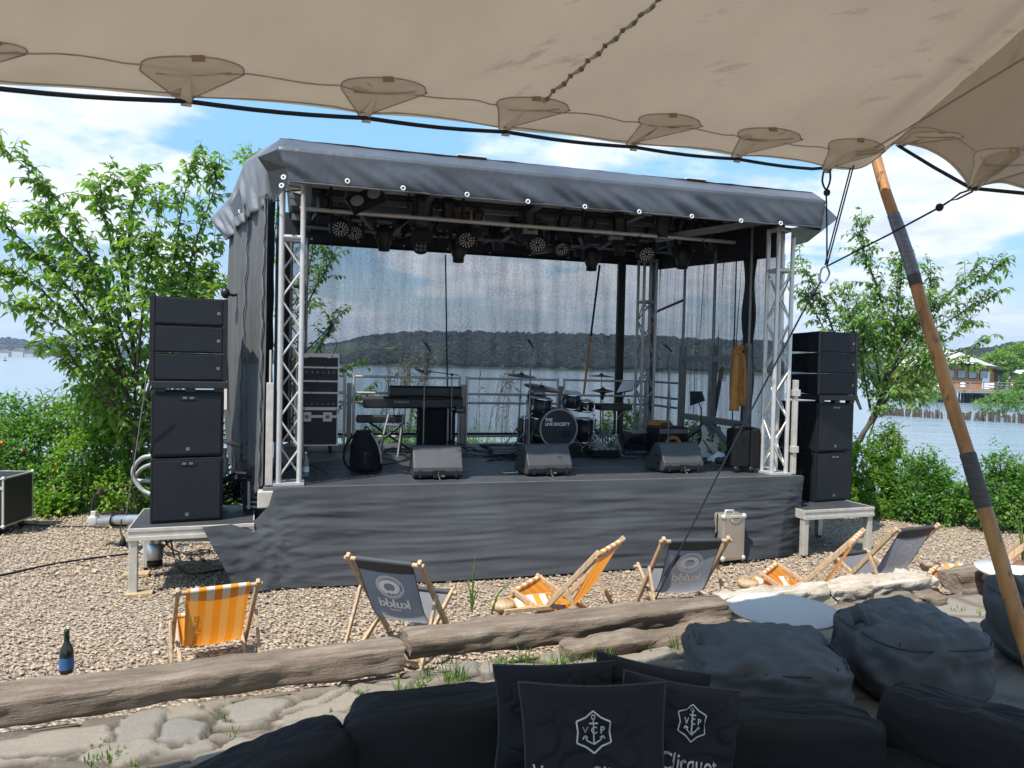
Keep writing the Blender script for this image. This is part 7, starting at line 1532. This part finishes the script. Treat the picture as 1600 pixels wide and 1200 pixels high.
# ------------------------------------------------------------------ stretch tent canopy
A0 = at(290, 152, 2.90); A5 = at(1292, 262, 4.51)
def anchor(i): return A0+(A5-A0)*(i/5)
pix = {0: (290, 153), 1: (572, 180), 2: (790, 202), 3: (990, 226), 4: (1152, 245), 5: (1292, 262)}
Yk = lambda i: 2.90*(1+.111*i)
AN = {i: at(*pix[i], Yk(i)) for i in pix}
AN[-1] = at(-48, 128, Yk(-1)); 
for i in (-2, -3, -4): AN[i] = AN[-1]+(AN[0]-AN[1])*(-(i+1))
INW = Vector((.426, -.905, 0)).normalized()
edge = []; ANL = list(AN.values())+[at(1516, 294, 3.80)]
for i in range(-4, 5):
    a, b = AN[i], AN[i+1]
    for k in range(10):
        f = k/10; p = a.lerp(b, f)+INW*.012*math.sin(f*math.pi)+UPZ*(.008*math.sin(f*math.pi)); edge.append(p)
tail = [AN[5], at(1318, 264, 4.5), at(1345, 262, 4.5), at(1372, 246, 4.45), at(1400, 226, 4.35), at(1440, 232, 4.15), at(1480, 255, 3.95), at(1505, 280, 3.85), at(1516, 294, 3.80), at(1560, 286, 3.70), at(1600, 296, 3.6), at(1700, 320, 3.4), at(1850, 360, 3.2), at(2100, 420, 3.0)]
edge += cat_pts(tail, 5)
NE = len(edge); DEP = 7.0
def inward(k):
    f = max(0, (k-90)/(NE-90)); f = f*f*(3-2*f); d = Vector((.426-.30*f, -.905, 0)); return d.normalized()
def cano(k, t):
    e = edge[k]; s = 4.0
    rise = 1.25*(1-(1-min(1, t*1.6))**2.0)
    p = e+inward(k)*(t*DEP)+UPZ*rise
    for A_ in ANL:
        dx, dy = p.x-A_.x, p.y-A_.y; r_ = math.hypot(dx, dy)
        if r_ < 1.1: p.z += .011*math.sin(math.atan2(dy, dx)*11+A_.x*3)*math.exp(-r_/.32)*min(1, r_*6)
    p.z += .03*noise.noise(Vector((p.x*.9, p.y*.9, 0)))*min(1, t*12)+.008*noise.noise(Vector((p.x*4, p.y*2, 5)))*min(1, t*14)
    return p
NT = 60
tt = [(j/NT)**1.6 for j in range(NT+1)]
cv = [cano(k, t_) for t_ in tt for k in range(NE)]
cf = [(j*NE+k, (j+1)*NE+k, (j+1)*NE+k+1, j*NE+k+1) for j in range(NT) for k in range(NE-1)]
can = thing('tent_canopy', 'beige stretch tent canopy with stitched patches spanning overhead', 'canopy', tuple(AN[2])); ci = inv_of(can); o2 = AN[2]
m = MB(); m.add([v-o2 for v in cv], cf, True); m.build('fabric', MT['canopy'], can)
bvh = BVHTree.FromPolygons([tuple(v) for v in cv], cf)
def hit(px, py):
    d = ray(px, py).normalized(); r_ = bvh.ray_cast(CP, d)
    if r_[0] is None: return None
    return r_[0]
def hitp(px, py, off=.004):
    for dy in (0,):
        h = hit(px, py)
        if h is not None:
            d = (CP-h).normalized(); return h+d*off+(UP*(-dy/F)*(h-CP).length if False else Vector((0, 0, 0)))
    return None
# hem line parallel to the edge
m = MB()
for off, rr in ((.12, .003), (.015, .003)):
    pts = []
    for k in range(0, NE): pts.append(cano(k, off/DEP)-UPZ*.004-o2)
    m.tube(pts, rr, 4)
m.build('hem_seam', MT['seam'], can)
EPX = [CX+F*((e_-CP).dot(RT))/max(.05, (e_-CP).dot(FW)) for e_ in edge]
def patch(cx_, top, w_, bx, by, skew=0, tag_=True):
    out = []; n = 28                                          # rounded top, narrowing to the anchor tab
    h_ = by-top
    def P(a, b): return (cx_+a*w_/2+skew*b, top+b*h_)
    path = [(-1, .26), (-.97, .12), (-.8, .04), (-.45, .0), (0, 0), (.45, .04), (.8, .14), (.97, .24), (1, .36), (.93, .44)]
    poly = [P(*q) for q in path]+[(bx+w_*.085, by-h_*.10), (bx+w_*.07, by), (bx-w_*.07, by), (bx-w_*.085, by-h_*.10)]+[P(-.95, .36)]
    v3 = cat_pts([Vector((x, y, 0)) for x, y in poly]+[Vector((*poly[0], 0))], 3)[:-1]; V3 = []
    for q in v3:
        h = hitp(q.x, q.y, .006)
        if h is None:
            k_ = min(range(NE), key=lambda k: abs(EPX[k]-q.x)); h = at(q.x, q.y, edge[k_].y)
        V3.append(h)
    c = sum(V3, Vector())/len(V3); m = MB(); n_ = len(V3); m.add([p-o2 for p in V3]+[c-o2+(CP-c).normalized()*.004], [(i, (i+1) % n_, n_) for i in range(n_)], True); pt = m.build('reinforcement_patch', MT['patch'], can)
    m = MB(); m.tube([p-o2 for p in V3+[V3[0]]], .003, 5); m.build('stitching', MT['seam'], pt)
    fold = [hitp(*P(a, .38+.03*math.cos(a*3)), .010) for a in (-.7, -.3, .1, .5, .75)]
    if all(f is not None for f in fold): MB().tube([p-o2 for p in fold], .0035, 5).build('fold', MT['seam'], pt)
    q = [hitp(*P(a, b), .012) for a, b in ((-.02, -.03), (.24, -.03), (.26, .12), (.0, .12))]
    if all(f is not None for f in q): MB().add([p-o2 for p in q], [(0, 1, 2, 3)]).build('webbing_tag', MT['patch_tag'], pt)
patch(300, 88, 162, 289, 160); patch(599, 121, 132, 570, 183); patch(832, 152, 112, 789, 204); patch(1046, 178, 96, 988, 227, 0); patch(1202, 200, 98, 1152, 246); patch(1340, 217, 88, 1293, 266, -8); patch(-10, 66, 104, -40, 110); patch(1468, 206, 84, 1408, 228, -20); patch(1578, 232, 110, 1522, 297, -10)
# crimped and plain seams running back from the edge
def seam(p0, p1, r, wob, nm='long_seam'):
    n = 44; pts = []
    for k in range(n+1):
        f = k/n; x = p0[0]+(p1[0]-p0[0])*f; y = p0[1]+(p1[1]-p0[1])*f; x += wob*math.sin(f*46); y += wob*.4*math.cos(f*46); h = hitp(x, y, .008)
        if h is not None: pts.append(h-o2)
    rr = [r*(1+(.9 if wob else 0)*max(0, math.sin(k*46/n+1))) for k in range(len(pts))]; m = MB(); m.tube(pts, rr, 6)
    m.build(nm, MT['seam'], can)

    if wob: m = MB(); m.tube(pts, [.002+.0135*max(0, math.sin(k*2.05))**.7 for k in range(len(pts))], 6); m.build('crimp_shadow', MT['crimp_shadow'], can)
seam((848, 158), (1046, -14), .0055, 2.2); seam((1366, 232), (1640, 66), .005, 0)
# edge rope threaded along the anchors
m = MB(); rp = []
for i in range(-4, 5):
    a, b = AN[i], AN[i+1]
    for k in range(6): f = k/6; rp.append(a.lerp(b, f)-UPZ*(.012+.010*math.sin(f*math.pi))-o2)
rp.append(AN[5]-o2); m.tube(rp, .0095, 7); m.build('edge_rope', MT['rope'], can)
m = MB(); m.tube([at(1404, 228, 4.32)-o2, at(1460, 262, 4.05)-o2, at(1517, 294, 3.80)-o2, at(1600, 302, 3.6)-o2, at(1760, 335, 3.4)-o2, at(2100, 420, 3.0)-o2], .0095, 7); m.build('edge_rope', MT['rope'], can)
for i in range(-1, 6):
    p = AN[i]-o2; m = MB(); m.add([p+Vector((-.022, .0, .03)), p+Vector((.022, .01, .03)), p+Vector((.018, .01, -.03)), p+Vector((-.018, 0, -.03))], [(0, 1, 2, 3)]); m.build('anchor_tab', MT['tabs'], can, solid=.012)
# pole
PT, PB = at(1366, 236, 4.62), at(1662, 1196, 3.55); pd = (PT-PB)
if True:
    tfoot = (TZ-PB.z)/pd.z; PB = PB+pd*tfoot; pd = PT-PB
pole = thing('tent_pole', 'leaning orange wooden pole with taped joints propping up the canopy', 'tent pole', tuple(PB)); 
PL_ = pd.length; n = 46
def pp_(f): b = PB+pd*f-PB; return b+Vector((.010*noise.noise(Vector((f*7, 0, 1))), .01*noise.noise(Vector((f*7, 4, 1))), 0))
def pr__(f): return (.042-.011*f)*(1+.05*noise.noise(Vector((f*22, 7, 2))))
m = MB(); m.tube([pp_(k/n) for k in range(n+1)], [pr__(k/n) for k in range(n+1)], 18); m.build('shaft', MT['pole'], pole)
def f_of(py):                                                # fraction of the pole at an image height
    best = min(range(401), key=lambda k: abs((lambda q: CY-F*((q-CP).dot(UP))/((q-CP).dot(FW)))(PB+pd*(k/400))-py)); return best/400
for (ya, yb, mt) in ((336, 432, 'tape'), (430, 446, 'tape_dark'), (708, 792, 'tape_dark')):
    fa, fb = f_of(ya), f_of(yb); m = MB(); q = 14; m.tube([pp_(fa+(fb-fa)*k/q) for k in range(q+1)], [pr__(fa+(fb-fa)*k/q)+.0035+.0025*noise.noise(Vector((k*1.3, ya, 0))) for k in range(q+1)], 18, cap=False); m.build('tape_wrap', MT[mt], pole)
m = MB(); m.ell((0, 0, 0), (.05, .05, .02)); m = MB(); m.lathe([(0, .0), (.08, .0), (.08, .02), (0, .03)], 16, Matrix.Translation((0, 0, -.005))); m.build('foot_plate', MT['rubber'], pole)
# guy ropes
NODE = at(1292, 416, 4.75)
def rope(label, pts, r=.006, knots=()):
    o_ = Vector(pts[0]); t = thing('guy_rope', label, 'rope', tuple(o_)); m = MB(); m.tube([Vector(p)-o_ for p in pts], r, 6); m.build('line', MT['rope'], t)
    if knots: 
        m = MB(); [m.ell(Vector(k)-o_, (.022, .02, .022), 8, 6) for k in knots]; m.build('knot', MT['rope'], t)
    return t, o_
t, o_ = rope('short guy rope hanging straight down from the canopy corner', [at(1291, 302, 4.55), at(1292, 360, 4.65), NODE], .005, [at(1292, 301, 4.55)])
m = MB(); m.tube([q-o_ for q in cat_pts([at(1287, 268, 4.5), at(1285, 284, 4.52), at(1291, 296, 4.54), at(1297, 282, 4.52), at(1297, 264, 4.5)], 4)], .006, 6); m.build('carabiner', MT['black_metal'], t)
rope('twin guy rope slanting down beside the pole', [at(1334, 258, 4.45), NODE], .005); rope('second strand of the twin guy rope', [at(1329, 262, 4.47), at(1289, 414, 4.76)], .005)
t, o_ = rope('long guy rope running from the right canopy edge across the pole', [at(1484, 314, 3.95), at(1468, 324, 4.0), at(1390, 366, 4.35), NODE], .0055, [at(1468, 324, 4.0)])
m = MB(); m.tube([q-o_ for q in [at(1518, 296, 3.8), at(1500, 302, 3.85), at(1484, 314, 3.95), at(1496, 311, 3.87), at(1520, 299, 3.8)]], .005, 6); m.build('loop', MT['rope'], t)
NE_ = at(1024, 936, 5.45)
t, o_ = rope('main guy rope running down in front of the right tower to the terrace edge', [at(1283, 440, 4.8), at(1268, 462, 4.83), at(1200, 590, 5.0), at(1120, 745, 5.2), NE_], .0065, [at(1271, 458, 4.83)])
m = MB(); m.tube([q-o_ for q in cat_pts([NODE, at(1284, 420, 4.78), at(1281, 436, 4.8), at(1288, 441, 4.8), at(1296, 428, 4.78), NODE], 4)], .006, 6); m.build('carabiner', MT['steel'], t)
m = MB(); m.tube([q-o_ for q in [at(1062, 866, 5.38), at(1050, 884, 5.41), at(1040, 900, 5.43), at(1058, 868, 5.38)]], .013, 6); m.build('rope_wrap', MT['rope'], t)
# ------------------------------------------------------------------ lounge on the terrace
def softbox(t, name, cx_, cy_, z0, wx, wy, h_, mat, amp=.03, seed=0, e=4.0, lean=(0, 0), nu=150, nv=72, topf=.10):
    def f(u, v):
        a = u*2*math.pi; b = v*math.pi; sz_, cz_ = math.sin(b), math.cos(b); k = (abs(math.cos(a))**e+abs(math.sin(a))**e)**(-1/e)
        rz_ = abs(sz_)**(2/e) if sz_ > 0 else 0; zz = -math.copysign(abs(cz_)**(2/e), cz_)
        x = math.cos(a)*k*rz_; y = math.sin(a)*k*rz_; n_ = amp*(noise.noise(Vector((x*2+seed, y*2, zz*2)))+.5*noise.noise(Vector((x*5+seed, y*5, zz*3)))-1.1*max(0, .16-abs(noise.noise(Vector((x*2.6+seed, y*2.6, zz*3.2)))))/.16*.15-.8*max(0, .1-abs(noise.noise(Vector((x*5+seed, y*5+3, zz*5)))))/.1*.07)
        return Vector((cx_+x*(wx/2)*(1+n_*2)+lean[0]*(zz+1), cy_+y*(wy/2)*(1+n_*2)+lean[1]*(zz+1), z0+h_*(zz+1)/2+n_*.8-topf*(x*x+y*y)*.25*max(0, zz)*h_))
    return MB().grid(f, nu, nv).build(name, MT[mat], t, fix=False)
def beanbag(label, px, py, D, w_, d_, h_, rz, seed, lettering=None):
    p = at(px, py, D); t = thing('beanbag', label, 'beanbag', (p.x, D, TZ+.01), rz, 'grey beanbags on the terrace'); softbox(t, 'cushion', 0, 0, 0, w_, d_, h_, 'beanbag', .05, seed, 3.6)
    m = MB(); r_ = lambda a, z: Vector((w_*.475*math.copysign(abs(math.cos(a))**.55, math.cos(a)), d_*.475*math.copysign(abs(math.sin(a))**.55, math.sin(a)), z))
    m.tube([r_(k/48*6.283, h_*.80) for k in range(49)], .006, 5); m.build('piping', MT['hem_dark'], t)
    m = MB(); [m.tube([Vector((sx*w_*.398*(.90+.10*math.sin(q/14*3.1)), -d_*.398*(.90+.10*math.sin(q/14*3.1)), .03+h_*.78*q/14)) for q in range(15)], .0045, 5) for sx in (-1, 1)]; m.build('seam', MT['hem_dark'], t)
    m = MB(); m.grid(lambda u, v: Vector((-w_*.46+.03*u, -d_*.12+.16*v, h_*.99+.05*math.sin(v*3.14)-.10*u)), 3, 8); m.build('carry_loop', MT['beanbag'], t, solid=.01)
    if lettering: vs, fs = text2d(lettering, .06, bold=.0005); m = MB(); m.add([(a+.12, -d_*.497, b+.10) for a, b in vs], fs); m.build('lettering', MT['alu_dark'], t)
beanbag('grey beanbag with flattened top left of the others, beside the white table', 1192, 1050, 4.15, .86, .78, .40, R(-4), 3)
beanbag('tall plump grey beanbag with hanging loop in the middle', 1420, 1040, 4.35, .74, .76, .49, R(8), 12, 'Lumaland')
beanbag('pale grey beanbag cut by the right edge beside the pole', 1652, 1000, 4.75, .68, .8, .58, R(0), 22)
p = at(1225, 953, 4.85); t = thing('round_table', 'white round pedestal table behind the left beanbag', 'table', (p.x, 4.85, TZ)); hh = p.z-TZ
MB().lathe([(0, hh-.028), (.30, hh-.028), (.355, hh-.012), (.362, hh+.004), (.352, hh+.006), (.335, hh-.004), (0, hh-.004)], 48).build('table_top', MT['table_white'], t); MB().lathe([(.24, 0), (.235, .02), (.14, .2), (.085, hh*.6), (.09, hh-.10), (.16, hh-.03)], 32).build('pedestal', MT['white'], t)
p = at(1612, 893, 6.2); t = thing('side_table', 'white low table partly hidden by the pole at the right edge', 'table', (p.x, 6.2, 0.0)); hh = p.z
MB().lathe([(0, hh-.03), (.40, hh-.03), (.42, hh), (0, hh)], 40).build('table_top', MT['white'], t); MB().lathe([(.25, 0), (.2, .05), (.10, hh*.5), (.16, hh-.03)], 28).build('pedestal', MT['white'], t)
# folded ends of chairs resting on the gravel: wooden foot rests with checked cloth
def foot_rest(label, px, py, D, rz):
    p = at(px, py, D); t = thing('foot_stool', label, 'foot stool', (p.x, D, 0), rz, 'small stools beside the deck chairs'); hz_ = p.z
    m = MB(); m.bar((-.26, -.15, hz_), (.26, -.15, hz_), .03, .03); m.bar((-.26, .15, hz_), (.26, .15, hz_), .03, .03); m.lathe([(0, -.03), (.09, -.03), (.10, 0), (.09, .03), (0, .03)], 18, Matrix.Translation((-.22, 0, hz_+.0))); m.build('rim', MT['chair_wood'], t)
    m = MB(); [m.bar((x, -y, hz_), (x*.75, y, 0.0), .024, .03) for x in (-.24, .24) for y in (-.15, .15)]; m.build('leg', MT['chair_wood'], t)
    MB().grid(lambda u, v: Vector((-.12+.34*u, -.14+.28*v, hz_+.018-.05*math.sin(v*3.14))), 8, 8).build('cloth', MT['sling_check'], t, solid=.004)
foot_rest('low stool with checked cloth left of the right orange chair', 1204, 911, 6.75, R(8)); foot_rest('low stool with checked cloth between the rightmost grey chair and the pole', 1492, 890, 7.2, R(8))
foot_rest('striped low stool end beside the middle orange chair', 826, 942, 5.95, R(20))
# champagne bottle on the timber edge
p = at(103, 1040, 4.1); q = ep(0.62, .02, .50)
t = thing('bottle', 'dark wine bottle with blue label standing on the left timber', 'bottle', (at(104, 1040, 4.0).x, 4.0, .495)); t.scale = (.82, .82, .82); MB().lathe([(0, 0), (.040, 0), (.043, .01), (.043, .13), (.036, .17), (.018, .21), (.0155, .27), (.017, .275), (.017, .29), (0, .29)], 22).build('glass', MT['dark_glass'], t); MB().lathe([(.0437, .03), (.0437, .11)], 22).build('label', MT['blue_label'], t)
# sofa: backrests run away to left and right, seats towards the camera
def sofa(label, a, b, ztop, seed, depth=.95):
    a = Vector(a); b = Vector(b); d = (b-a); L = d.length; d.normalize(); rz_ = math.atan2(d.y, d.x); t = thing('sofa', label, 'sofa', (a.x, a.y, TZ+.004), rz_); H = ztop-TZ
    n_ = max(1, round(L/.75))
    for k in range(n_): softbox(t, 'back_cushion', L*(k+.5)/n_, -.02, .18, L/n_*1.01, .26, H-.18, 'sofa', .02, seed+k, 7.0, nu=110, nv=56, topf=.05)
    MB().box(.0, .08, 0, L, .16, H*.72).build('back_frame', MT['sofa'], t, bevel=.03); MB().box(0.0, -depth, .08, L, -.14, .30).build('base', MT['sofa'], t, bevel=.03)
    for k in range(n_): softbox(t, 'seat_cushion', L*(k+.5)/n_, -.14-(depth-.14)/2, .30, L/n_*.99, depth-.16, .16, 'sofa', .02, seed+9+k, 8.0, nu=80, nv=36)
    return t
def atz(px, py, z): d = ray(px, py); return CP+d*((z-CP.z)/d.z)
s1a = atz(538, 1100, 1.02); s1b = atz(965, 1070, 1.02)
sofa('black outdoor sofa behind the two printed pillows in the foreground', (s1a.x, s1a.y, 0), (s1b.x, s1b.y, 0), 1.04, 2)
s2a = atz(968, 1078, 1.0); s2b = atz(1368, 1086, 1.0)
sofa('black sofa section running right from the pillows below the beanbags', (s2a.x, s2a.y, 0), (s2b.x, s2b.y, 0), .95, 30)
s3a = atz(1385, 1062, .98); s3b = atz(1700, 1150, .98)
sofa('black sofa corner at the bottom right of the terrace', (s3a.x, s3a.y, 0), (s3b.x, s3b.y, 0), .98, 50)
s0a = atz(250, 1240, 1.0); s0b = atz(532, 1112, 1.0)
sofa('black sofa wing running to the bottom left of the terrace', (s0a.x, s0a.y, 0), (s0b.x, s0b.y, 0), 1.0, 70)
def pillow(label, c, w_, h_, rz, roll, pitch, seed, printed=None, sz=1.0):
    from mathutils import Euler
    t = thing('pillow', label, 'pillow', tuple(c), rot=(pitch, roll, rz)); t['group'] = 'black pillows on the sofa'
    def f(side):
        def g(u, v):
            x = (u-.5)*2; z = (v-.5)*2; k = ((1-x**4)*(1-z**4)); th_ = .085*max(0, k)**.5; pin = 1-.06*(1-abs(x))*abs(z)**3
            xx = x*w_/2*(1-.05*(1-z*z)**1*abs(x)**6*.8)*(1-.05*math.cos(z*1.57)*abs(x)**4); zz = z*h_/2*(1-.06*math.cos(x*1.57)*abs(z)**4)
            return Vector((xx, side*(th_+(.014*noise.noise(Vector((x*2.4+seed, z*2.4, side)))-.012*max(0, .12-abs(noise.noise(Vector((x*2.2+seed*2, z*3.0, 4)))))/.12)*k), zz))
        return g
    m = MB(); m.grid(f(-1), 70, 70); m.grid(f(1), 32, 32); m.build('cover', MT['pillow'], t)
    m = MB(); e = [f(1)(u, v) for u, v in [(k/20, 0) for k in range(20)]+[(1, k/20) for k in range(20)]+[(1-k/20, 1) for k in range(20)]+[(0, 1-k/20) for k in range(21)]]; m.tube(e, .005, 6); m.build('piping', MT['hem_dark'], t)
    if printed:
        def lay(vs): 
            out = []
            for x, z in vs: p_ = f(-1)(min(1, max(0, .5+x/w_)), min(1, max(0, .5+z/h_))); out.append(p_+Vector((0, -.0075, 0)))
            return out
        m = MB(); s = .055*sz; cz_ = .10
        def seg2(a, b, w2=.0028):
            d = Vector((b[0]-a[0], b[1]-a[1])); n2 = Vector((-d.y, d.x)).normalized()*w2/2*sz; return [(a[0]+n2.x, a[1]+n2.y), (b[0]+n2.x, b[1]+n2.y), (b[0]-n2.x, b[1]-n2.y), (a[0]-n2.x, a[1]-n2.y)]
        star = []
        for k in range(12): a = math.pi/2+k*math.pi/6; rr = s*(1.0 if k % 2 == 0 else .80); star.append((math.cos(a)*rr, cz_+math.sin(a)*rr))
        for k in range(12): m.add(lay(seg2(star[k], star[(k+1) % 12], .0045)), [(0, 1, 2, 3)])
        anc = [((0, .62), (0, -.62)), ((-.22, .42), (.22, .42)), ((0, -.62), (-.34, -.40)), ((-.34, -.40), (-.46, -.18)), ((0, -.62), (.34, -.40)), ((.34, -.40), (.46, -.18)), ((-.46, -.18), (-.56, -.32)), ((-.46, -.18), (-.30, -.28)), ((.46, -.18), (.56, -.32)), ((.46, -.18), (.30, -.28))]
        for a, b in anc: m.add(lay(seg2((a[0]*s, cz_+a[1]*s), (b[0]*s, cz_+b[1]*s), .004)), [(0, 1, 2, 3)])
        vs, fs = ring2d(0, cz_+s*.70, s*.06, s*.12, 14); m.add(lay(vs), fs); vs, fs = text2d('V C P', .026*sz, bold=.0004); m.add(lay([(a, b+cz_+.004) for a, b in vs]), fs); m.build('emblem', MT['silver_print'], t)
        vs, fs = text2d(printed, .072*sz, bold=.0006); vs = [(a*.80, b) for a, b in vs]; m = MB(); m.add(lay([(a, b-.018) for a, b in vs]), fs); m.build('lettering', MT['silver_print'], t)
    return t
def ppos(px, py, D): return at(px, py, D)
pillow('black pillow with silver crest and lettering, front left of the pair', ppos(928, 1190, 2.08), .43, .43, R(-4), R(-3), R(-14), 1, 'Veuve Clicquot')
pillow('black pillow with silver crest tilted behind the front one', ppos(1055, 1172, 2.30), .42, .42, R(12), R(13), R(-14), 5, 'Clicquot')
pillow('plain black pillow peeking out behind the tilted one', ppos(1010, 1120, 2.50), .40, .36, R(-6), R(8), R(-12), 9)
pillow('plain black pillow against the left sofa back', ppos(868, 1118, 2.46), .42, .34, R(3), R(-2), R(-12), 13)
# ------------------------------------------------------------------ haze: even air over the lake
hzm = bpy.data.materials.new('haze_air'); hzm.use_nodes = True; nt = hzm.node_tree
for n_ in list(nt.nodes):
    if n_.type == 'BSDF_PRINCIPLED': nt.nodes.remove(n_)
pv = N(nt, 'ShaderNodeVolumePrincipled'); pv.inputs['Color'].default_value = (0.62, 0.78, 1.0, 1); pv.inputs['Density'].default_value = HAZE; pv.inputs['Anisotropy'].default_value = 0.2
nt.links.new(pv.outputs[0], nt.nodes['Material Output'].inputs['Volume'])
if HAZE > 0:
    tag(MB().box(-1600, -60, -3, 1600, 1500, 75).build('haze', hzm), kind='stuff')
